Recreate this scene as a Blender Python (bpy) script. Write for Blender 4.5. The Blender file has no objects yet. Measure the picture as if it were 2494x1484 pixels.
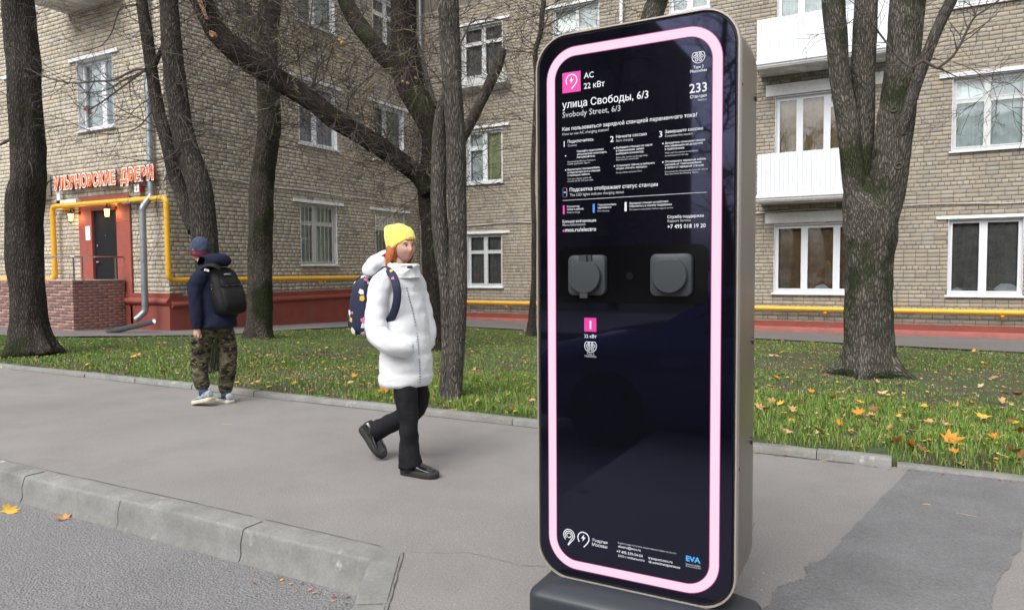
import bpy, bmesh, math, random
import numpy as np
from mathutils import Vector, Matrix, noise
random.seed(7); NR = np.random.default_rng(7)
S = bpy.context.scene
COL = S.collection
PI = math.pi

# ------------------------------------------------------------------ camera (world: +x along the kerb, +y towards the houses)
EYE = Vector((0, 0, 1.35))
_p, _r, _y = -0.04953646, -0.00726848, -0.49807714
_c, _s = math.cos(_p), math.sin(_p)
_F = Vector((0, _c, _s)); _U = Vector((0, -_s, _c)); _X = Vector((1, 0, 0))
_cr, _sr = math.cos(_r), math.sin(_r)
_X, _U = _cr * _X + _sr * _U, -_sr * _X + _cr * _U
_rot = Matrix.Rotation(-_y, 3, 'Z')
CX, CU, CF = _rot @ _X, _rot @ _U, _rot @ _F
cam_d = bpy.data.cameras.new('camera'); cam = bpy.data.objects.new('camera', cam_d); COL.objects.link(cam)
m = Matrix.Identity(4)
for i in range(3):
    m[i][0], m[i][1], m[i][2], m[i][3] = CX[i], CU[i], -CF[i], EYE[i]
cam.matrix_world = m
cam_d.sensor_width = 36; cam_d.lens = 708.556 / 1024 * 36; cam_d.clip_end = 1500; cam_d.clip_start = .05
S.camera = cam
# ------------------------------------------------------------------ sky and sun (overcast)
W = bpy.data.worlds.new('World'); S.world = W; W.use_nodes = True
nt = W.node_tree; nt.nodes.clear()
sky = nt.nodes.new('ShaderNodeTexSky'); sky.sky_type = 'NISHITA'; sky.sun_disc = False
SUN_E, SUN_R = math.radians(50), math.radians(185)
sky.sun_elevation = SUN_E; sky.sun_rotation = SUN_R; sky.air_density = 1.0; sky.dust_density = 6.0; sky.ozone_density = 1.0
hs = nt.nodes.new('ShaderNodeHueSaturation'); hs.inputs['Saturation'].default_value = .22
bg = nt.nodes.new('ShaderNodeBackground'); bg.inputs['Strength'].default_value = .15
wo = nt.nodes.new('ShaderNodeOutputWorld')
nt.links.new(sky.outputs[0], hs.inputs['Color']); nt.links.new(hs.outputs[0], bg.inputs[0]); nt.links.new(bg.outputs[0], wo.inputs[0])
sd = bpy.data.lights.new('sun', 'SUN'); sd.energy = .7; sd.angle = math.radians(48); sd.color = (1, .97, .93)
so = bpy.data.objects.new('sun', sd); COL.objects.link(so)
_d = Vector((math.sin(SUN_R) * math.cos(SUN_E), math.cos(SUN_R) * math.cos(SUN_E), math.sin(SUN_E)))
so.rotation_euler = _d.to_track_quat('Z', 'Y').to_euler(); so.location = (0, -10, 30)
S.view_settings.view_transform = 'Standard'; S.view_settings.look = 'None'
S.view_settings.exposure = .75; S.view_settings.gamma = 1

# ------------------------------------------------------------------ helpers
K = 2493 / 1024
def ray(px, py):
    return CF + CX * ((px / K - 512) / 708.556) - CU * ((py / K - 304.75) / 708.556)
def at(px, py, v):
    'point of the plane y = v that the photograph shows at this place'
    d = ray(px, py); return EYE + d * (v / d.y)
def atx(px, py, u):
    d = ray(px, py); return EYE + d * (u / d.x)
def mpp(p):
    'metres per photograph unit at a point'
    return (Vector(p) - EYE).dot(CF) / 1725.05
def cl(t, a=0., b=1.): return max(a, min(b, t))
def height(u, v):
    if v < 5.46: return 0.
    return .05 - .45 * cl((v - 6) / 14.4) + .07 * cl((-8 - u) / 5) * cl((v - 5.55) / 2)
def onground(px, py):
    d = ray(px, py); z = 0.
    for i in range(60):
        P = EYE + d * ((z - EYE.z) / d.z); z = .5 * z + .5 * height(P.x, P.y)
    return P
def lin(h):
    h = h.lstrip('#'); o = []
    for i in (0, 2, 4):
        c = int(h[i:i+2], 16) / 255; o.append(c / 12.92 if c <= .04045 else ((c + .055) / 1.055) ** 2.4)
    return tuple(o)

MATS = {}
def mat(name, col=(.5, .5, .5), rough=.7, metal=0., spec=.5, coat=0., var=None, bump=None, attr=None, col2=None, sheen=0., emit=None, coords='Object', stain=None):
    '''var=(scale, amount[, detail]) tone noise; bump=[(kind, scale, strength, dist)]; col2=(colour, scale, lo, hi) second colour by noise; stain = like col2, larger'''
    if name in MATS: return MATS[name]
    M = bpy.data.materials.new(name); M.use_nodes = True; MATS[name] = M
    t = M.node_tree; N = t.nodes; L = t.links; b = N['Principled BSDF']
    b.inputs['Roughness'].default_value = rough; b.inputs['Metallic'].default_value = metal
    b.inputs['Specular IOR Level'].default_value = spec; b.inputs['Coat Weight'].default_value = coat
    if sheen: b.inputs['Sheen Weight'].default_value = sheen
    tc = N.new('ShaderNodeTexCoord').outputs[coords]
    if attr and attr.startswith('vec:'):
        a = N.new('ShaderNodeAttribute'); a.attribute_name = attr[4:]; tc = a.outputs['Vector']; attr = None
    c = None
    if attr:
        a = N.new('ShaderNodeAttribute'); a.attribute_name = attr; c = a.outputs['Color']
    else:
        r = N.new('ShaderNodeRGB'); r.outputs[0].default_value = (*col, 1); c = r.outputs[0]
    def nz(scale, detail=6, rg=.6, vec=None):
        n = N.new('ShaderNodeTexNoise'); n.inputs['Scale'].default_value = scale; n.inputs['Detail'].default_value = detail; n.inputs['Roughness'].default_value = rg
        L.new(vec or tc, n.inputs['Vector']); return n.outputs['Fac']
    for cc in (col2, stain):
        if not cc: continue
        k, sc, lo, hi = cc[:4]
        mr = N.new('ShaderNodeMapRange'); mr.inputs['From Min'].default_value = lo; mr.inputs['From Max'].default_value = hi
        L.new(nz(sc), mr.inputs['Value'])
        mx = N.new('ShaderNodeMix'); mx.data_type = 'RGBA'; L.new(mr.outputs[0], mx.inputs[0]); L.new(c, mx.inputs[6]); mx.inputs[7].default_value = (*k, 1); c = mx.outputs[2]
    if var:
        vs = var if isinstance(var, list) else [var]
        for q in vs:
            mr = N.new('ShaderNodeMapRange'); mr.inputs['From Min'].default_value = .3; mr.inputs['From Max'].default_value = .7
            mr.inputs['To Min'].default_value = 1 - q[1]; mr.inputs['To Max'].default_value = 1 + q[1]; mr.clamp = False
            L.new(nz(q[0], q[2] if len(q) > 2 else 5), mr.inputs['Value'])
            mx = N.new('ShaderNodeVectorMath'); mx.operation = 'SCALE'; L.new(c, mx.inputs[0]); L.new(mr.outputs[0], mx.inputs['Scale']); c = mx.outputs[0]
    L.new(c, b.inputs['Base Color'])
    prev = None
    for q in (bump or []):
        kind, sc, st, di = q
        if kind == 'noise': h = nz(sc, 8, .65)
        elif kind == 'vor':
            n = N.new('ShaderNodeTexVoronoi'); n.inputs['Scale'].default_value = sc; L.new(tc, n.inputs['Vector']); h = n.outputs['Distance']
        elif kind == 'ridge':   # long in the third coordinate
            mp = N.new('ShaderNodeMapping'); mp.inputs['Scale'].default_value = (1, 1, .16); L.new(tc, mp.inputs['Vector'])
            n = N.new('ShaderNodeTexVoronoi'); n.feature = 'DISTANCE_TO_EDGE'; n.inputs['Scale'].default_value = sc
            w = N.new('ShaderNodeTexNoise'); w.inputs['Scale'].default_value = sc * .4; L.new(mp.outputs[0], w.inputs['Vector'])
            ad = N.new('ShaderNodeVectorMath'); ad.operation = 'MULTIPLY_ADD'; L.new(w.outputs['Color'], ad.inputs[0]); ad.inputs[1].default_value = (.12, .12, .12); L.new(mp.outputs[0], ad.inputs[2])
            L.new(ad.outputs[0], n.inputs['Vector']); h = n.outputs['Distance']
        elif kind == 'weave':
            n = N.new('ShaderNodeTexWave'); n.inputs['Scale'].default_value = sc; n.inputs['Distortion'].default_value = 1; L.new(tc, n.inputs['Vector']); h = n.outputs['Fac']
        bp = N.new('ShaderNodeBump'); bp.inputs['Strength'].default_value = st; bp.inputs['Distance'].default_value = di
        L.new(h, bp.inputs['Height'])
        if prev: L.new(prev, bp.inputs['Normal'])
        prev = bp.outputs[0]
    if prev: L.new(prev, b.inputs['Normal'])
    if emit:
        b.inputs['Emission Color'].default_value = (*emit[0], 1); b.inputs['Emission Strength'].default_value = emit[1]
    M['_tc'] = 1
    return M

def props(o, label=None, cat=None, group=None, kind=None):
    if label: o['label'] = label
    if cat: o['category'] = cat
    if group: o['group'] = group
    if kind: o['kind'] = kind
    return o
def link(name, me, parent=None, mat=None, matrix=None, **kw):
    o = bpy.data.objects.new(name, me); COL.objects.link(o)
    if mat is not None and me is not None:
        for x in (mat if isinstance(mat, (list, tuple)) else [mat]):
            me.materials.append(x)
    if parent is not None: o.parent = parent
    if matrix is not None: o.matrix_local = matrix
    return props(o, **kw)
def empty(name, loc=(0, 0, 0), **kw):
    o = bpy.data.objects.new(name, None); COL.objects.link(o); o.location = loc; o.empty_display_size = .1
    return props(o, **kw)

class MB:
    def __init__(s): s.v = []; s.f = []; s.m = []; s.mi = 0
    def add(s, vs, fs):
        n = len(s.v); s.v += [tuple(x) for x in vs]; s.f += [tuple(i + n for i in f) for f in fs]; s.m += [s.mi] * len(fs); return s
    def box(s, x0, y0, z0, x1, y1, z1):
        return s.add([(x0, y0, z0), (x1, y0, z0), (x1, y1, z0), (x0, y1, z0), (x0, y0, z1), (x1, y0, z1), (x1, y1, z1), (x0, y1, z1)],
                     [(0, 3, 2, 1), (4, 5, 6, 7), (0, 1, 5, 4), (1, 2, 6, 5), (2, 3, 7, 6), (3, 0, 4, 7)])
    def loft(s, rings, cap0=True, cap1=True):
        n = len(rings[0]); vs = [p for r in rings for p in r]; fs = []
        for i in range(len(rings) - 1):
            for j in range(n):
                k = (j + 1) % n; fs.append((i*n + j, i*n + k, (i+1)*n + k, (i+1)*n + j))
        if cap0: fs.append(tuple(range(n - 1, -1, -1)))
        if cap1: fs.append(tuple((len(rings) - 1) * n + j for j in range(n)))
        return s.add(vs, fs)
    def tube(s, pts, rad, n=8, cap=True):
        pts = [Vector(p) for p in pts]
        if not hasattr(rad, '__len__'): rad = [rad] * len(pts)
        up = Vector((.31, .2, .93)); rings = []; prev = None
        for i, p in enumerate(pts):
            a = pts[max(0, i - 1)]; b = pts[min(len(pts) - 1, i + 1)]; d = (b - a)
            if d.length < 1e-9: d = Vector((0, 0, 1))
            d.normalize()
            if prev is None:
                x = d.orthogonal().normalized()
            else:
                x = (prev - d * prev.dot(d)).normalized()
            prev = x; y = d.cross(x)
            rings.append([p + (x * math.cos(2*PI*k/n) + y * math.sin(2*PI*k/n)) * rad[i] for k in range(n)])
        return s.loft(rings, cap, cap)
    def mesh(s, name, smooth=False, fix=True, bevel=0, weld=False):
        me = bpy.data.meshes.new(name); me.from_pydata(s.v, [], s.f)
        if any(s.m): me.polygons.foreach_set('material_index', s.m)
        if fix or bevel:
            bm = bmesh.new(); bm.from_mesh(me)
            if weld: bmesh.ops.remove_doubles(bm, verts=bm.verts, dist=1e-5)
            if fix: bmesh.ops.recalc_face_normals(bm, faces=bm.faces)
            if bevel: bmesh.ops.bevel(bm, geom=[e for e in bm.edges if len(e.link_faces) == 2 and e.calc_face_angle(0) > .5], offset=bevel, segments=2, affect='EDGES', profile=.7)
            bm.to_mesh(me); bm.free()
        if smooth:
            for p in me.polygons: p.use_smooth = True
        return me
    def build(s, name, mat, parent=None, smooth=False, bevel=0, matrix=None, sharp=None, **kw):
        me = s.mesh(name, smooth, bevel=bevel)
        if sharp is not None: me.set_sharp_from_angle(angle=math.radians(sharp))
        return link(name, me, parent, mat, matrix, **kw)

def spline(P, step):
    'Catmull-Rom through (x,y,z,r) tuples'
    P = [np.array(p, float) for p in P]; out = []
    for i in range(len(P) - 1):
        a = P[max(0, i-1)]; b = P[i]; c = P[i+1]; d = P[min(len(P)-1, i+2)]
        n = max(1, int(np.linalg.norm((c-b)[:3]) / step))
        for k in range(n):
            t = k / n; out.append(.5 * ((2*b) + (c-a)*t + (2*a-5*b+4*c-d)*t*t + (3*b-3*c+d-a)*t**3))
    out.append(P[-1]); return out
def rrect(w, h, r, n=8, cx=0., cz=0.):
    'rounded rectangle in the x-z plane, counter-clockwise'
    o = []
    for (sx, sz, a0) in ((1, 1, 0), (-1, 1, 90), (-1, -1, 180), (1, -1, 270)):
        for k in range(n + 1):
            a = math.radians(a0 + 90 * k / n); o.append((cx + sx * (w/2 - r) + r * math.cos(a), cz + sz * (h/2 - r) + r * math.sin(a)))
    return o
def npmesh(name, V, F, colr=None, smooth=False):
    'V (n,3), F (m,k) arrays'
    me = bpy.data.meshes.new(name); V = np.asarray(V, np.float32); F = np.asarray(F, np.int32); k = F.shape[1]
    me.vertices.add(len(V)); me.vertices.foreach_set('co', V.ravel())
    me.loops.add(F.size); me.loops.foreach_set('vertex_index', F.ravel())
    me.polygons.add(len(F)); me.polygons.foreach_set('loop_start', np.arange(0, F.size, k, dtype=np.int32))
    me.polygons.foreach_set('loop_total', np.full(len(F), k, np.int32))
    if smooth: me.polygons.foreach_set('use_smooth', np.ones(len(F), bool))
    me.update(calc_edges=True)
    if colr is not None:
        a = me.color_attributes.new('col', 'FLOAT_COLOR', 'POINT')
        c = np.ones((len(V), 4), np.float32); c[:, :3] = colr; a.data.foreach_set('color', c.ravel())
    return me
_tc = {}
def text_mesh(s, bold=0., extrude=0., res=3):
    key = (s, bold, extrude, res)
    if key in _tc: return _tc[key]
    cu = bpy.data.curves.new('t', 'FONT'); cu.body = s; cu.size = 1; cu.offset = bold; cu.extrude = extrude; cu.resolution_u = res
    o = bpy.data.objects.new('t', cu); COL.objects.link(o)
    dg = bpy.context.evaluated_depsgraph_get(); me = bpy.data.meshes.new_from_object(o.evaluated_get(dg))
    bpy.data.objects.remove(o); bpy.data.curves.remove(cu)
    n = len(me.vertices); co = np.zeros(n * 3, np.float32); me.vertices.foreach_get('co', co); co = co.reshape(-1, 3)
    _tc[key] = (me, co); return me, co
def text_on(s, x0, x1, z, y, name, mat, parent, bold=0., cap=None, zs=1.0, res=2, d=1):
    'flat lettering in a plane facing -y, spanning x0..x1 on baseline z'
    me, co = text_mesh(s, bold, 0, res); me = me.copy()
    mn, mxx = co[:, 0].min(), co[:, 0].max(); sc = (x1 - x0) / (mxx - mn)
    sz = (cap / .73) if cap else sc * zs
    if cap and len(s) == 1: x0 = (x0+x1)/2 - (mxx-mn)*sz*.5; sc = sz
    c2 = np.empty_like(co); c2[:, 0] = x0 + (co[:, 0] - mn) * sc; c2[:, 1] = y; c2[:, 2] = z + co[:, 1] * sz
    me.vertices.foreach_set('co', c2.ravel()); me.update(); me.materials.clear()
    return link(name, me, parent, mat)
# ------------------------------------------------------------------ materials
M_asph = mat('pavement asphalt', (.204, .194, .186), .85, var=[(110, .22, 3), (2.2, .09), (.5, .07)], bump=[('noise', 90, .5, .005), ('noise', 8, .25, .012)], col2=((.40, .38, .36), 130, .635, .68), stain=((.15, .14, .135), 1.1, .54, .85))
M_road = mat('road asphalt', (.178, .177, .180), .85, var=[(95, .34, 3), (1.2, .10)], bump=[('vor', 85, 1, .007), ('noise', 140, .6, .004)], col2=((.28, .27, .26), 110, .62, .70))
M_patch = mat('dark asphalt patch', (.142, .142, .146), .8, var=[(90, .25, 3), (2.5, .16), (.8, .1)], bump=[('vor', 60, .6, .006), ('noise', 100, .5, .005)], col2=((.24, .24, .25), 120, .64, .70))
M_apron = mat('apron asphalt', (.13, .122, .12), .9, var=[(30, .15), (1, .12)], bump=[('noise', 40, .4, .01)])
M_kerb = mat('kerb concrete', (.200, .202, .192), .85, var=[(60, .12, 4), (6, .16), (.9, .10)], bump=[('noise', 90, .45, .004), ('noise', 9, .35, .012)], col2=((.36, .36, .34), 7, .62, .70), stain=((.13, .135, .125), 2.5, .55, .8))
M_kerb2 = mat('old kerb concrete', (.19, .187, .172), .9, var=[(50, .15, 4), (5, .16)], bump=[('noise', 70, .4, .005)])
M_soil = mat('soil', (.070, .056, .036), .95, var=[(30, .3), (2, .2)], bump=[('noise', 40, 1, .03)], col2=((.055, .085, .022), 2.2, .42, .58))
M_far = mat('far ground', (.12, .12, .11), .9, var=[(.2, .1)])
M_grass = mat('grass blades', attr='col', rough=.6, spec=.25)
M_leaf = mat('fallen leaf', attr='col', rough=.7, var=[(60, .2)], spec=.25)
M_mortar = mat('mortar', (.165, .148, .127), .95, var=[(50, .15), (1.2, .12)], bump=[('noise', 60, .5, .01)])
M_brick = mat('silicate brick', attr='col', rough=.9, stain=((.20, .18, .145), .9, .56, .95), var=[(45, .08, 4), (.8, .13), (4, .07)], bump=[('noise', 55, .35, .006), ('noise', 14, .2, .008)], spec=.25)
M_plinth = mat('red plinth paint', (.235, .052, .036), .75, var=[(3, .12), (25, .08)], bump=[('noise', 12, .3, .015)], stain=((.20, .065, .05), 1.5, .5, .7))
M_plinth2 = mat('faded plinth paint', (.27, .09, .075), .8, var=[(4, .14), (25, .08)], bump=[('noise', 12, .3, .012)])
M_portal = mat('portal paint', (.27, .066, .05), .7, var=[(3, .12), (20, .08)], bump=[('noise', 14, .3, .012)])
M_white = mat('white plastic frame', (.64, .66, .69), .35, var=[(6, .03)])
M_wpaint = mat('whitewash', (.66, .67, .68), .8, var=[(14, .08), (2, .07)], bump=[('noise', 30, .4, .01)], col2=((.34, .32, .30), 9, .68, .74))
M_gframe = mat('grey weathered frame', (.50, .52, .52), .6, var=[(12, .12)], bump=[('noise', 40, .2, .004)])
M_slab = mat('plaster slab', (.45, .44, .42), .85, var=[(6, .12), (30, .08)], bump=[('noise', 25, .4, .012)], col2=((.62, .62, .62), 3, .5, .62))
M_slat = mat('white metal slat', (.66, .69, .73), .4, var=[(2, .04)])
M_yellow = mat('yellow gas paint', (.70, .37, .022), .42, var=[(8, .06)], bump=[('noise', 60, .12, .002)])
M_galv = mat('galvanised steel', (.27, .295, .32), .42, metal=.6, var=[(20, .12), (2, .1)])
M_chrome = mat('stainless rail', (.55, .54, .53), .2, metal=1.)
M_door = mat('black door', (.008, .009, .012), .6, spec=.2, bump=[('noise', 200, .1, .002)])
M_dark = mat('dark void', (.012, .012, .013), .8)
M_iron = mat('rust cream grille', (.42, .39, .31), .7, var=[(30, .3)])
M_glassg = mat('curtain green', (.30, .42, .40), .8, var=[(3, .18)])
M_cwhite = mat('lace curtain', (.68, .76, .76), .9, var=[(5, .22)])
M_cgrey = mat('dark room grey', (.16, .17, .165), .9, var=[(5, .35)])  # grey sheet colour stands in for the darkness of unlit rooms
M_cbrown = mat('brown curtain', (.20, .13, .075), .9, var=[(4, .35)])
M_cblue = mat('blue curtain', (.26, .31, .44), .9, var=[(5, .4)], col2=((.45, .42, .2), 6, .58, .62))
M_cdark = mat('dark lace curtain', (.17, .17, .165), .9, var=[(60, .5), (4, .3)])
M_clime = mat('lime curtain', (.46, .48, .27), .9, var=[(4, .3)])
M_cwood = mat('warm drapes', (.34, .25, .15), .9, var=[(3, .35)])
M_porch = mat('stamped porch render', attr='col', rough=.8, var=[(30, .15), (2, .12)], bump=[('noise', 30, .4, .008)])
M_pmort = mat('porch mortar', (.42, .32, .29), .85, var=[(3, .15)])
M_pmort2 = mat('pale porch mortar', (.52, .42, .38), .85, var=[(3, .15)])
def glass(name, tint=(.95, .98, .98), k=2.6, rough=.02):
    M = bpy.data.materials.new(name); M.use_nodes = True; t = M.node_tree; N = t.nodes; L = t.links; N.clear()
    o = N.new('ShaderNodeOutputMaterial'); mx = N.new('ShaderNodeMixShader'); tr = N.new('ShaderNodeBsdfTransparent'); gl = N.new('ShaderNodeBsdfGlossy')
    fr = N.new('ShaderNodeFresnel'); fr.inputs[0].default_value = 1.5; ml = N.new('ShaderNodeMath'); ml.operation = 'MULTIPLY'; ml.inputs[1].default_value = k; ml.use_clamp = True
    n = N.new('ShaderNodeTexNoise'); n.inputs['Scale'].default_value = 1.3; bp = N.new('ShaderNodeBump'); bp.inputs['Strength'].default_value = .06; bp.inputs['Distance'].default_value = .05
    tc = N.new('ShaderNodeTexCoord'); L.new(tc.outputs['Object'], n.inputs['Vector']); L.new(n.outputs['Fac'], bp.inputs['Height']); L.new(bp.outputs[0], gl.inputs['Normal'])
    tr.inputs[0].default_value = (*tint, 1); gl.inputs['Roughness'].default_value = rough; gl.inputs['Color'].default_value = (.95, .97, 1, 1)
    L.new(fr.outputs[0], ml.inputs[0]); L.new(ml.outputs[0], mx.inputs[0]); L.new(tr.outputs[0], mx.inputs[1]); L.new(gl.outputs[0], mx.inputs[2]); L.new(mx.outputs[0], o.inputs[0])
    return M
M_glass = glass('window glass')
def bark(name, dark, light, moss=.0, ridge=14, mscale=1.6):
    M = bpy.data.materials.new(name); M.use_nodes = True; t = M.node_tree; N = t.nodes; L = t.links; b = N['Principled BSDF']
    b.inputs['Roughness'].default_value = .95; b.inputs['Specular IOR Level'].default_value = .2
    a = N.new('ShaderNodeAttribute'); a.attribute_name = 'bark'; tc = a.outputs['Vector']
    mp = N.new('ShaderNodeMapping'); mp.inputs['Scale'].default_value = (1, 1, .2); L.new(tc, mp.inputs['Vector'])
    w = N.new('ShaderNodeTexNoise'); w.inputs['Scale'].default_value = 7; w.inputs['Detail'].default_value = 4; L.new(mp.outputs[0], w.inputs['Vector'])
    ad = N.new('ShaderNodeVectorMath'); ad.operation = 'MULTIPLY_ADD'; L.new(w.outputs['Color'], ad.inputs[0]); ad.inputs[1].default_value = (.09, .09, .09); L.new(mp.outputs[0], ad.inputs[2])
    v = N.new('ShaderNodeTexVoronoi'); v.feature = 'DISTANCE_TO_EDGE'; v.inputs['Scale'].default_value = ridge; L.new(ad.outputs[0], v.inputs['Vector'])
    n2 = N.new('ShaderNodeTexNoise'); n2.inputs['Scale'].default_value = 60; n2.inputs['Detail'].default_value = 6; L.new(tc, n2.inputs['Vector'])
    n3 = N.new('ShaderNodeTexNoise'); n3.inputs['Scale'].default_value = 2.2; n3.inputs['Detail'].default_value = 5; L.new(tc, n3.inputs['Vector'])
    mr = N.new('ShaderNodeMapRange'); mr.inputs['From Max'].default_value = .3; L.new(v.outputs['Distance'], mr.inputs['Value'])
    cm = N.new('ShaderNodeMix'); cm.data_type = 'RGBA'; cm.inputs[6].default_value = (*dark, 1); cm.inputs[7].default_value = (*light, 1); L.new(mr.outputs[0], cm.inputs[0]); c = cm.outputs[2]
    for src, lo, hi, am in ((n2, .3, .7, .3), (n3, .3, .7, .28)):
        q = N.new('ShaderNodeMapRange'); q.inputs['From Min'].default_value = lo; q.inputs['From Max'].default_value = hi; q.inputs['To Min'].default_value = 1-am; q.inputs['To Max'].default_value = 1+am
        L.new(src.outputs['Fac'], q.inputs['Value']); s = N.new('ShaderNodeVectorMath'); s.operation = 'SCALE'; L.new(c, s.inputs[0]); L.new(q.outputs[0], s.inputs['Scale']); c = s.outputs[0]
    if moss > 0:
        n4 = N.new('ShaderNodeTexNoise'); n4.inputs['Scale'].default_value = mscale; n4.inputs['Detail'].default_value = 7; L.new(tc, n4.inputs['Vector'])
        q = N.new('ShaderNodeMapRange'); q.inputs['From Min'].default_value = .62 - moss * .2; q.inputs['From Max'].default_value = .68 - moss * .15; q.inputs['To Max'].default_value = .85; L.new(n4.outputs['Fac'], q.inputs['Value'])
        mm = N.new('ShaderNodeMix'); mm.data_type = 'RGBA'; L.new(q.outputs[0], mm.inputs[0]); L.new(c, mm.inputs[6]); mm.inputs[7].default_value = (.022, .03, .010, 1); c = mm.outputs[2]
    L.new(c, b.inputs['Base Color'])
    b1 = N.new('ShaderNodeBump'); b1.inputs['Strength'].default_value = 1; b1.inputs['Distance'].default_value = .011; L.new(mr.outputs[0], b1.inputs['Height'])
    b2 = N.new('ShaderNodeBump'); b2.inputs['Strength'].default_value = .6; b2.inputs['Distance'].default_value = .01; L.new(n2.outputs['Fac'], b2.inputs['Height']); L.new(b1.outputs[0], b2.inputs['Normal']); L.new(b2.outputs[0], b.inputs['Normal'])
    return M
B_dark = bark('wet dark bark', (.022, .019, .017), (.080, .069, .060), .15, 44)
B_black = bark('black wet bark', (.012, .009, .008), (.044, .034, .027), .3, 38)
B_brown = bark('brown bark', (.030, .025, .021), (.105, .09, .077), .0, 54)
B_grey = bark('grey linden bark', (.045, .039, .034), (.135, .124, .110), .0, 50)
B_moss = bark('mossy grey bark', (.035, .031, .024), (.150, .140, .120), .5, 44, 2.4)
B_mossy2 = bark('brown mossy bark', (.030, .025, .021), (.105, .094, .080), .3, 46)
M_twig = mat('twig bark', (.062, .048, .044), .85, var=[(3, .3)])
M_twigy = mat('young yellow twig', (.17, .16, .055), .8, var=[(5, .3)])
# ------------------------------------------------------------------ ground, road, pavement
def sheet(name, poly, z, mat, kind='structure', th=0):
    b = MB(); b.add([(x, y, z) for x, y in poly], [tuple(range(len(poly)))]); o = b.build(name, mat, kind=kind); return o
sheet('ground', [(-500, -500), (500, -500), (500, 500), (-500, 500)], -.62, M_far)
sheet('road', [(-60, -9), (60, -9), (60, 2.56), (-60, 2.56)], -.165, M_road)
def slab(name, x0, y0, x1, y1, z, mat, dz=.5, **kw):
    b = MB(); b.box(x0, y0, z - dz, x1, y1, z); return b.build(name, mat, **kw)
# pavement: the strip between the kerbs and the bay the charger stands on
b = MB()
P = [(-60, 2.665), (-2.085, 2.665), (-1.62, 1.90), (-1.62, -3), (60, -3), (60, 5.40), (-60, 5.40)]
b.add([(x, y, 0) for x, y in P] + [(x, y, -.4) for x, y in P], [tuple(range(7))] + [(i, (i+1) % 7, (i+1) % 7 + 7, i + 7) for i in range(7)])
pav = b.build('pavement', M_asph, kind='structure')
# dark strip of newer asphalt across the pavement, ragged at the edges
random.seed(3)
def ragged(p, q, n, amp):
    o = []
    for i in range(n):
        t = i / n; x = p[0] + (q[0]-p[0])*t; y = p[1] + (q[1]-p[1])*t
        o.append((x + (noise.noise(Vector((x*6, y*6, 1))) * amp * 1.6 + random.uniform(-amp, amp) * .35), y + noise.noise(Vector((y*7, x*5, 4))) * amp * .6))
    return o
Lp = ragged((.10, 5.40), (-.14, 4.2), 40, .006) + ragged((-.14, 4.2), (-.30, 3.45), 30, .012) + ragged((-.30, 3.45), (-.47, 2.85), 40, .03) + ragged((-.47, 2.85), (-.5, 1.6), 60, .02)
Rp = ragged((.36, 1.6), (.34, 3.29), 60, .014) + ragged((.34, 3.29), (.57, 4.24), 50, .014) + ragged((.57, 4.24), (.86, 5.40), 40, .012)
P = Lp + Rp
bm = bmesh.new(); vs = [bm.verts.new((x, y, .004)) for x, y in P]; es = [bm.edges.new((vs[i], vs[(i+1) % len(vs)])) for i in range(len(vs))]
bmesh.ops.triangle_fill(bm, edges=es, use_beauty=True); bmesh.ops.recalc_face_normals(bm, faces=bm.faces)
me = bpy.data.meshes.new('asphalt_patch'); bm.to_mesh(me); bm.free()
if me.polygons[0].normal.z < 0: me.flip_normals()
link('asphalt_patch', me, None, M_patch, kind='structure')
# crumbs of loose asphalt by the ragged edge and small chips on the pavement
b = MB(); random.seed(5)
for i in range(1100):
    if i < 60: x, y, r = random.gauss(-.52, .12), random.uniform(2.5, 3.25), random.uniform(.002, .008)
    else: x, y, r = random.uniform(-7, 1) if i < 700 else random.uniform(-2.2, .6), random.uniform(2.72, 5.3) if i < 700 else random.uniform(2.0, 3.4), random.uniform(.0015, .0038)
    if i >= 60 and y < 2.72 and x < -1.6: continue
    if abs(x + .8) < .45 and y < 2.9: continue
    k = random.uniform(0, 3); pts = [(x + r*math.cos(k+a)*random.uniform(.7, 1.3), y + r*math.sin(k+a)*random.uniform(.7, 1.3)) for a in (0, 1.3, 2.5, 3.8, 5)]
    b.add([(px, py, 0.0) for px, py in pts] + [(x, y, r*.7)], [(j, (j+1) % 5, 5) for j in range(5)])
b.build('grit', mat('grit', (.28, .27, .26), .9), kind='stuff', label='loose pale grit scattered over the pavement')

# hairline cracks in the pavement
def crack(px, w, seed, jt_=.0018):
    R = random.Random(seed); P = []
    for i in range(len(px)-1):
        for k in range(9):
            t = k/9; P.append((px[i][0] + (px[i+1][0]-px[i][0])*t + R.gauss(0, jt_), px[i][1] + (px[i+1][1]-px[i][1])*t + R.gauss(0, jt_)))
    V = []
    for i, q in enumerate(P):
        a = P[max(0, i-1)]; c = P[min(len(P)-1, i+1)]; d = Vector((c[0]-a[0], c[1]-a[1])).normalized(); ww = w*R.uniform(.4, 1.3)*.5; V += [(q[0]-d.y*ww, q[1]+d.x*ww, .0035), (q[0]+d.y*ww, q[1]-d.x*ww, .0035)]
    b = MB(); b.add(V, [(2*i, 2*i+1, 2*i+3, 2*i+2) for i in range(len(P)-1)]); b.build('pavement_crack', mat('crack dirt', (.055, .05, .046), .95), kind='structure')
crack([(-2.04, 2.69), (-1.75, 2.82), (-1.5, 2.80), (-1.28, 2.90)], .0022, 1, .007); crack([(-12, 2.69), (-8, 2.695), (-5.1, 2.69), (-3.6, 2.70), (-3.05, 2.695)], .005, 2); crack([(-2.055, 2.675), (-1.785, 2.23), (-1.60, 1.92)], .006, 9); crack([(-3.0, 2.69), (-2.1, 2.69)], .004, 3)
crack([(-.95, 3.1), (-.7, 3.5), (-.62, 3.9)], .002, 5, .007); crack([(-11, 5.352), (-6, 5.350), (-2, 5.352), (-.02, 5.350)], .012, 6)
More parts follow.
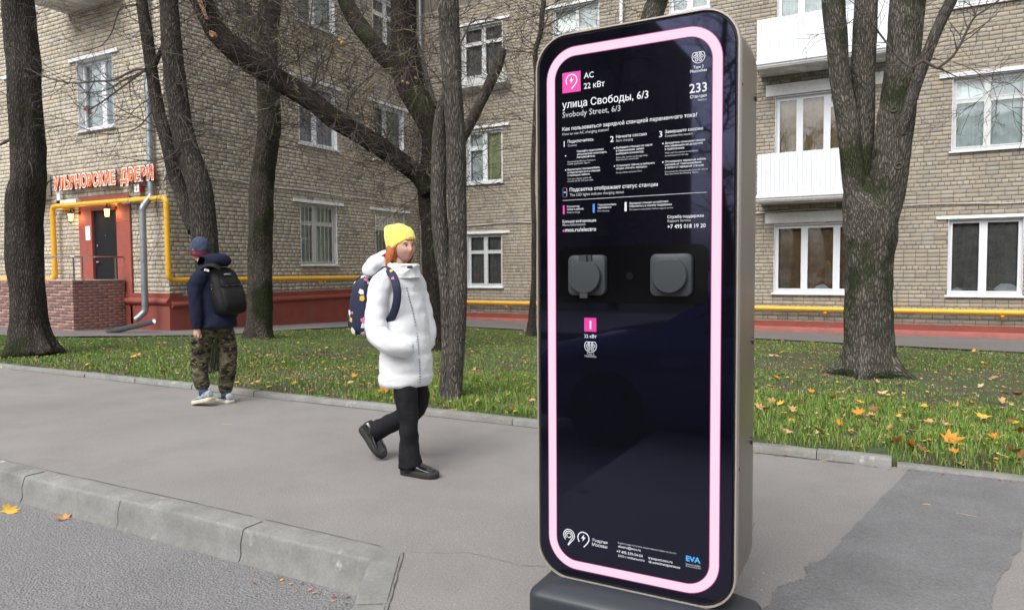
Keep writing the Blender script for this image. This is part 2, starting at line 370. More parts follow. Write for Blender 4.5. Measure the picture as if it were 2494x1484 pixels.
# street kerb: stones with a rounded front edge
kerb = empty('street_kerb', kind='structure')
def kerb_stone(p, q, w, top, bot, parent, name='kerb_stone', mt=M_kerb, r=.020, tilt=0, jitter=0):
    'stone from p to q (back top edge), front lies to the right of p->q turned towards -y'
    p = Vector((*p, 0)); q = Vector((*q, 0)); d = (q - p).normalized(); n = Vector((d.y, -d.x, 0)); L = (q - p).length - .007
    prof = [(0, top), (w - r - .012, top)] + [(w - r - .012 + r*math.sin(a), top - r + r*math.cos(a)) for a in [PI/8*k for k in range(1, 5)]] + [(w + .004, top - r - .05), (w + .004, bot + .03), (w + .022, bot), (w+.022, bot-.2), (0, bot - .2)]
    rings = []; ns = max(2, int(L / .06))
    for i in range(ns + 1):
        t = i / ns * L; ring = []
        e = .004 if i in (0, ns) else 0
        for k, (a, z) in enumerate(prof):
            c = noise.noise(Vector((p.x + t * 3, a * 20, z * 20))) * .003
            if 1 < k < 6: c -= max(0, noise.noise(Vector((p.x*3 + t * 5, 3, 1))) - .25) * .03
            ring.append(p + d * (t + .0035) + n * (a - e * (k > 0) + c * (k > 0)) + Vector((0, 0, z - e + (c if k in (2, 3, 4) else 0) + jitter)))
        rings.append(ring)
    b = MB(); b.loft(rings); o = b.build(name, mt, parent, smooth=True, sharp=50); return o
js = [-13.34, -12.31, -11.28, -10.25, -9.2, -8.17, -7.14, -6.12, -5.09, -4.05, -3.0, -2.075]
for i in range(len(js) - 1):
    kerb_stone((js[i], 2.68), (js[i+1], 2.68), .16, .004, -.165, kerb, jitter=random.uniform(-.003, .003))
kerb_stone((-2.070, 2.670), (-1.80, 2.225), .15, 0.007, -.165, kerb, jitter=-.001)
kerb_stone((-1.80, 2.218), (-1.62, 1.92), .15, 0.006, -.165, kerb)
for i in range(4): kerb_stone((-1.62, 1.9 - i), (-1.62, .9 - i), .15, 0, -.165, kerb)
# lawn kerb
lk = empty('lawn_kerb', kind='structure')
def lkst(x0, x1, z1=.05, y=5.36, dz=0, mt=M_kerb2, rz=0):
    b = MB(); ns = 10; prof = [(0, -.2), (0, z1 - .014), (.012, z1), (.105, z1 + .002), (.118, z1 - .01), (.118, -.2)]; rings = []
    for i in range(ns + 1):
        t = x0 + .003 + (x1 - x0 - .006) * i / ns
        rings.append([(t, y + a + .003*noise.noise(Vector((t*5, a*30, z*9))) + rz*(i/ns-.5), z + dz + .004*noise.noise(Vector((t*4, a*9, z*9)))) for a, z in prof])
    b.loft(rings); return b.build('kerb_stone', mt, lk, smooth=True, sharp=50)
js = [-11.17, -10.18, -9.22, -8.17, -7.13, -6.11, -5.06, -3.98, -2.92, -1.9, -.95, -.48, -.01]
x = -11.17
while x > -22: js.insert(0, x - 1.0); x -= 1
for i in range(len(js) - 1): lkst(js[i], js[i+1], dz=random.uniform(-.006, .006), rz=random.uniform(-.012, .012), mt=M_kerb if i % 3 else M_kerb2, z1=.05 if js[i] < -.6 else .062)
x = .018
for i in range(7): lkst(x, x + .98, .032 - .006 * (i == 0), 5.37 + .003*i, dz=-.008 * (i < 3), mt=M_kerb2, rz=random.uniform(-.02, .02)); x += 1.0

# lawn terrain
def grid(name, x0, x1, y0, y1, nx, ny, fz, mat, keep=None, **kw):
    xs = np.linspace(x0, x1, nx); ys = np.linspace(y0, y1, ny); V = [(x, y, fz(x, y)) for y in ys for x in xs]
    F = [(j*nx+i, j*nx+i+1, (j+1)*nx+i+1, (j+1)*nx+i) for j in range(ny-1) for i in range(nx-1) if keep is None or keep((xs[i]+xs[i+1])/2, (ys[j]+ys[j+1])/2)]
    me = npmesh(name, V, F, smooth=True); return link(name, me, None, mat, **kw)
def hn(x, y): return height(x, y) + (.018 * noise.noise(Vector((x * .9, y * .9, 0))) + .008 * noise.noise(Vector((x*4, y*4, 3)))) * cl((y - 5.5) * 3) - .004 - (.045 * (1 - cl((y - 5.44) / .16)) if y < 5.6 else 0)
LAWN = [(-26, 5.47), (5.5, 5.47), (5.5, 15.9), (2.06, 15.94), (-2.78, 17.0), (-10.41, 16.8), (-12.6, 16.2), (-12.9, 12.4), (-12.75, 10.16), (-14.83, 8.03), (-16.15, 7.75), (-26, 7.7)]
def inpoly(x, y, P=LAWN):
    c = False; j = len(P) - 1
    for i in range(len(P)):
        if (P[i][1] > y) != (P[j][1] > y) and x < (P[j][0]-P[i][0])*(y-P[i][1])/(P[j][1]-P[i][1]) + P[i][0]: c = not c
        j = i
    return c
grid('lawn', -26, 8, 5.385, 5.62, 200, 7, hn, M_soil, kind='structure')
grid('lawn', -26, 8, 5.62, 20.5, 150, 90, hn, M_soil, kind='structure')
# asphalt apron along the houses
P = LAWN[2:] ; P = [(8, 15.7)] + P[1:] + [(-26, 10.64), (-14.82, 10.64), (-14.82, 20.46), (8, 20.46)]
bm = bmesh.new(); vs = [bm.verts.new((x, y, 0)) for x, y in P]; es = [bm.edges.new((vs[i], vs[(i+1) % len(vs)])) for i in range(len(vs))]
bmesh.ops.triangle_fill(bm, edges=es, use_beauty=True)
for k in range(5): bmesh.ops.subdivide_edges(bm, edges=[e for e in bm.edges if e.calc_length() > .7], cuts=1)
bmesh.ops.triangulate(bm, faces=bm.faces)
for v in bm.verts: v.co.z = height(v.co.x, v.co.y) + .024 + .006 * noise.noise(v.co)
bmesh.ops.recalc_face_normals(bm, faces=bm.faces); me = bpy.data.meshes.new('apron'); bm.to_mesh(me); bm.free()
if me.polygons[0].normal.z < 0: me.flip_normals()
link('asphalt_apron', me, None, M_apron, kind='structure')

# ------------------------------------------------------------------ grass
def bare(x, y):
    'how bare the lawn is, 0..1'
    n = noise.noise(Vector((x * .55, y * .8, 7))) + .5 * noise.noise(Vector((x * 1.7, y * 2.2, 2)))
    b_ = cl((n - .12) * 2.0)
    b_ = max(b_, cl(1.25 - math.hypot((x + .31) / 1.2, (y - 10.6) / .9)))
    b_ = max(b_, .8 * cl(1.6 - math.hypot((x - 1.6) / 1.3, (y - 10.2) / 1.8) * 1.1))
    b_ = max(b_, .75 * cl(1.5 - math.hypot((x + 1.6) / 1.4, (y - 11.6) / .9)))
    if y < 7.6: b_ *= .45
    if x < -11: b_ *= .2
    return b_
def grass(n, x0, x1, y0, y1, hmin, hmax, wid, seed):
    R = np.random.default_rng(seed); X = R.uniform(x0, x1, n); Y = R.uniform(y0, y1, n); keep = []
    for i in range(n):
        x, y = X[i], Y[i]
        if not inpoly(x, y): continue
        bb = bare(x, y); cnoise = noise.noise(Vector((x * 5, y * 5, 9)))
        if R.random() < bb * .93 or cnoise < -.32: continue
        keep.append((x, y, hn(x, y), bb, cnoise))
    A = np.array(keep); m_ = len(A); x, y, z, bb, cn = A.T
    h = R.uniform(hmin, hmax, m_) * (1 - .45 * bb) * (1 + .5 * cn); h[y > 8] *= .85
    th = R.uniform(0, 2*PI, m_); lean = R.uniform(.15, .95, m_) * h; ld = th + R.normal(0, .5, m_) + PI/2
    w = wid * R.uniform(.6, 1.3, m_); dx, dy = np.cos(th) * w, np.sin(th) * w; lx, ly = np.cos(ld) * lean, np.sin(ld) * lean
    V = np.zeros((m_, 5, 3), np.float32)
    V[:, 0] = np.stack([x - dx, y - dy, z - .01], 1); V[:, 1] = np.stack([x + dx, y + dy, z - .01], 1)
    V[:, 2] = np.stack([x + dx*.7 + lx*.35, y + dy*.7 + ly*.35, z + h*.6], 1); V[:, 3] = np.stack([x - dx*.7 + lx*.35, y - dy*.7 + ly*.35, z + h*.6], 1)
    V[:, 4] = np.stack([x + lx, y + ly, z + h * (1 - .3 * lean / h)], 1)
    base = (np.arange(m_) * 5)[:, None]; F = np.concatenate([base + [[0, 1, 2]], base + [[0, 2, 3]], base + [[3, 2, 4]]]).astype(np.int32)
    c = np.zeros((m_, 3)); t = R.random(m_)
    g0, g1, g2, st = np.array([.082, .170, .022]), np.array([.155, .265, .040]), np.array([.25, .28, .08]), np.array([.38, .30, .16])
    c = g0 + (g1 - g0) * R.random((m_, 1)); u = (t < .20 + .45 * bb); c[u] = g2; u = (t < .07 + .42 * bb); c[u] = st
    lush = (np.clip((-11 - x) * .3, 0, 1) * .4)[:, None]; c = c * (1 - lush) + np.array([.035, .11, .008]) * lush
    c *= R.uniform(.7, 1.25, (m_, 1)); C = np.repeat(c, 5, 0)
    return V.reshape(-1, 3), F, C
parts = [grass(100000, -5, 4.5, 5.46, 8.2, .025, .082, .0026, 1), grass(60000, -19, -5, 5.46, 8.2, .022, .052, .0036, 2), grass(60000, -14, 5, 8.2, 12, .02, .048, .004, 3), grass(60000, -14, 5, 12, 17, .02, .042, .0055, 4)]
off = 0; VV, FF, CC = [], [], []
for V_, F_, C_ in parts: VV.append(V_); FF.append(F_ + off); CC.append(C_); off += len(V_)
link('grass', npmesh('grass', np.concatenate(VV), np.concatenate(FF), np.concatenate(CC)), None, M_grass, kind='stuff', label='green autumn grass growing on the lawn', category='grass') if False else props(link('grass', npmesh('grass', np.concatenate(VV), np.concatenate(FF), np.concatenate(CC)), None, M_grass), kind='stuff', label='green autumn grass growing on the lawn')

# ------------------------------------------------------------------ fallen leaves
def leaf_mesh(name, seed, cols):
    'five-lobed maple leaf, curled, on the ground around the origin'
    R = random.Random(seed); lob = [(-130, .55), (-102, .34), (-76, .82), (-57, .60), (-42, .84), (-22, .52), (-9, .72), (0, 1.0)]
    pts = []
    for a, r in lob + [(-a, r) for a, r in lob[-2::-1]]: pts.append((math.radians(a + 90), r * R.uniform(.85, 1.12)))
    curl = R.uniform(.5, 1.3); k2 = R.uniform(-.8, 1.2); V = [(0, -.12, 0)]
    def zz(x, y): return .5 * curl * (x*x) + .28 * k2 * y * y + .12 * math.sin(5 * x + seed) * y
    ring = []
    for a, r in pts:
        V.append((r*.5*math.cos(a)*1.0, r*.5*math.sin(a), 0)); V.append((r * math.cos(a), r * math.sin(a), 0))
    n = len(pts); F = []
    for i in range(n - 1):
        F += [(0, 1 + 2*i, 1 + 2*(i+1)), (1 + 2*i, 2 + 2*i, 2 + 2*(i+1)), (1 + 2*i, 2 + 2*(i+1), 1 + 2*(i+1))]
    m0 = len(V); V += [(-.012, -.1, 0), (.012, -.1, 0), (.03, -.75, 0)]; F.append((m0, m0+1, m0+2))
    V = [(x, y, zz(x, y)) for x, y, z in V]; mz = min(v[2] for v in V); V = np.array(V); V[:, 2] -= mz
    c = np.array(cols) * np.array([[R.uniform(.8, 1.15)] for _ in V]); c[0] *= 1.2
    me = npmesh(name, V, F, c, smooth=False); me.materials.append(M_leaf); return me
LC = {'orange': (.52, .21, .03), 'yellow': (.56, .35, .05), 'tan': (.47, .26, .12), 'brown': (.24, .10, .045), 'pale': (.56, .38, .22)}
LM = {k: [leaf_mesh('leaf_' + k, 11 * i + j, c) for j in range(3)] for i, (k, c) in enumerate(LC.items())}
random.seed(21)
LTXT = {'orange': 'orange', 'yellow': 'yellow', 'tan': 'tan', 'brown': 'brown', 'pale': 'pale dry'}
nleaf = 0
def leaf(px, py, size, kind, tilt=.4, group='fallen leaves on the lawn', label=None, v=None, name='fallen_leaf', rz=None, lift=.02):
    P = onground(px, py); o = bpy.data.objects.new(name, random.choice(LM[kind])); COL.objects.link(o)
    size *= 1.15; o.location = (P.x, P.y, P.z + lift); o.scale = (size, size, size)
    o.rotation_euler = (random.uniform(-.3, tilt) + .15, random.uniform(-tilt, tilt), random.uniform(0, 6.28) if rz is None else rz); o.rotation_mode = 'ZYX' if False else 'XYZ'
    props(o, label or (LTXT[kind] + ' maple leaf lying in the lawn grass'), 'leaf', group); return o
# the two large leaves on the road
def road_leaf(px, py, size, kind, label, rz, tx, ty):
    d = ray(px, py); P = EYE + d * ((-.165 - EYE.z) / d.z); me = leaf_mesh('road_leaf', int(px) + 5, LC[kind]); o = link('fallen_leaf', me, None, None)
    o.location = (P.x, P.y, -.160); o.scale = (size,) * 3; o.rotation_euler = (tx, ty, rz); props(o, label, 'leaf'); return o
road_leaf(155, 1264, .085, 'tan', 'curled tan maple leaf with long stalk on the road beside the kerb', 1.7, .2, .15)
road_leaf(18, 1248, .085, 'yellow', 'yellow maple leaf on the road at the left edge of the photo', .4, .3, .4)
NEAR = [(1895,925,.06,'orange'),(1880,985,.05,'tan'),(1900,990,.055,'yellow'),(1928,1005,.055,'tan'),(1950,985,.04,'orange'),(1945,1020,.06,'tan'),(1958,1055,.07,'pale'),(1995,1055,.085,'tan'),(2000,1068,.07,'pale'),(1920,1055,.055,'tan'),(2010,1005,.05,'brown'),(2030,975,.06,'orange'),(2045,960,.06,'pale'),(2040,1040,.055,'orange'),(2072,1030,.05,'tan'),(2090,1015,.065,'orange'),(2092,985,.055,'yellow'),(2115,1020,.06,'tan'),(2150,965,.07,'pale'),(2140,935,.05,'tan'),(2195,940,.06,'pale'),(2135,1035,.05,'tan'),(2185,1025,.045,'yellow'),(2128,1005,.05,'brown'),(2185,1085,.075,'orange'),(2220,1100,.08,'orange'),(2305,1080,.105,'orange'),(2215,1060,.07,'pale'),(2265,1035,.06,'tan'),(2240,1105,.05,'brown'),(2368,990,.075,'orange'),(2385,1025,.085,'yellow'),(2440,985,.07,'tan'),(2478,970,.08,'orange'),(2400,1030,.05,'tan'),(2395,1075,.055,'tan'),(2430,1075,.07,'orange'),(2455,1035,.05,'brown'),(2330,995,.055,'tan'),(2300,1040,.05,'tan'),(2465,1110,.08,'tan'),(2480,1120,.06,'brown'),(2420,1120,.07,'pale'),(1865,1005,.055,'yellow'),(1848,1000,.06,'tan'),(2055,1000,.045,'tan'),(2160,1050,.05,'tan'),(2330,1110,.06,'orange'),(2490,1060,.07,'orange'),(2260,1000,.05,'orange'),(2080,1060,.055,'tan'),(1975,960,.05,'orange'),(2010,940,.045,'yellow'),(2390,945,.06,'pale'),(2370,860,.07,'yellow'),(2330,875,.06,'tan'),(2395,895,.07,'yellow')]
LEAVES = []
for q in NEAR: LEAVES.append((leaf(q[0], q[1], q[2], q[3], .7, 'fallen leaves in the grass right of the charging station', lift=.03), *q, 0))
for q in [(320,872,.09,'yellow'),(400,912,.08,'yellow'),(525,840,.08,'orange'),(940,955,.09,'orange'),(985,935,.06,'yellow'),(1155,985,.07,'tan'),(1185,960,.05,'orange'),(860,920,.06,'orange'),(622,915,.05,'tan'),(700,925,.05,'tan'),(790,862,.06,'tan'),(1065,935,.06,'brown'),(1240,900,.06,'orange'),(1050,915,.06,'orange'),(335,868,.07,'tan'),(450,890,.05,'brown'),(1165,860,.08,'tan'),(1230,930,.05,'orange')]:
    LEAVES.append((leaf(q[0], q[1], q[2], q[3], .6, 'fallen leaves in the grass behind the two children'), *q, 1))
for q in [(1555*0+2210,1010,.05,'tan'),(1890,1105,.022,'yellow'),(1915,1110,.02,'orange'),(1970,1112,.02,'tan')]:
    LEAVES.append((leaf(*q, .2, 'leaves lying against the lawn kerb', lift=.006), *q, 2))
def relabel(leaves, place):
    D = {}
    for o, px, py, size, kind, _g in leaves: D.setdefault(place(px, py, size, LTXT[kind]), []).append((px, o))
    for lab, L_ in D.items():
        L_.sort(key=lambda t: t[0])
        for i, (px, o) in enumerate(L_):
            o['label'] = lab if len(L_) == 1 else lab + ', ' + (('left one', 'right one') if len(L_) == 2 else ('leftmost', 'second from left', 'third from left', 'fourth from left', 'fifth from left'))[i]
def pl1(px, py, size, c):
    sz = 'large' if size > .072 else ('small' if size < .052 else 'curled')
    w = 'just behind the lawn kerb' if py > 1072 else ('in the near grass' if py > 1018 else ('in mid lawn' if py > 950 else 'by the big tree'))
    h_ = 'next to the charging station' if px < 1960 else ('left of the kerb gap' if px < 2100 else ('right of the kerb gap' if px < 2300 else 'near the right edge'))
    return '%s %s maple leaf %s, %s' % (sz, c, w, h_)
def pl2(px, py, size, c):
    h_ = 'left of the boy' if px < 470 else ('between the boy and the girl' if px < 930 else ('around the twin stem tree' if px < 1130 else 'beside the charging station'))
    return '%s maple leaf in the grass %s' % (c, h_)
relabel([l for l in LEAVES if l[5] == 0], lambda *a: pl1(*a)); relabel([l for l in LEAVES if l[5] == 1], lambda *a: pl2(*a)); 
for (l, n_) in zip([l for l in LEAVES if l[5] == 2], ('leftmost', 'second', 'third', 'last')): l[0]['label'] = 'small dry leaf against the lawn kerb, ' + n_ + ' from the left'
# leaf litter too small to count
R = np.random.default_rng(5); V, F, C = [], [], []; k = 0
for i in range(6500):
    x = R.uniform(-14, 5); y = R.uniform(5.5, 16.8) if R.random() < .72 else R.uniform(5.5, 8.5)
    if not inpoly(x, y): continue
    if x < -9 and R.random() < .6: continue
    z = hn(x, y) + R.uniform(.005, .04); s = R.uniform(.008, .024) * (1 + (R.random() < .12)); a = R.uniform(0, 6.28)
    for j, (r, q) in enumerate(((1.2, 0), (.8, 1.4), (1.1, 2.9), (.9, 4.5))):
        V.append((x + s*r*math.cos(a+q), y + s*r*math.sin(a+q), z + R.uniform(-.4, .4) * s))
    c = [LC['tan'], LC['pale'], LC['brown'], LC['yellow'], (.30, .22, .12)][R.integers(5)]; C += [c] * 4; F.append((k, k+1, k+2, k+3)); k += 4
props(link('leaf_litter', npmesh('leaf_litter', V, F, np.array(C)), None, M_leaf), kind='stuff', label='small dry leaf scraps scattered through the grass')
R = np.random.default_rng(8); V, F, C = [], [], []; k = 0   # crumbs of dry leaf in the gutter and against the kerbs
for i in range(150):
    if i < 34: x, y, z = R.uniform(-2.9, -1.98), 2.47 - abs(R.normal(0, .035)), -.160
    else: x, y, z = R.uniform(-1, 3), 5.345 - abs(R.normal(0, .02)), .004
    s_ = R.uniform(.003, .012)
    for j, (r_, q) in enumerate(((1.2, 0), (.8, 1.4), (1.1, 2.9), (.9, 4.5))): V.append((x + s_*r_*math.cos(q+i), y + s_*r_*math.sin(q+i), z + R.uniform(0, .5)*s_))
    C += [[LC['brown'], LC['tan'], (.16, .10, .06)][R.integers(3)]]*4; F.append((k, k+1, k+2, k+3)); k += 4
props(link('leaf_crumbs', npmesh('leaf_crumbs', V, F, np.array(C)), None, M_leaf), kind='stuff', label='crumbs of dry leaf lying along the foot of the kerbs')
for (px, py, L, a, lab) in [(2256,1228,.022,.2,'pale leaf scrap on the dark asphalt patch'),(2355,1254,.05,-.3,'thin reddish twig lying on the dark asphalt patch'),(2005,1122,.03,.3,'small yellow scrap on the pavement by the lawn kerb'),(555,1033,.05,.4,'pale blade of straw on the pavement behind the boy')]:
    d = ray(px, py); P = EYE + d * ((.004 - EYE.z) / d.z); b = MB(); b.tube([(-L, -L*a, .003), (0, 0, .005), (L, L*a*.7, .003)], [.0012, .0035 if 'scrap' in lab else .0016, .0008], 5)
    o = b.build('twig' if 'twig' in lab else 'scrap', mat('straw', (.5, .38, .2), .8), label=lab, cat='litter'); o.location = (P.x, P.y, P.z)
# ------------------------------------------------------------------ the brick houses
VA, UB, VC = 10.64, -14.82, 20.46
WA = Matrix.Translation((0, VA, 0)); WB = Matrix.Translation((UB, 0, 0)) @ Matrix.Rotation(PI/2, 4, 'Z'); WC = Matrix.Translation((0, VC, 0))
house = empty('apartment_building', (0, 0, 0), label='beige brick apartment block with white framed windows and red plinth', cat='building')
RV = .16   # depth of the window reveals
def cuts(x0, x1, z0, z1, holes):
    xs = sorted({x0, x1} | {c for h in holes for c in (h[0], h[1]) if x0 < c < x1}); zs = sorted({z0, z1} | {c for h in holes for c in (h[2], h[3]) if z0 < c < z1})
    for i in range(len(xs)-1):
        for j in range(len(zs)-1):
            cx, cz = (xs[i]+xs[i+1])/2, (zs[j]+zs[j+1])/2
            if not any(h[0] < cx < h[1] and h[2] < cz < h[3] for h in holes): yield xs[i], xs[i+1], zs[j], zs[j+1]
BR = []   # (wall index, M, x0, x1, z, colour, jitter)
def wall(idx, M, x0, x1, z0, z1, holes, label, tint, seed, header):
    b = MB()
    for a, c, d, e in cuts(x0, x1, z0, z1, holes): b.add([(a, .010, d), (c, .010, d), (c, .010, e), (a, .010, e)], [(0, 1, 2, 3)])
    for h in holes:
        X0, X1, Z0, Z1 = h[:4]
        b.add([(X0, .010, Z0), (X0, RV+.1, Z0), (X0, RV+.1, Z1), (X0, .010, Z1)], [(0, 1, 2, 3)]); b.add([(X1, .010, Z0), (X1, RV+.1, Z0), (X1, RV+.1, Z1), (X1, .010, Z1)], [(0, 3, 2, 1)])
        b.add([(X0, .010, Z0), (X1, .010, Z0), (X1, RV+.1, Z0), (X0, RV+.1, Z0)], [(0, 1, 2, 3)]); b.add([(X0, .010, Z1), (X1, .010, Z1), (X1, RV+.1, Z1), (X0, RV+.1, Z1)], [(0, 3, 2, 1)])
    w = b.build('brick_wall', M_mortar, house, matrix=M, label=label, bevel=0)
    R = random.Random(seed); J = .016; H = .1025; row = 0; z = z0
    while z < min(z1, 10.1):
        hd = (row % header == header - 1); step = .13 if hd else .26; x = x0 + (.065 if hd else (.13 if row % 2 else 0)) - .26
        zc = z + H/2
        hs_ = sorted((h[0] - .004, h[1] + .004) for h in holes if h[2] - .02 < zc < h[3] + .02)
        while x < x1:
            st = step
            if not hd and R.random() < (.28 if idx == 0 else .08): st = .13
            a, c = x + J/2 + R.uniform(-.003, .003), x + st - J/2 + R.uniform(-.003, .003); x += st
            a = max(a, x0 + .002); c = min(c, x1 - .002)
            segs = [(a, c)]
            for (p, q) in hs_:
                n_ = []
                for s_, e_ in segs:
                    if q <= s_ or p >= e_: n_.append((s_, e_))
                    else:
                        if p - s_ > .03: n_.append((s_, p))
                        if e_ - q > .03: n_.append((q, e_))
                segs = n_
            for s_, e_ in segs:
                if e_ - s_ < .03: continue
                t = R.gauss(1, .062); k = R.random()
                c_ = [tint[0]*t, tint[1]*t, tint[2]*t]
                if k < .10: c_ = [c_[0]*1.04, c_[1]*.99, c_[2]*.91]
                elif k < .2: c_ = [c_[0]*.93, c_[1]*.97, c_[2]*1.04]
                elif k < .235: c_ = [q_*.72 for q_ in c_]
                zj = R.uniform(-.003, .003); BR.append((idx, s_, e_, z + J/2 + zj, z + H - J/2 + zj + R.uniform(-.0025, .0025), c_, R.uniform(-.0035, .0035), abs(e_ - s_ - (.13 if e_-s_ < .15 else .26)) < .02))
        z += H; row += 1
    return w

# openings: (x0, x1, z0, z1)
ST = 3.45
A1 = (-18.15, -16.68, 4.90, 6.62); A2 = (-21.27, -19.85, 4.92, 6.62); A3 = (-21.27, -19.80, 4.92 + 3.25, 6.62 + ST); A1u = (-18.1, -16.6, 8.1, 10.1); A0 = (-21.2, -19.95, 1.49, 3.2)
AD = (-18.28, -16.2, .70, 3.24)
B1 = (14.80, 16.28, 1.55, 3.28); B1b = (18.08, 19.60, 1.55, 3.28); B2 = (14.82, 16.36, 4.96, 6.72); B2b = (18.08, 19.64, 4.96, 6.72); B3 = (14.84, 16.36, 8.36, 10.15); B3b = (18.1, 19.6, 8.36, 10.15)
C1 = (-12.85, -11.48, .80, 2.55); C2 = (-12.82, -11.44, 4.25, 5.98); C3 = (-12.95, -11.40, 7.70, 9.42)
D1 = (-9.6, -8.05, .80, 2.55); D2 = (-9.6, -8.05, 4.25, 5.98); D3 = (-9.6, -8.05, 7.70, 9.45)
S1 = (-5.9, -4.75, 8.66, 10.0); S0 = (-5.9, -4.75, 5.2, 6.6)
E1 = (-2.98, -.62, .68, 2.52); E2 = (-2.98, -.62, 3.4, 5.95); E3 = (-2.96, -.62, 6.85, 9.4)
F1 = (1.08, 2.60, .66, 2.50); F2 = (1.10, 2.62, 4.16, 5.92); F3 = (1.10, 2.62, 7.6, 9.4)
G1 = (4.6, 6.1, .66, 2.5); G2 = (4.6, 6.1, 4.16, 5.92)
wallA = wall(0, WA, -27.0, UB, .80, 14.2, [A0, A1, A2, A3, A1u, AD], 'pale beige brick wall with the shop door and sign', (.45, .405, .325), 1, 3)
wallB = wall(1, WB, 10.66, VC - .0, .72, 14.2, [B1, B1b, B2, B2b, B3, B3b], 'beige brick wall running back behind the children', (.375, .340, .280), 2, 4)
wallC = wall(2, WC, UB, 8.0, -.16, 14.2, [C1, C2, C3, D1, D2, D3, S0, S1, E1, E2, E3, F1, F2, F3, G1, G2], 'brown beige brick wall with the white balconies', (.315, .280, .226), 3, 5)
WM = [WA, WB, WC]; WO = [wallA, wallB, wallC]
def brick_geo(a, c, z0, z1, out):
    'front, chamfers and sides of one brick; y<0 is outwards'
    q = .006; y = -.0 - out
    v = [(a, .012, z0), (c, .012, z0), (c, .012, z1), (a, .012, z1), (a, y+q, z0), (c, y+q, z0), (c, y+q, z1), (a, y+q, z1), (a+q, y, z0+q), (c-q, y, z0+q), (c-q, y, z1-q), (a+q, y, z1-q)]
    f = [(8, 9, 10, 11)]
    for i in range(4):
        j = (i+1) % 4; f.append((4+i, 4+j, 8+j, 8+i)); f.append((i, j, 4+j, 4+i))
    return v, f
# the bricks that show largest are single objects, all others one mesh per wall
sc_ = []
for n_, q in enumerate(BR):
    idx, a, c, z0, z1 = q[:5]
    if not q[7]: continue
    P = WM[idx] @ Vector(((a+c)/2, 0, (z0+z1)/2)); d = P - EYE; dep = d.dot(CF)
    X = 512 + 708.556 * d.dot(CX) / dep; Y = 304.75 - 708.556 * d.dot(CU) / dep
    if not (4 < X < 1020 and 4 < Y < 606) or (535 < X < 760) or (840 < X < 905): continue
    if idx == 0 and (X < 60 or X > 150): continue
    nrm = (WM[idx].to_3x3() @ Vector((0, -1, 0))); sc_.append((-(c - a) * abs(nrm.dot(d)) / d.length / dep ** 2, n_))
sc_.sort(); single = {n_ for _, n_ in sc_[:300]}
NV = 10; variants = {}
def variant(idx, w, h, k, colr):
    key = (idx, w > .17, k)
    if key not in variants:
        v, f = brick_geo(-w/2, w/2, -h/2, h/2, 0); me = npmesh('brick', v, f, np.array([colr] * len(v))); me.materials.append(M_brick); variants[key] = me
    return variants[key]
for idx in range(3):
    V, F, C = [], [], []; k = 0
    for n_, q in enumerate(BR):
        if q[0] != idx: continue
        if n_ in single:
            o = bpy.data.objects.new('brick', variant(idx, q[2]-q[1], q[4]-q[3], n_ % NV, q[5])); COL.objects.link(o); o.parent = WO[idx]; o.location = ((q[1]+q[2])/2, q[6], (q[3]+q[4])/2); continue
        v, f = brick_geo(q[1], q[2], q[3], q[4], q[6]); V += v; F += [tuple(i + k for i in g) for g in f]; C += [q[5]] * 12; k += 12
    props(link('brickwork', npmesh('brickwork', V, F, np.array(C)), WO[idx], M_brick), kind='stuff')

# plinths
def plinth(M, x0, x1, z0, z1, m0, m1, r, label, mt=M_plinth, lower=.05):
    b = MB(); b.box(x0, -.045, m1 - .01, x1, .3, z1); b.box(x0, -lower, z0, x1, .3, m0 + .01)
    p = b.build('plinth', mt, house, matrix=M, label=label); b = MB(); zc = (m0+m1)/2; n = 8
    rings = []
    for x in np.linspace(x0, x1, 30):
        rings.append([(x, .1, m1), (x, -.05, m1)] + [(x, -.05 - r*math.sin(PI*k/n) + .004*noise.noise(Vector((x*3, k, 0))), m1 - (m1-m0)*k/n) for k in range(1, n)] + [(x, -.05, m0), (x, .1, m0)])
    b.loft(rings); b.build('moulding', mt, p, smooth=True, sharp=40)
plinth(WA, -27, UB + .05, -.2, .865, .57, .755, .075, 'brick red painted plinth under the shop wall')
plinth(WB, VA - .0, VC, -.5, .795, .50, .67, .075, 'brick red painted plinth behind the children')
b = MB(); b.box(UB, -.05, -.30, 8, .3, -.085); p = b.build('plinth', M_plinth, house, matrix=WC, label='low brick red painted plinth with faded lower band')
b = MB(); rings = [[(x, .2, -.22), (x, -.05, -.235), (x, -.09, -.25), (x, -.115 + .004*noise.noise(Vector((x*2, 0, 0))), -.29), (x, -.12, -.5), (x, .2, -.5)] for x in np.linspace(UB, 8, 40)]
b.loft(rings); b.build('faded_band', M_plinth2, p, smooth=True, sharp=40)
# the back, roof and ends of the block
b = MB(); b.box(-27, .35, -.5, UB-.35, 14, 14.2); b.build('rear_body', M_mortar, house, matrix=Matrix.Translation((0, VA, 0)))
b = MB(); b.box(UB, .35, -.5, 8, 12, 14.2); b.build('rear_body', M_mortar, house, matrix=Matrix.Translation((0, VC, 0)))
b = MB(); b.box(-27.3, -.4, 14.2, UB+.4, 14, 14.5); b.box(UB+.4, VC-VA-.4, 14.2, 8.3, VC-VA+12, 14.5); b.box(UB-.35,14.0,14.2,UB+.4,VC-VA+12,14.5); b.build('roof_eaves', M_slab, house, matrix=Matrix.Translation((0, VA, 0)))

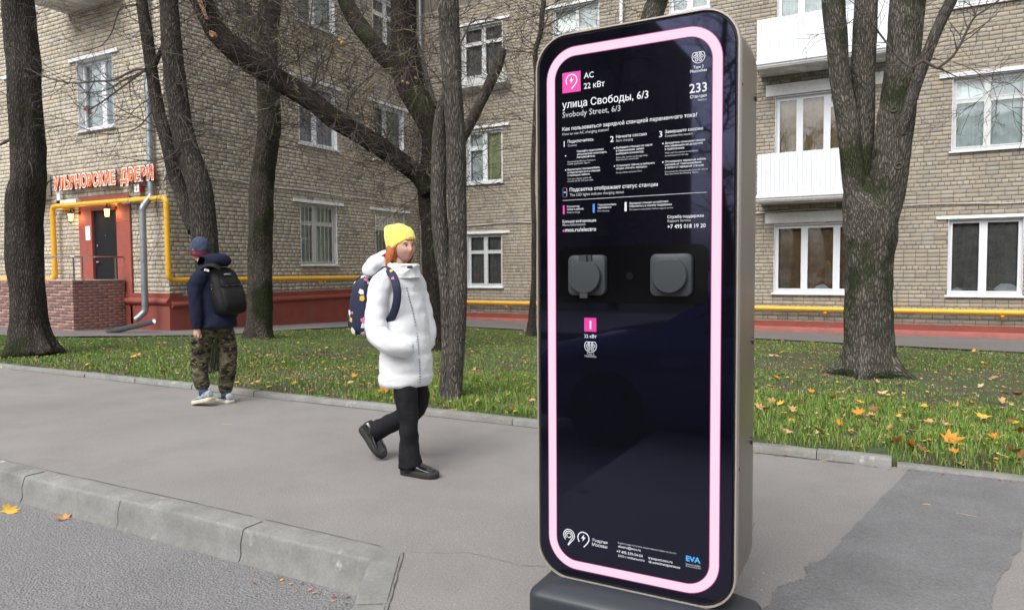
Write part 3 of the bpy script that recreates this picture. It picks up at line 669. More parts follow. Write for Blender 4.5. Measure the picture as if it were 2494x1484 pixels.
# ------------------------------------------------------------------ windows
def window(M, o, label, mulls=(.5,), trans=(), sill=.045, lintel=None, cur=M_cgrey, cur2=None, fm=M_white, fw=.055, lint_h=.085, lint_out=.05, deep=RV, grille=None, side=True, opened=None, lm=M_wpaint, sillm=M_white):
    x0, x1, z0, z1 = o; W_ = x1 - x0; H_ = z1 - z0; b = MB(); y0, y1 = deep - .05, deep + .02
    g = fw
    b.box(x0+.004, y0, z0+.004, x0+g, y1, z1-.004); b.box(x1-g, y0, z0+.004, x1-.004, y1, z1-.004); b.box(x0+g, y0, z1-g, x1-g, y1, z1-.004); b.box(x0+g, y0, z0+.004, x1-g, y1, z0+g)
    xs = [x0 + g] + [x0 + W_*m_ for m_ in mulls] + [x1 - g]
    for m_ in mulls: b.box(x0 + W_*m_ - .045, y0 - .012, z0 + g, x0 + W_*m_ + .045, y1 - .003, z1 - g)
    panes = []
    for i in range(len(xs)-1):
        a = xs[i] + (0 if i == 0 else .045); c = xs[i+1] - (0 if i == len(xs)-2 else .045); tr = [t for (j, t) in trans if j == i]
        zs = [z0 + g] + [z0 + H_*t for t in tr] + [z1 - g]
        for t in tr: b.box(a, y0 - .006, z0 + H_*t - .03, c, y1 - .005, z0 + H_*t + .03)
        for k in range(len(zs)-1):
            d = zs[k] + (0 if k == 0 else .03); e = zs[k+1] - (0 if k == len(zs)-2 else .03); s_ = .038 if fm is M_white else .028
            if opened != (i, k):
                b.box(a, y0-.014, d, a+s_, y1-.01, e); b.box(c-s_, y0-.014, d, c, y1-.01, e); b.box(a+s_, y0-.014, e-s_, c-s_, y1-.01, e); b.box(a+s_, y0-.014, d, c-s_, y1-.01, d+s_)
                panes.append((a+s_, c-s_, d+s_, e-s_))
    w = b.build('window', fm, house, matrix=M, label=label)
    for (a, c, d, e) in panes:
        q = MB(); q.add([(a-.005, y0+.02, d-.005), (c+.005, y0+.02, d-.005), (c+.005, y0+.02, e+.005), (a-.005, y0+.02, e+.005)], [(0, 1, 2, 3)]); q.build('pane', M_glass, w)
    # whitewashed reveals
    q = MB(); t_ = .012
    q.box(x0, -.004, z0, x0+t_, y0, z1); q.box(x1-t_, -.004, z0, x1, y0, z1); q.box(x0+t_, -.002, z1-t_, x1-t_, y0, z1); q.build('reveal', M_wpaint, w)
    q = MB(); q.add([(x0-.05, -.075, z0-.055), (x1+.05, -.075, z0-.055), (x1+.05, -.075, z0-.025), (x0-.05, -.075, z0-.025), (x0-.05, y0, z0-.05), (x1+.05, y0, z0-.05), (x1+.05, y0, z0+.018), (x0-.05, y0, z0+.018)],
          [(0, 1, 2, 3), (3, 2, 6, 7), (4, 7, 6, 5), (0, 3, 7, 4), (1, 5, 6, 2), (0, 4, 5, 1)]); q.build('sill', sillm, w)
    if lintel:
        a, c, d, e = lintel; q = MB(); rings = []
        for x in np.linspace(a, c, 12): 
            n_ = .006*noise.noise(Vector((x*4, d, 0))); rings.append([(x, .1, d+.02), (x, -lint_out+n_, d + n_), (x, -lint_out+n_, e+n_), (x, .1, e)])
        q.loft(rings); q.build('lintel', lm, w)
    # curtain sheet; the grey one stands in for a dark room
    q = MB(); n_ = int(W_/.02); zz0, zz1 = z0, z1
    def curt(xa, xb, mt, yd, amp, frac=1):
        n_ = max(8, int((xb-xa)/.018)); V = []
        for x in np.linspace(xa, xb, n_):
            y = yd + amp*math.sin(x*38 + 2*math.sin(x*9)) + amp*.6*noise.noise(Vector((x*9, z0, 0))); V += [(x, y, z0), (x, y + .01, z1)]
        q = MB(); q.add(V, [(2*i, 2*i+2, 2*i+3, 2*i+1) for i in range(n_-1)]); return q.build('curtain', mt, w, smooth=True)
    if cur2: curt(x0-.02, x0 + W_*.52, cur, y1+.06, .016); curt(x0 + W_*.52, x1+.02, cur2, y1+.055, .016)
    else: curt(x0-.02, x1+.02, cur, y1+.055, .016)
    q = MB(); q.box(x0-.1, y1+.35, z0-.1, x1+.1, y1+.37, z1+.1); q.build('room_back', M_dark, w)
    if grille:
        q = MB(); n_ = grille; yy = .03
        for i in range(n_+1):
            x = x0+.03 + (W_-.06)*i/n_; q.box(x-.006, yy-.006, z0+.01, x+.006, yy+.006, z1-.01)
        for zz in (z0+.12, z1-.12): q.box(x0+.02, yy+.007, zz-.006, x1-.02, yy+.017, zz+.006)
        R = random.Random(int(x0*10)); 
        for i in range(n_):
            for k in range(4):
                if (i + k) % 2: x = x0+.03 + (W_-.06)*i/n_; xx = x + (W_-.06)/n_; zz = z0 + H_*(.17 + .2*k + .04*(i % 3)); q.box(x+.006, yy-.005, zz-.005, xx-.006, yy+.005, zz+.005)
        q.build('security_grille', M_iron, w)
    return w
def lt(o, z, l=.27, r=.27, h=.085): return (o[0]-l, o[1]+r, z, z+h)
window(WA, A1, 'white window above the shop sign with pale curtains', lintel=lt(A1, 6.62, .27, .27), cur=M_cwhite, mulls=(.6,), deep=.2)
window(WA, A2, 'white window partly hidden by the leftmost tree', lintel=lt(A2, 6.62), cur=M_cwhite)
window(WA, A3, 'white window high up behind the leftmost tree', cur=M_cwhite)
window(WA, A1u, 'balcony window at the top left', cur=M_cgrey)
window(WA, A0, 'ground floor window left of the shop door', cur=M_cgrey, fm=M_gframe, grille=8)
window(WB, B1, 'ground floor window with rusty cream grille and green curtains', lintel=lt(B1, 3.30), cur=M_glassg, fm=M_gframe, grille=9, mulls=(.42,), trans=((0, .68), (1, .68)), sillm=M_gframe)
window(WB, B1b, 'ground floor window with grille above the yellow beanie', lintel=lt(B1b, 3.30), cur=M_cgrey, fm=M_gframe, grille=9, trans=((0, .68), (1, .68)), sillm=M_gframe)
window(WB, B2, 'first floor window with blue patterned curtains', lintel=lt(B2, 6.74, .3, .25), cur=M_cblue, mulls=(.45,))
window(WB, B2b, 'first floor window beside the dark leaning tree', lintel=lt(B2b, 6.74, .22, .3), cur=M_cdark, cur2=M_glassg, mulls=(.42,), trans=((0, .3),))
window(WB, B3, 'second floor window behind the branches', cur=M_glassg, cur2=M_cwhite, mulls=(.45,))
window(WB, B3b, 'second floor window beside the upright dark trunk', lintel=None, cur=M_cgrey, mulls=(.5,), trans=((0, .72), (1, .72)))
window(WC, C1, 'ground floor double window right of the twin stem tree', lintel=lt(C1, 2.56, .2, .3), cur=M_cgrey, fm=M_gframe, mulls=(.5,), trans=((0, .66), (1, .66)), fw=.07)
window(WC, C2, 'first floor window with lime green curtain', lintel=lt(C2, 6.05, .2, .28), cur=M_cwhite, cur2=M_clime, mulls=(.48,), trans=((0, .68),))
window(WC, C3, 'second floor window above the little iron railing', lintel=lt(C3, 9.47, .2, .28), cur=M_cdark, fm=M_gframe, mulls=(.5,), trans=((0, .68), (1, .68)), cur2=M_cgrey)
window(WC, D1, 'ground floor window behind the charging station', lintel=lt(D1, 2.56), cur=M_cgrey)
window(WC, D2, 'first floor window behind the charging station', lintel=lt(D2, 6.05), cur=M_cgrey)
window(WC, D3, 'old window with one casement open above the charging station', lintel=lt(D3, 9.47, .3, .25), cur=M_cwhite, fm=M_gframe, trans=((0, .6), (1, .6)), opened=(0, 1))
window(WC, S1, 'stairwell window above the charging station', cur=M_cwhite, fm=M_white)
window(WC, S0, 'stairwell window hidden behind the charging station', cur=M_cgrey)
window(WC, E1, 'wide ground floor window with brown drapes under the balcony', mulls=(.325, .66), lintel=(E1[0]-.22, E1[1]+.22, 2.56, 2.84), lint_out=.02, cur=M_cbrown, fw=.07)
window(WC, E2, 'wide balcony window with warm drapes on the first floor', mulls=(.26, .545), trans=((2, .87),), lintel=(E2[0]-.24, E2[1]+.22, 5.98, 6.28), lint_out=.02, cur=M_cwood, fw=.07)
window(WC, E3, 'wide white balcony window on the second floor', mulls=(.26, .545), lintel=(E3[0]-.24, E3[1]+.22, 9.45, 9.75), lint_out=.02, cur=M_cwhite, fw=.07)
window(WC, F1, 'ground floor window with dark lace curtain right of the big tree', mulls=(.48,), lintel=(F1[0]-.26, F1[1]+.3, 2.51, 2.585), cur=M_cdark)
window(WC, F2, 'first floor four pane window right of the big tree', mulls=(.48,), trans=((0, .68), (1, .68)), lintel=(F2[0]-.28, F2[1]+.3, 5.93, 6.02), cur=M_cwhite, fm=M_gframe, fw=.07)
window(WC, F3, 'second floor window at the top right corner', mulls=(.48,), cur=M_cwhite)
window(WC, G1, 'window at the end of the ground floor', cur=M_cgrey); window(WC, G2, 'window at the end of the first floor', cur=M_cgrey)

# balconies of the block
def balcony(x0, x1, zs, zt, label, out=.9, soff=.17, n=27):
    b = MB(); rings = []
    b.box(x0 - .03, -out - .02, zs - soff, x1 + .03, .1, zs - .03)
    p = b.build('balcony', M_slab, house, matrix=WC, label=label)
    b = MB(); prof = [(-out-.02, zs-soff+.01), (-out-.055, zs-soff+.05), (-out-.045, zs-soff+.075), (-out-.085, zs-soff+.10), (-out-.085, zs-.02), (-out+.02, zs-.02), (-out+.02, zs-soff+.01)]
    b.loft([[(x, y, z) for y, z in prof] for x in (x0-.06, x1+.06)]); b.build('cornice', M_wpaint, p, bevel=.004)
    dx = (x1 - x0) / n; q = MB(); t = .012
    me = None
    q.loft([[(.005, 0, z), (.009, -.0035, z), (dx-.009, -.0035, z), (dx-.005, 0, z), (dx-.005, .008, z), (.005, .008, z)] for z in (zs + .03, zt)]); me = q.mesh('slat')
    me.materials.append(M_slat)
    for i in range(n):
        o = bpy.data.objects.new('slat', me); COL.objects.link(o); o.parent = p; o.location = (x0 + dx*i, -out, random.uniform(-.006, .006))
    q = MB(); q.box(x0, -out+.012, zs+.02, x1, -out+.03, zt-.01); q.box(x0, -out+.031, zs+.02, x0+.02, 0, zt-.01); q.box(x1-.02, -out+.031, zs+.02, x1, 0, zt-.01); q.build('backing_sheet', M_slat, p)
    q = MB(); q.box(x0-.01, -out-.035, zs-.02, x1+.01, -out+.03, zs+.028); q.build('drip_strip', M_white, p)
    q = MB()
    for i in range(0, n, 2):
        for zz in (zs+.1, zt-.07): q.tube([(x0+dx*(i+.5), -out-.008, zz), (x0+dx*(i+.5), -out-.014, zz)], .009, 6)
    q.build('screws', M_dark, p)
balcony(-3.28, -.30, 3.24, 4.32, 'white slatted balcony on the first floor behind the big tree')
balcony(-3.32, -.27, 6.68, 7.77, 'white slatted balcony on the second floor')
b = MB(); b.box(-3.35, -.55, 7.86, -2.4, -.4, 7.885); b.build('loose_board', mat('wood board', (.3, .19, .09), .8), house, matrix=WC)
# balcony at the top left
b = MB(); b.box(-18.45, -.95, 7.84, -16.15, .1, 8.0); p = b.build('balcony', M_slab, house, matrix=WA, label='concrete balcony slab at the top left')
b = MB(); b.box(-18.5, -1.0, 8.0, -16.1, -.93, 8.9); b.box(-18.5, -.93, 8.0, -18.43, 0, 8.9); b.build('parapet', M_wpaint, p)
# small flower balcony with iron railing
b = MB(); b.loft([[(-13.1, .1, 7.20), (-11.16, .1, 7.20), (-11.16, -.22, 7.28), (-13.1, -.22, 7.28)], [(-13.15, .1, 7.36), (-11.1, .1, 7.36), (-11.1, -.34, 7.36), (-13.15, -.34, 7.36)], [(-13.15, .1, 7.44), (-11.1, .1, 7.44), (-11.1, -.34, 7.44), (-13.15, -.34, 7.44)]])
p = b.build('flower_balcony', M_slab, house, matrix=WC)
b = MB(); b.box(-13.0, -.3, 7.445, -11.25, -.02, 7.58); b.build('planter_box', M_gframe, p)
b = MB()
for i in range(19): x = -13.08 + i*.105; b.box(x-.007, -.335, 7.445, x+.007, -.321, 7.72)
for i in range(4): y = -.25 + i*.075; b.box(-11.19, y, 7.445, -11.176, y+.012, 7.72)
b.box(-13.1, -.345, 7.66, -11.165, -.336, 7.68); b.build('iron_railing', M_wpaint, p)
# ------------------------------------------------------------------ pipes, cables
def bend(pts, r=.13, n=6):
    'round the corners of a polyline'
    P = [Vector(p) for p in pts]; o = [P[0]]
    for i in range(1, len(P)-1):
        a = (P[i-1]-P[i]).normalized(); c = (P[i+1]-P[i]).normalized(); rr = min(r, (P[i-1]-P[i]).length*.45, (P[i+1]-P[i]).length*.45)
        A, C = P[i] + a*rr, P[i] + c*rr
        for k in range(n+1):
            t = k/n; o.append(A*(1-t)**2 + P[i]*2*t*(1-t) + C*t*t)
    o.append(P[-1]); return o
gp = empty('gas_pipe', (-19.2, VA-.15, 1.2), label='yellow gas pipe running along the brick walls and arching over the shop door', cat='pipe')
GI = Matrix.Translation((19.2, -VA+.15, -1.2))
b = MB(); b.tube(bend([(-27, 10.47, 1.19), (-19.13, 10.47, 1.19), (-19.13, 10.47, 3.06), (-14.60, 10.47, 3.04), (-14.60, 10.47, 1.17), (-14.62, 20.28, 1.13), (-14.62, 20.28, .27), (8, 20.28, .25)], .16), .062, 14)
b.build('pipe', M_yellow, gp, smooth=True, matrix=GI, sharp=60)
def collar(p, d, r=.069, L=.012):
    p = Vector(p); d = Vector(d); b = MB(); b.tube([p - d*L, p + d*L], r, 14); b.build('collar', M_yellow, gp, smooth=True, matrix=GI, sharp=40)
for z in (1.45, 2.85): collar((-19.13, 10.47, z), (0, 0, 1))
for z in (1.42, 2.82): collar((-14.60, 10.47, z), (0, 0, 1))
def brk(x, y, z, out):
    b = MB(); o = Vector(out); s = Vector((-o.y, o.x, 0)) * .035; p = Vector((x, y, z)); q = p + o*.16; p2 = p - o*.07
    v = [p2 - s + Vector((0, 0, -.075)), p2 + s + Vector((0, 0, -.075)), q + s + Vector((0, 0, -.075)), q - s + Vector((0, 0, -.075))]
    b.loft([[x_ for x_ in v], [x_ + Vector((0, 0, -.03)) for x_ in v]]); b.tube([p + Vector((0, 0, -.1)), p + Vector((0, 0, -.17))], .01, 6)
    b.tube([p + s*.0 + Vector((0, 0, 0)) - s*.12, p + s*.12], .072, 14)
    b.build('bracket', M_yellow, gp, matrix=GI)
brk(-18.6, 10.47, 3.06, (0, 1, 0)); brk(-16.35, 10.47, 3.05, (0, 1, 0))
for v in (12.0, 15.45, 18.6): brk(-14.62, v, 1.14, (-1, 0, 0))
for u in (-11.2, -8.2, -5, -1.65, 2.2, 5.4): brk(u, 20.28, .26, (0, 1, 0))
def downpipe(name, pts, r, label, mt=M_galv, bands=()):
    b = MB(); b.tube(bend(pts, .05, 2), r, 16); o = b.build(name, mt, label=label, cat='downpipe', smooth=True, sharp=35)
    for z, x, y in bands:
        q = MB(); q.tube([(x, y, z-.012), (x, y, z+.012)], r+.007, 16); q.tube([(x, y, z+.04), (x, y, z+.05)], r+.005, 16); q.build('joint_band', mt, o, smooth=True, sharp=35)
    return o
dp = downpipe('downpipe', [(-15.20, 10.52, 14.2), (-15.20, 10.52, 3.12), (-15.17, 10.27, 2.83), (-15.19, 10.27, .46), (-15.27, 10.14, .31), (-15.30, 10.10, .27)], .072, 'thick galvanised downpipe beside the shop door with a bent foot', bands=[(z, -15.20, 10.52) for z in (3.25, 3.5, 4.6, 5.8, 7)] + [(z, -15.185, 10.27) for z in (2.75, 2.1, 1.6, 1.0, .6)])
# loose gutter trough at its foot
tr = empty('gutter_trough', (-15.1, 9.95, .2), label='grey metal gutter trough sloping from the downpipe foot onto the grass', cat='gutter')
p, q = at(374, 776, 9.95), at(262, 812, 9.35); q.z = hn(q.x, q.y) + .09; d = (q-p).normalized(); s = d.cross(Vector((0, 0, 1))).normalized(); n = s.cross(d)
b = MB(); ring = lambda c: [c + s*  .12*math.cos(a) - n*.12*math.sin(a) for a in [PI*k/8 for k in range(9)]] + [c + s*.112*math.cos(a) - n*.112*math.sin(a) for a in [PI*k/8 for k in range(8, -1, -1)]]
b.loft([ring(p), ring((p+q)/2), ring(q)]); b.build('trough', M_galv, tr, matrix=Matrix.Translation(-tr.location), sharp=40, smooth=True)
downpipe('downpipe', [(-14.5, 20.22, 14.2), (-14.5, 20.22, -.2)], .06, 'slim grey downpipe in the corner behind the dark leaning tree', bands=[(z, -14.5, 20.22) for z in (1.2, 2.4, 3.6, 4.9, 6.2, 7.5, 9)], mt=M_galv)
downpipe('downpipe', [(-7.3, 20.3, 14.2), (-7.3, 20.3, -.2)], .055, 'white downpipe on the brick wall above the charging station', bands=[(z, -7.3, 20.3) for z in (8.9, 7.5, 5.5, 3.5)], mt=M_white)
def cable(pts, r, mt, label, name='cable'):
    b = MB(); P = spline([(*p, r) for p in pts], .15); b.tube([p[:3] for p in P], r, 5); return b.build(name, mt, label=label, cat='cable', smooth=True)
M_cab = mat('cable sheath', (.42, .41, .38), .7)
cable([(-15.1, 10.60, 3.33), (-14.98, 10.58, 3.28), (-14.86, 10.58, 3.33), (-14.78, 10.60, 3.6), (-14.78, 10.8, 3.70), (-14.79, 11.7, 3.66), (-14.79, 12.6, 3.67), (-14.79, 13.0, 3.62), (-14.79, 13.9, 3.61), (-14.79, 15, 3.64), (-14.79, 16.7, 3.59), (-14.79, 17.3, 3.62), (-14.79, 20.2, 3.60)], .016, M_cab, 'grey cable sagging along the wall above the grilled windows')
cable([(-14.6, 20.42, 3.1)] + [(x, 20.42, 2.87 + .03*math.sin(x*2.1) + .015*noise.noise(Vector((x*2, 0, 0)))) for x in np.arange(-13.8, 8, .7)], .016, M_cab, 'thin pale cable running above the right hand ground floor windows')

# ------------------------------------------------------------------ shop sign
M_sw = mat('sign white edge', (.88, .87, .86), .5); M_so = mat('sign orange face', (.80, .17, .035), .45, var=[(4, .08)]); M_sr = mat('sign red side', (.35, .012, .02), .5)
sign = empty('shop_sign', (-19.1, 10.5, 3.5), label='orange and white raised shop letters above the black door', cat='sign')
def rel(e): return Matrix.Translation(-Vector(e.location))
def letters(s, x0, x1, z, cap, sx):
    me, co = text_mesh(s, 0, 0, 3); mn, mx = co[:, 0].min(), co[:, 0].max(); full = (x1-x0)/(mx-mn); x = x0
    for ch in s:
        m1, c1 = text_mesh(ch, .028, 0, 3); w = (c1[:, 0].max()-c1[:, 0].min())
        yield ch, w
def sign_word(s, x0, x1, z, cap):
    ws = []
    for ch in s: m1, c1 = text_mesh(ch, 0, 0, 3); ws.append(c1[:, 0].max()-c1[:, 0].min())
    gap = .19; tot = sum(ws) + gap*(len(s)-1); sc = (x1-x0)/tot; x = x0
    for ch, w in zip(s, ws):
        def put(name, mts, bold, ext, y, parent, sides=True):
            me, co = text_mesh(ch, bold, ext, 3); me = me.copy(); base, cb = text_mesh(ch, 0, 0, 3); ox = cb[:, 0].min(); oz = 0
            c2 = np.empty_like(co); c2[:, 0] = x + (co[:, 0]-ox)*sc; c2[:, 1] = y - co[:, 2]; c2[:, 2] = z + co[:, 1]*cap/.73
            me.vertices.foreach_set('co', c2.ravel()); me.update(); me.materials.clear()
            for q in mts: me.materials.append(q)
            if len(mts) > 1:
                me.polygons.foreach_set('material_index', [0 if abs(p.normal.y) > .7 else 1 for p in me.polygons])
            return link(name, me, parent, None, rel(sign) if parent is sign else None)
        L_ = put('letter', (M_sw, M_sr), .085, .025, 10.47, sign)
        put('letter_face', (M_so,), .018, .006, 10.441, L_)
        x += (w + gap)*sc
sign_word('УЛЬЯНОВСКИЕ', -18.97, -16.44, 3.475, .30)
sign_word('ДВЕРИ', -16.20, -15.02, 3.49, .30)
b = MB(); b.box(-18.97, 10.53, 3.53, -15.0, 10.55, 3.56); b.box(-18.97, 10.53, 3.69, -15.0, 10.55, 3.72); 
for x in np.arange(-18.8, -15, .6): b.box(x, 10.55, 3.5, x+.03, 10.64, 3.76)
b.build('mounting_rail', mat('sign rail', (.45, .3, .2), .6), sign, matrix=rel(sign))
b = MB(); b.box(-18.98, 10.5, 3.12, -18.84, 10.53, 3.50); b.box(-18.98, 10.5, 3.12, -18.15, 10.53, 3.205); b.box(-18.98, 10.531, 3.13, -18.15, 10.64, 3.20); b.build('old_sign_frame', M_wpaint, sign, matrix=rel(sign))
# hydrant plate
hp = empty('hydrant_sign', (-15.65, 10.5, 3.3), label='small red and white plate sign between the shop letters and the downpipe', cat='sign')
b = MB(); b.box(-15.79, 10.50, 3.22, -15.58, 10.58, 3.42); b.build('red_case', M_sr, hp, matrix=rel(hp), bevel=.01)
b = MB(); b.box(-15.78, 10.492, 3.23, -15.61, 10.499, 3.41); b.build('white_plate', M_sw, hp, matrix=rel(hp))
o = text_on('ПГ', -15.745, -15.635, 3.335, 10.489, 'printed_text', M_dark, hp, bold=.02); o.matrix_local = rel(hp)
b = MB(); b.box(-15.697, 10.487, 3.25, -15.683, 10.490, 3.33); b.box(-15.745, 10.487, 3.29, -15.635, 10.490, 3.303); b.build('printed_mark', M_dark, hp, matrix=rel(hp))
# air conditioner
ac = empty('air_conditioner', (-19.7, 10.4, 3.3), label='cream air conditioner box on the wall behind the leftmost tree', cat='air conditioner')
b = MB(); b.box(-20.15, 10.28, 3.36, -19.42, 10.6, 3.93); b.build('case', mat('ac cream', (.5, .49, .44), .5), ac, matrix=rel(ac), bevel=.02)
b = MB(); b.tube([(-19.95, 10.27, 3.64), (-19.95, 10.26, 3.64)], .2, 20); b.build('fan_grille', M_dark, ac, matrix=rel(ac))
b = MB(); b.box(-20.1, 10.2, 3.28, -20.05, 10.64, 3.35); b.box(-19.5, 10.2, 3.28, -19.45, 10.64, 3.35); b.build('bracket', M_gframe, ac, matrix=rel(ac))
b = MB(); P = spline([(-19.42, 10.45, 3.6, .02), (-19.3, 10.4, 3.55, .02), (-19.22, 10.45, 3.7, .02), (-19.08, 10.52, 3.74, .02), (-18.95, 10.56, 3.72, .02)], .05); b.tube([p[:3] for p in P], .018, 6); b.build('hose', M_dark, ac, smooth=True, matrix=rel(ac))

# ------------------------------------------------------------------ shop door
b = MB()
for a in cuts(AD[0], AD[1], AD[2], AD[3], [(-17.75, -16.72, 1.14, 2.90)]): b.add([(a[0], -.012, a[2]), (a[1], -.012, a[2]), (a[1], -.012, a[3]), (a[0], -.012, a[3])], [(0, 1, 2, 3)])
b.box(-17.75, -.012, 1.14, -17.74, .2, 2.90); b.box(-16.73, -.012, 1.14, -16.72, .2, 2.90); b.box(-17.75, -.012, 2.89, -16.72, .2, 2.90); b.box(AD[0]-.0, -.0125, AD[3]-.02, AD[1], .03, AD[3]); b.box(AD[1]-.02, -.05, .12, AD[1]+.06, .03, 3.18)
dr = b.build('doorway', M_portal, house, matrix=WA, label='brick red painted surround of the shop door')
b = MB(); b.box(-17.74, .05, 1.14, -16.73, .12, 2.89); dl = b.build('door', M_door, dr, bevel=.004, label='black metal shop door')
b = MB(); b.tube([(-17.60, .05, 1.62), (-17.60, .0, 1.62)], .03, 12); b.tube([(-17.60, .0, 1.62), (-17.49, .0, 1.62)], .013, 8); b.tube([(-17.60, .05, 2.03), (-17.60, .03, 2.03)], .035, 12); b.tube([(-17.25, .05, 2.27), (-17.25, .035, 2.27)], .014, 10); b.build('handle', M_chrome, dr, smooth=True, sharp=40)
b = MB(); b.box(-17.99, -.02, 2.17, -17.80, -.0135, 2.52); pp = b.build('notice', M_sw, dr)
for k, w in enumerate((.14, .10, .12, .07, .10)): q = MB(); q.box(-17.96, -.0215, 2.46 - k*.055, -17.96+w, -.0203, 2.475 - k*.055); q.build('printed_line', M_plinth if k == 0 else M_iron, dr)
b = MB(); b.box(-15.95, -.35, 2.96, -15.65, .0, 2.99); b.build('vent_hood', M_galv, dr)
# lanterns
M_lamp = mat('lamp glass', (.9, .7, .35), .4, emit=((1, .60, .20), 4)); M_lanf = mat('lantern metal', (.03, .022, .015), .4, metal=.8)
def lantern(x, z, label):
    e = empty('wall_lantern', (x, VA-.24, z), label=label, cat='lamp', group='lit lanterns beside the shop door')
    b = MB(); b.tube([(0, .24, .03), (0, .22, .03)], .05, 10); b.tube(bend([(0, .22, .03), (0, .1, .02), (0, .05, .14), (0, 0, .12), (0, 0, .06)], .05), .011, 6); b.build('arm', M_lanf, e, smooth=True)
    b = MB(); b.loft([[(r*math.cos(a), r*math.sin(a), z_) for a in [PI/3*k for k in range(6)]] for r, z_ in ((.012, .10), (.02, .07), (.075, .02), (.08, .005), (.06, 0))]); b.loft([[(r*math.cos(a), r*math.sin(a), z_) for a in [PI/3*k for k in range(6)]] for r, z_ in ((.045, -.19), (.05, -.205), (.015, -.23), (.004, -.255))])
    for k in range(6): a = PI/3*k; b.tube([(.068*math.cos(a), .068*math.sin(a), 0), (.048*math.cos(a), .048*math.sin(a), -.19)], .009, 4)
    b.build('cage', M_lanf, e)
    b = MB(); b.loft([[(r*math.cos(a), r*math.sin(a), z_) for a in [PI/3*k for k in range(6)]] for r, z_ in ((.06, -.002), (.041, -.188))]); b.build('lamp_glass', M_lamp, e)
    l = bpy.data.lights.new('lamp_bulb', 'POINT'); l.energy = 2.2; l.color = (1, .55, .2); l.shadow_soft_size = .05; o = bpy.data.objects.new('lamp_bulb', l); COL.objects.link(o); o.parent = e; o.location = (0, .1, -.1)
lantern(-18.22, 2.83, 'lit brass lantern left of the black shop door'); lantern(-16.72, 2.88, 'lit brass lantern at the upper right of the black shop door')

# ------------------------------------------------------------------ porch with stamped brick pattern and steel rail
VP = 9.34; PX = -16.40
po = empty('porch', (-18, 10, 0), label='raised shop porch with stamped red brick pattern', cat='porch'); RP = rel(po)
b = MB(); b.box(-22.0, VP+.012, -.1, PX-.012, VA-.05, 1.165); core = b.build('core', M_pmort, po, matrix=RP)
b = MB(); b.box(-22.03, VP-.015, 1.165, PX+.015, VA-.05, 1.185); b.build('coping', M_pmort, po, matrix=RP)
R = random.Random(9); bw, bh = .235, .068
pc = []
for face in (0, 1):
    L0, L1 = ((-19.9, PX) if face == 0 else (VP, VA-.06)); row = 0; z = .0
    while z < 1.15:
        x = L0 - (bw/2 if row % 2 else 0)
        while x < L1:
            a, c = max(x+.006, L0), min(x+bw-.006, L1); x += bw
            if c - a > .04: pc.append((face, a, c, z+.006, min(z+bh-.006, 1.16), R.gauss(1, .13), R.random()))
        z += bh; row += 1
pm = {}
cnt = 0; V, F, C = [], [], []; k = 0
for face, a, c, z0, z1, t, kk in pc:
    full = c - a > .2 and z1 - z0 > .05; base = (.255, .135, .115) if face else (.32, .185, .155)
    if kk < .2: base = (.20, .12, .115)
    colr = tuple(q*t for q in base)
    if full and cnt < 299:
        key = (face, cnt % 8)
        if key not in pm:
            v, f = brick_geo(-bw/2+.006, bw/2-.006, -bh/2+.006, bh/2-.006, .003); me = npmesh('brick', v, f, np.array([colr]*len(v))); me.materials.append(M_porch); pm[key] = me
        o = bpy.data.objects.new('brick', pm[key]); COL.objects.link(o); o.parent = po; cnt += 1
        M = (Matrix.Translation(((a+c)/2, VP, (z0+z1)/2)) if face == 0 else Matrix.Translation((PX, (a+c)/2, (z0+z1)/2)) @ Matrix.Rotation(PI/2, 4, 'Z')); o.matrix_local = RP @ M
    else:
        v, f = brick_geo(a, c, z0, z1, .003); Mx = Matrix.Translation((0, VP, 0)) if face == 0 else Matrix.Translation((PX, 0, 0)) @ Matrix.Rotation(PI/2, 4, 'Z')
        V += [tuple(Mx @ Vector(p)) for p in v]; F += [tuple(i+k for i in g) for g in f]; C += [colr]*12; k += 12
props(link('brickwork', npmesh('brickwork', V, F, np.array(C)), po, M_porch, RP), kind='stuff')
st = MB()
for i in range(4): st.box(-22.3 - .3*i, VP+.1, -.1, -22.0 - .3*i, VA-.1, .95 - .24*i)
st.build('steps', M_pmort, po, matrix=RP)
b = MB(); b.box(-21.2, 9.0, -.1, -19.6, VP-.01, .17); b.build('low_step', M_pmort, po, matrix=RP)
rl = empty('handrail', (-17, 9.6, 1.2), label='stainless steel handrail round the shop porch', cat='railing'); RR = rel(rl)
M_posts = [(-19.9, VP+.06), (-18.7, VP+.06), (-17.62, VP+.06), (PX-.06, VP+.06), (PX-.06, 9.6), (PX-.06, 10.38)]
b = MB(); b.tube(bend([(-20.9, VP+.06, 1.72), (-16.52, VP+.06, 1.725), (PX-.06, VP+.12, 1.725), (PX-.06, 10.6, 1.725)], .06), .021, 10); b.build('top_rail', M_chrome, rl, smooth=True, matrix=RR)
for x, y in M_posts[:3] + [(PX-.06, 9.2+.22), (PX-.06, 9.62), (PX-.06, 10.4)]:
    b = MB(); b.tube([(x, y, 1.185), (x, y, 1.70)], .019, 10); b.tube([(x, y, 1.185), (x, y, 1.197)], .04, 10); b.build('post', M_chrome, rl, smooth=True, sharp=40, matrix=RR)

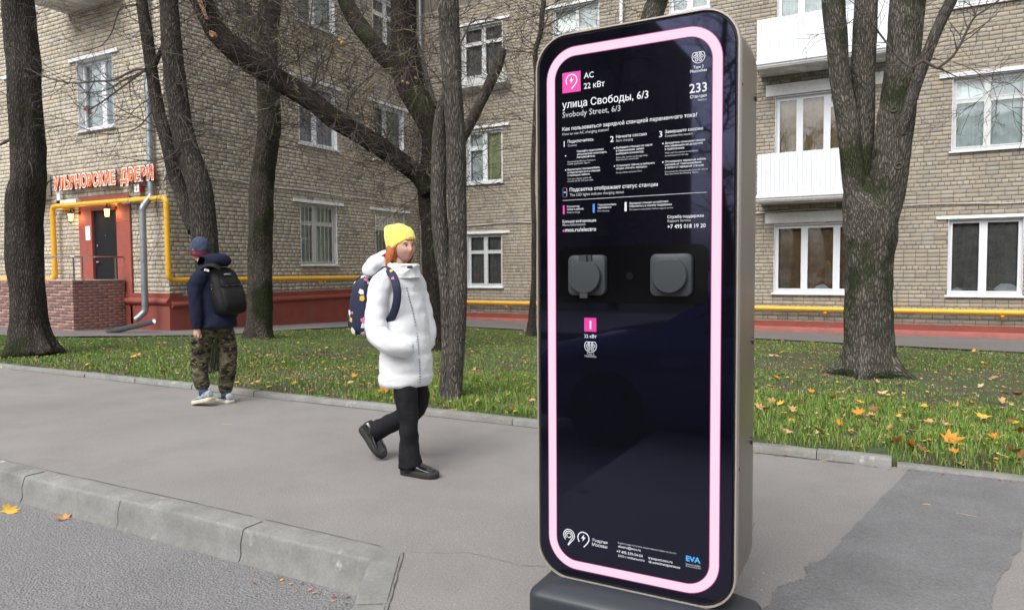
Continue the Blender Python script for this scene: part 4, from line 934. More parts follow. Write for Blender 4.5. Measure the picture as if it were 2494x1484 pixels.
# ------------------------------------------------------------------ trees
def trunk_mesh(P, n=22, amp=.035, seed=0, flare=0, rootn=6, step=None, rootk=.42):
    'P = (x,y,z,r); returns MB and bark vectors'
    r0 = max(p[3] for p in P); pts = spline(P, step or max(.04, r0*.28)); b = MB(); vec = []; prev = None; s = 0; rings = []
    for i, p in enumerate(pts):
        c = Vector(p[:3]); r = p[3]; a = Vector(pts[max(0, i-1)][:3]); e = Vector(pts[min(len(pts)-1, i+1)][:3]); d = (e-a).normalized()
        if i: s += (c - Vector(pts[i-1][:3])).length
        x = d.orthogonal().normalized() if prev is None else (prev - d*prev.dot(d)).normalized(); prev = x; y = d.cross(x); ring = []
        if i > 1: c = c + Vector((noise.noise(c*1.3 + Vector((seed, 0, 0))), noise.noise(c*1.3 + Vector((0, seed, 5))), 0)) * r * .10
        for k in range(n):
            th = 2*PI*k/n; q = Vector((math.cos(th)*r, math.sin(th)*r, s)); f = 1 + amp*1.6*noise.noise(Vector((math.cos(th)*2.2+seed, math.sin(th)*2.2, s*1.6))) + amp*.9*noise.noise(Vector((math.cos(th)*7+seed, math.sin(th)*7, s*5)))
            if flare and s < flare: 
                w = (1 - s/flare)**2; f += w*(.02 + rootk*max(0, math.sin(th*rootn/2 + seed))**2 + .12*noise.noise(Vector((math.cos(th)*3, math.sin(th)*3, s*9 + seed))))
            ring.append(c + (x*math.cos(th) + y*math.sin(th))*r*f); vec.append(tuple(q + Vector((seed, 0, 0))))
        rings.append(ring)
    b.loft(rings); return b, vec
def bark_part(name, P, mt, parent, n=22, amp=.035, seed=0, flare=0, rootn=6, rootk=.42, **kw):
    b, vec = trunk_mesh(P, n, amp, seed, flare, rootn, None, rootk); loc = parent.location
    b.v = [tuple(Vector(v) - loc) for v in b.v]; me = bpy.data.meshes.new(name); me.from_pydata(b.v, [], b.f)
    a = me.attributes.new('bark', 'FLOAT_VECTOR', 'POINT'); a.data.foreach_set('vector', np.array(vec, np.float32).ravel())
    for p in me.polygons: p.use_smooth = True
    me.update(); return link(name, me, parent, mt, **kw)
def path(pts, v, slant=None):
    'photograph points (x, y, width) traced on the plane of the tree'
    o = []
    for i, q in enumerate(pts):
        vv = v + (0 if not slant else slant[1][1] * cl((slant[0][0] - q[0]) / (slant[0][0] - slant[1][0]), 0, 1.15)); p = at(q[0], q[1], vv); o.append((p.x, p.y, p.z, q[2] * .5 * mpp(p)))
    return o
def tree(label, v, base, mt, group=None):
    p = at(base[0], base[1], v); return empty('tree', (p.x, v, height(p.x, v)), label=label, cat='tree')
TW = {}
class Twigs:
    'branchlets of one tree gathered in one mesh'
    def __init__(s, seed, mn=.0024): s.R = random.Random(seed); s.b = MB(); s.mn = mn
    def grow(s, p, d, L, r, depth, droop=.0, col=0):
        R = s.R; n = max(3, int(L/.10)); pts = [Vector(p)]; d = Vector(d).normalized(); rad = [r]; st = L/n; kids = []
        cv = Vector((R.gauss(0, 1), R.gauss(0, 1), R.gauss(0, 1))) * .10
        for i in range(n):
            d = (d + cv + Vector((R.gauss(0, .12), R.gauss(0, .12), R.gauss(0, .12) + droop))).normalized()
            pts.append(pts[-1] + d*st); rad.append(max(s.mn, r*(1 - .8*(i+1)/n)))
            if depth > 0 and i > 0 and R.random() < (.62 if depth > 1 else .5):
                a = d.cross(Vector((R.gauss(0, 1), R.gauss(0, 1), R.gauss(0, 1)))).normalized(); kids.append((pts[-1], (d*.8 + a*.75).normalized(), L*R.uniform(.28, .6), max(s.mn, rad[-1]*.62)))
        s.b.mi = 1 if (depth == 0 and R.random() < col) else 0
        s.b.tube(pts, rad, 3 if r < .004 else 5, cap=False)
        for k in kids: s.grow(*k, depth-1, droop, col)
    def line(s, pts, v, w0, w1, kids=6, L=.5, depth=1, col=.2, dv=0):
        'a traced branch in photograph coordinates, thickness in photograph units'
        P = []
        for i, q in enumerate(pts):
            t = i/(len(pts)-1); p = at(q[0], q[1], v + dv*t); P.append((p.x, p.y, p.z, (w0 + (w1-w0)*t)*.5*mpp(p)))
        P = spline(P, .07); s.b.mi = 0; s.b.tube([p[:3] for p in P], [p[3] for p in P], 6, cap=False)
        for k in range(kids):
            i = s.R.randint(len(P)//5, len(P)-2); d = Vector(P[i+1][:3]) - Vector(P[i][:3]); d.normalize(); a = d.cross(Vector((s.R.gauss(0, 1), s.R.gauss(0, 1), s.R.gauss(0, 1)))).normalized()
            s.grow(P[i][:3], d*.7 + a*.8, L*s.R.uniform(.5, 1.2), max(s.mn*1.3, P[i][3]*.55), depth, 0, col)
    def off(s, P, n, L, r, depth=2, lo=0., hi=1., up=.3, col=.2):
        'branchlets off a trunk path of (x,y,z,r)'
        for k in range(n):
            t = s.R.uniform(lo, hi)*(len(P)-1); i = int(t); i = min(i, len(P)-2); f = t-i; p = Vector(P[i][:3]).lerp(Vector(P[i+1][:3]), f); a = s.R.uniform(0, 6.28)
            d = Vector((math.cos(a), math.sin(a)*.8, up + s.R.uniform(-.4, .5))); s.grow(p + d.normalized()*P[i][3]*.8, d, L*s.R.uniform(.45, 1.3), r*s.R.uniform(.6, 1.3), depth, 0, col)
    def build(s, parent, label=None):
        b = s.b; loc = parent.location; b.v = [tuple(Vector(v)-loc) for v in b.v]; me = b.mesh('twigs', False, fix=False); o = link('twigs', me, parent, [M_twig, M_twigy]); props(o, kind='stuff'); return o
T = {}
# leftmost big trunk
V0 = 6.2; t1 = tree('thick straight dark trunk at the left edge, in front of the shop porch', V0, (80, 857), B_dark)
P1 = path([(82, 866, 92), (78, 835, 84), (73, 800, 80), (69, 749, 75), (64, 679, 75), (58, 574, 80), (65, 470, 80), (70, 426, 74), (65, 300, 72), (59, 200, 72), (49, 100, 71), (42, 0, 68), (36, -120, 64), (34, -330, 52)], V0)
bark_part('trunk', P1, B_dark, t1, n=56, amp=.06, seed=1, flare=.7, rootn=7, rootk=.5)
w = Twigs(1); w.line([(45, 345), (25, 340), (0, 352), (-30, 365)], 6.1, 9, 5, 6, .35, 1, .0); w.line([(43, 342), (55, 370), (75, 400), (80, 430)], 6.1, 5, 2, 3, .3, 1, 0)
w.off(P1, 22, .75, .006, 2, .5, .95, .1, 0); w.build(t1)
# forked tree behind the boy
V0 = 6.18; t2 = tree('forked dark tree standing right behind the boy', V0, (520, 907), B_dark)
P2 = path([(523, 912, 52), (523, 885, 44), (522, 830, 42), (516, 740, 48), (506, 640, 56), (497, 560, 62), (487, 470, 58), (470, 410, 55), (455, 365, 54), (441, 300, 49), (428, 200, 47), (418, 100, 47), (411, 0, 42), (404, -120, 38), (396, -330, 30)], V0)
bark_part('trunk', P2, B_dark, t2, n=34, amp=.04, seed=2, flare=.5)
P2b = path([(478, 560, 40), (458, 522, 36), (441, 470, 33), (425, 426, 33), (411, 365, 32), (394, 300, 30), (385, 265, 30), (369, 170, 28), (360, 100, 28), (345, 0, 26), (336, -100, 24), (325, -300, 18)], V0)
bark_part('limb', P2b, B_dark, t2, n=22, amp=.04, seed=3)
P2c = path([(371, 172, 14), (380, 150, 13), (392, 122, 11), (400, 105, 10)], V0); bark_part('limb', P2c, B_dark, t2, n=10, amp=.03, seed=4)
def z1(*q): return [(x/3.483, y/3.483) for x, y in q]
w = Twigs(2)
w.line(z1((1235, 588), (1160, 590), (1080, 622), (960, 680), (800, 690), (640, 705), (480, 682), (350, 640), (250, 592), (130, 560)), 6.1, 6.5, 1.8, 26, .55, 2, .05)
w.line(z1((1235, 592), (1170, 640), (1100, 690), (980, 780), (870, 862), (750, 935)), 6.05, 5.5, 3.5, 12, .35, 2, .05)
w.line(z1((1240, 600), (1050, 680), (900, 765), (690, 788)), 6.15, 4.5, 2, 12, .4, 2, .05)
w.line(z1((1290, 942), (1180, 1070), (1050, 1122), (900, 1135), (780, 1115), (650, 1060), (560, 1020), (430, 985)), 6.1, 3.6, 1.3, 18, .45, 2, .05)
w.line(z1((1155, 42), (1030, 65), (990, 140), (950, 270), (880, 370), (780, 420), (700, 440)), 6.1, 3.6, 1.3, 14, .4, 2, .05)
w.line(z1((1160, 35), (1000, 60), (850, 105), (640, 130), (500, 60), (380, 10)), 6.1, 3, 1.2, 12, .4, 2, .05)
w.line(z1((1515, 1268), (1450, 1322), (1350, 1355), (1200, 1360), (1050, 1332), (850, 1300)), 6.0, 5, 1.2, 10, .4, 2, .05)
w.line(z1((1290, 640), (1400, 700), (1600, 715), (1850, 700), (2100, 640), (2300, 590)), 6.1, 3, 1.2, 16, .4, 2, .25)
w.line(z1((1320, 580), (1450, 600), (1650, 520), (1780, 400), (1850, 330)), 6.2, 3, 1.2, 10, .4, 2, .2)
w.line(z1((600, 150), (760, 200), (1000, 290), (1200, 370), (1500, 460), (1800, 450), (2050, 290)), 6.0, 2.0, 1.4, 16, .4, 2, .15)
w.off(P2, 5, 1.2, .007, 2, .6, .9, .0, .1); w.off(P2b, 3, 1.1, .007, 2, .4, .8, .0, .1); w.off(P2, 46, .8, .006, 2, .45, .93, .1, .1); w.off(P2b, 44, .75, .005, 2, .3, .93, .05, .1); w.build(t2)
# dead leaf cluster on the broken twig
for k, (x, y) in enumerate([(213, 262), (207, 268), (215, 274)]):
    p = at(x, y, 6.03); o = bpy.data.objects.new('withered_leaf', LM['brown'][k]); COL.objects.link(o); o.parent = t2; o.location = p - t2.location; o.scale = (.055,)*3; o.rotation_euler = (1.3, k, .5*k)
# straight tree left of the girl
V0 = 10.42; t3 = tree('straight brown trunk on the lawn between the boy and the girl', V0, (632, 823), B_brown)
P3 = path([(632, 830, 70), (631, 800, 63), (633, 700, 58), (634, 574, 58), (637, 450, 57), (648, 380, 54), (654, 330, 54), (656, 290, 55), (651, 200, 50), (650, 100, 53), (655, 40, 52), (661, 0, 50), (668, -90, 44), (676, -300, 36)], V0)
bark_part('trunk', P3, B_mossy2, t3, n=30, amp=.05, seed=5, flare=.5)
P3b = path([(640, 125, 36), (625, 98, 34), (610, 62, 31), (596, 28, 29), (580, -5, 28), (560, -60, 25), (530, -220, 18)], V0 - .05); bark_part('limb', P3b, B_moss, t3, n=18, amp=.05, seed=6)
w = Twigs(3, .0036); w.off(P3, 120, 1.0, .008, 2, .4, .95, .15, .45); w.off(P3b, 40, .9, .006, 2, 0, 1, .1, .45)
def z3(*q): return [(608.6 + x/3.414, y/3.414) for x, y in q]
w.line(z3((170, 0), (380, 110), (480, 210), (505, 225)), 10.2, 3.2, 4, 8, .6, 2, .4)
w.build(t3)
# dark leaning giant
V0 = 10.72; t4 = tree('huge dark leaning tree with a long arm reaching to the upper left', V0, (1064, 850), B_dark)
P4 = path([(1066, 856, 66), (1063, 825, 54), (1062, 760, 50), (1056, 690, 50), (1052, 640, 50), (1049, 560, 48), (1045, 500, 48), (1044, 440, 50), (1051, 380, 50), (1052, 330, 52), (1036, 288, 56), (1018, 250, 62), (1001, 215, 66), (991, 165, 66), (984, 120, 62), (981, 88, 61), (982, 0, 62), (984, -100, 56), (990, -300, 42)], V0)
bark_part('trunk', P4, B_black, t4, n=40, amp=.07, seed=7, flare=.5)
P4b = path([(1046, 470, 40), (1025, 432, 42), (1000, 410, 43), (975, 392, 44), (925, 358, 45), (872, 324, 46), (814, 289, 47), (773, 256, 48), (732, 227, 50), (700, 208, 52), (667, 188, 52), (636, 166, 54), (603, 145, 55), (559, 108, 55), (527, 76, 54), (508, 40, 50), (490, 0, 49), (468, -50, 46), (430, -160, 38)], V0 - .15, slant=((1046, 0), (540, -1.75)))
bark_part('limb', P4b, B_black, t4, n=34, amp=.09, seed=8)
P4c = path([(1004, 215, 40), (985, 190, 44), (962, 165, 44), (940, 141, 44), (918, 118, 43), (901, 97, 43), (882, 72, 42), (866, 48, 41), (851, 22, 39), (840, -3, 37), (820, -50, 34), (780, -160, 28)], V0 + .05); bark_part('limb', P4c, B_black, t4, n=26, amp=.06, seed=9)
P4d = path([(1052, 440, 30), (1075, 405, 28), (1108, 360, 26), (1136, 316, 26), (1158, 272, 25), (1180, 228, 25), (1197, 192, 25), (1212, 158, 25), (1221, 130, 23), (1226, 117, 15)], V0 - .1); bark_part('limb', P4d, B_brown, t4, n=20, amp=.09, seed=10)
P4e = path([(1062, 262, 16), (1048, 225, 15), (1032, 165, 14), (1020, 120, 12), (1012, 90, 9)], V0 + .2); bark_part('limb', P4e, B_grey, t4, n=12, amp=.05, seed=11)
# torn wood and wound on the long arm
b = MB()
M_wood = mat('torn wood', (.24, .125, .06), .8, var=[(14, .5)], bump=[('noise', 30, .6, .01)])
def patch_on(P, mt, name, parent):
    c = MB(); V = [at(x, y, v) - parent.location for x, y, v in P]; m_ = sum(V, Vector())/len(V) + Vector((0, -.03, 0)); c.add(V + [m_], [(i, (i+1) % len(V), len(V)) for i in range(len(V))]); return c.build(name, mt, parent, smooth=True)
def knot(px, py, v, rx, rz, tilt, mt, name, parent, dep=.05):
    c = at(px, py, v) - parent.location; b = MB(); n = 18
    for k, (s_, y_) in enumerate(((1, 0), (.9, -dep), (.66, -dep*.9), (.6, -dep*.3))): pass
    rings = [[c + Vector(((math.cos(a)*rx*s_)*math.cos(tilt) - math.sin(a)*rz*s_*math.sin(tilt), y_, (math.cos(a)*rx*s_)*math.sin(tilt) + math.sin(a)*rz*s_*math.cos(tilt)))*1.0 for a in [2*PI*k/n for k in range(n)]] for s_, y_ in ((1.1, .04), (1, -dep), (.8, -dep*1.1), (.68, -dep*.5), (.3, -dep*.45))]
    b.loft(rings, False, True); return b.build(name, mt, parent, smooth=True)
fv = lambda i: P4b[i][1] - P4b[i][3]*.97
knot(518, 84, 8.42, .075, .04, -.8, M_wood, 'wound', t4, .03)
b = MB(); V = []
for i, (x, y, ww) in enumerate([(466, -40, 14), (478, -10, 16), (488, 15, 15), (496, 32, 11), (503, 47, 3)]):
    p = at(x, y, 8.46) - t4.location; h_ = ww*.5*mpp(p + t4.location); V += [p + Vector((-h_, .03, 0)), p + Vector((0, -.02, 0)), p + Vector((h_, .03, 0))]
b.add(V, [(3*i+j, 3*i+j+1, 3*i+j+4, 3*i+j+3) for i in range(4) for j in range(2)]); b.build('torn_wood', M_wood, t4, smooth=True)
w = Twigs(4, .0036)
w.line(z3((430, 690), (410, 520), (380, 380), (330, 200), (300, 60)), 9.44, 3.4, 1.6, 14, .8, 2, .4); w.line(z3((515, 730), (545, 640), (560, 560), (555, 470), (530, 330), (500, 230), (510, 100), (520, 0)), 9.53, 6, 3, 14, .8, 2, .35)
w.line(z3((500, 230), (440, 160), (380, 110), (200, 10)), 9.51, 4.5, 3, 8, .7, 2, .35); w.line(z3((800, 920), (840, 800), (940, 690), (1090, 560)), 9.82, 3, 2, 8, .6, 2, .3)
w.line(z3((1140, 1160), (1110, 1080), (1030, 980)), 10.16, 5, 3.5, 4, .5, 2, .2); w.line(z3((940, 1000), (935, 950), (925, 880)), 9.96, 5, 2, 3, .4, 2, .2)
w.line(z3((280, 880), (240, 740), (220, 600), (170, 480), (80, 350), (0, 280)), 9.29, 3.2, 1.6, 12, .7, 2, .4)
w.line(z3((860, 250), (900, 180), (960, 90), (970, 0)), 9.88, 3, 2, 8, .7, 2, .4); w.line(z3((1480, 1230), (1400, 1250), (1250, 1370), (1100, 1440), (980, 1480)), 10.51, 2, 1, 10, .7, 2, .4)
w.line([(1010, 485), (960, 502), (930, 480), (900, 470)], 10.40, 2, .9, 9, .7, 2, .3); w.line([(1030, 440), (1000, 500), (960, 520), (865, 575)], 10.46, 2, .9, 6, .5, 1, .2)
w.off(P4b, 170, 1.15, .009, 2, .02, .96, .25, .35); w.off(P4c, 45, .9, .006, 2, 0, 1, .1, .35); w.off(P4, 46, .95, .006, 2, .35, .93, .1, .35); w.build(t4)
# twin stem beside the girl
V0 = 6.01; t5 = tree('grey twin stem tree right behind the girl in white', V0, (1100, 968), B_grey)
P5 = path([(1106, 975, 46), (1106, 940, 42), (1112, 836, 42), (1116, 700, 44), (1114, 560, 44), (1112, 426, 46), (1110, 350, 46), (1107, 293, 46), (1101, 220, 46), (1098, 176, 48), (1096, 130, 52), (1095, 88, 51), (1094, 40, 50), (1092, 0, 52), (1086, -120, 46), (1080, -330, 36)], V0)
bark_part('trunk', P5, B_grey, t5, n=34, amp=.04, seed=12, flare=.3)
P5b = path([(1092, 975, 44), (1090, 930, 38), (1092, 836, 36), (1088, 700, 38), (1076, 600, 40), (1068, 500, 38), (1068, 410, 37), (1071, 322, 33), (1077, 262, 28), (1088, 222, 20)], V0 + .06); bark_part('trunk', P5b, B_grey, t5, n=30, amp=.04, seed=13, flare=.3)
w = Twigs(5, .0020); w.off(P5, 40, .7, .005, 2, .5, .93, 0, .5)
w.line(z3((1745, 375), (1780, 300), (1830, 195), (1950, 160), (2200, 170), (2350, 140), (2494, 100)), 6.0, 5, 1.6, 16, .4, 2, .6); w.line(z3((1740, 360), (1850, 440), (1950, 500), (2080, 590), (2150, 640)), 5.95, 2.6, 1.2, 10, .35, 2, .6)
w.line(z3((1725, 145), (1830, 80), (1900, 30), (1930, 0)), 6, 2.4, 1.5, 6, .4, 2, .6); w.line(z3((1600, 190), (1640, 120), (1690, 0)), 5.85, 2.2, 1.5, 5, .4, 2, .5)
w.line([(1140, 400), (1180, 350), (1200, 330), (1250, 320)], 5.95, 2, .8, 8, .3, 1, .4)
w.build(t5)
# slim young tree
V0 = 14.97; t6 = tree('slim young tree at the left edge of the charging station', V0, (1292, 818), B_brown)
P6 = path([(1291, 822, 34), (1294, 790, 22), (1299, 700, 13), (1300, 560, 12), (1297, 410, 11), (1303, 280, 11), (1306, 205, 11), (1303, 129, 13), (1310, 100, 12), (1317, 73, 12), (1320, 30, 12), (1324, 0, 12), (1330, -160, 9)], V0)
bark_part('trunk', P6, B_brown, t6, n=16, amp=.06, seed=14, flare=.25)
w = Twigs(6, .0042); w.line([(1302, 128), (1270, 126), (1225, 122), (1190, 108), (1150, 92)], 14.9, 3, 1.5, 8, .9, 2, .5); w.line([(1318, 70), (1370, 40), (1430, 12), (1470, -8)], 14.8, 3, 1.6, 8, .9, 2, .5); w.line([(1316, 78), (1360, 88), (1400, 100), (1440, 112), (1500, 105)], 14.8, 2.4, 1.2, 8, .8, 2, .5)
w.off(P6, 40, 1.2, .009, 2, .4, .97, .2, .4); w.build(t6)
# tree whose top shows over the charging station
V0 = 10.6; t7 = tree('mossy trunk showing just above the top edge of the charging station', V0, (1545, 905), B_moss)
P7 = path([(1535, 915, 90), (1540, 800, 70), (1548, 600, 62), (1560, 350, 58), (1575, 140, 54), (1584, 60, 52), (1594, 20, 52), (1604, -20, 48), (1615, -200, 40)], V0)
bark_part('trunk', P7, B_moss, t7, n=26, amp=.05, seed=15, flare=.4); w = Twigs(7); w.off(P7, 16, .8, .006, 2, .7, .95, 0, .4); w.build(t7)
# big right tree
V0 = 10.6; t8 = tree('massive mossy multi stem tree on the right with spreading roots', V0, (2115, 905), B_moss)
P8 = path([(2116, 918, 132), (2116, 892, 118), (2114, 840, 111), (2113, 760, 104), (2115, 690, 104), (2118, 620, 112), (2119, 565, 124), (2112, 520, 118), (2097, 478, 86), (2090, 440, 50), (2088, 425, 20)], V0)
bark_part('trunk', P8, B_moss, t8, n=84, amp=.07, seed=16, flare=.5, rootn=9, rootk=.75)
P8a = path([(2092, 520, 56), (2082, 440, 54), (2074, 380, 50), (2064, 308, 50), (2053, 240, 48), (2044, 185, 47), (2039, 130, 48), (2036, 92, 50), (2032, 40, 51), (2030, -10, 52), (2026, -120, 46), (2020, -300, 36)], V0 - .08); bark_part('limb', P8a, B_moss, t8, n=26, amp=.05, seed=17)
P8b = path([(2104, 520, 60), (2100, 430, 56), (2100, 360, 48), (2102, 308, 48), (2102, 240, 50), (2101, 185, 53), (2105, 92, 54), (2109, 0, 53), (2114, -120, 46), (2120, -300, 36)], V0 + .12); bark_part('limb', P8b, B_moss, t8, n=26, amp=.05, seed=18)
P8c = path([(2138, 590, 60), (2148, 520, 78), (2160, 455, 80), (2171, 380, 82), (2180, 308, 82), (2188, 230, 78), (2193, 185, 76), (2200, 120, 77), (2204, 62, 78), (2208, -5, 80), (2214, -120, 68), (2224, -300, 52)], V0 + .02); bark_part('limb', P8c, B_moss, t8, n=34, amp=.05, seed=19)
P8d = path([(2190, 330, 22), (2203, 290, 30), (2214, 255, 30), (2230, 205, 28), (2248, 154, 28), (2266, 110, 26), (2282, 71, 26), (2300, 33, 26), (2318, -5, 26), (2345, -70, 22), (2390, -200, 16)], V0 - .14); bark_part('limb', P8d, B_grey, t8, n=20, amp=.05, seed=20)
knot(2188, 405, 10.19, .045, .04, .4, B_moss, 'knot', t8, .04); knot(2176, 268, 10.2, .04, .03, .2, B_moss, 'knot', t8, .03)
w = Twigs(8, .0028)
def z5(*q): return [(1765 + x/3.25, y/3.25) for x, y in q]
w.line(z5((1570, 480), (1620, 510), (1680, 540), (1740, 500), (1800, 450), (1870, 340), (1920, 230), (1980, 130), (2060, 80), (2170, 0)), 10.3, 8, 4, 9, .6, 2, .05)
w.line(z5((1575, 478), (1530, 500), (1480, 532), (1400, 480), (1330, 410), (1280, 340), (1220, 262), (1180, 200), (1150, 130), (1100, 50), (1050, -10)), 10.2, 6.5, 3.4, 12, .5, 2, .05)
w.line(z5((1985, 135), (1970, 60), (1890, 10)), 10.2, 3, 2, 4, .4, 1, .05); w.line(z5((1230, 360), (1100, 370), (960, 360), (850, 335)), 10.05, 2.2, 1, 5, .3, 1, .05); w.line(z5((1130, 130), (1020, 150), (930, 220), (800, 265), (640, 275)), 10.05, 2.4, 1, 5, .3, 1, .05)
w.line(z5((1200, 300), (1100, 230), (1030, 210)), 10.05, 2, 1, 3, .25, 1, .05); w.line(z5((1800, 490), (1960, 550), (2100, 650), (2250, 660), (2366, 760)), 10.1, 2.2, 1.6, 9, .6, 2, .1); w.line(z5((2366, 560), (2270, 660), (2120, 700), (1950, 850)), 10.1, 2, 1, 8, .6, 2, .1)
w.off(P8d, 8, .5, .005, 1, .3, .9, .1, .05); w.build(t8)
# yellow leaves still hanging
M_hang = [(1214,345)]
random.seed(31)
hang = [(825,97),(832,103),(842,112),(812,112),(812,134),(808,139),(846,170),(905,212),(898,220),(849,373),(880,390),(875,410),(891,298),(826,138),(838,135),(1530,35),(1545,30),(1560,40),(1013,190),(982,200),(992,203),(1182,148),(1172,215),(1040,100)]
for k, (x, y) in enumerate(hang):
    v = 10.3 if x < 1000 else (10.2 if x > 1500 else 5.8); p = at(x, y, v); kind = 'yellow' if x < 900 or x > 1500 else 'pale'; par = t3 if x < 900 else (t7 if x > 1500 else t5)
    o = bpy.data.objects.new('hanging_leaf', random.choice(LM[kind])); COL.objects.link(o); o.parent = par; o.location = p - par.location; s_ = .055 if v > 9 else .03; o.scale = (s_,)*3; o.rotation_euler = (random.uniform(.6, 2.2), random.uniform(-1, 1), random.uniform(0, 6))
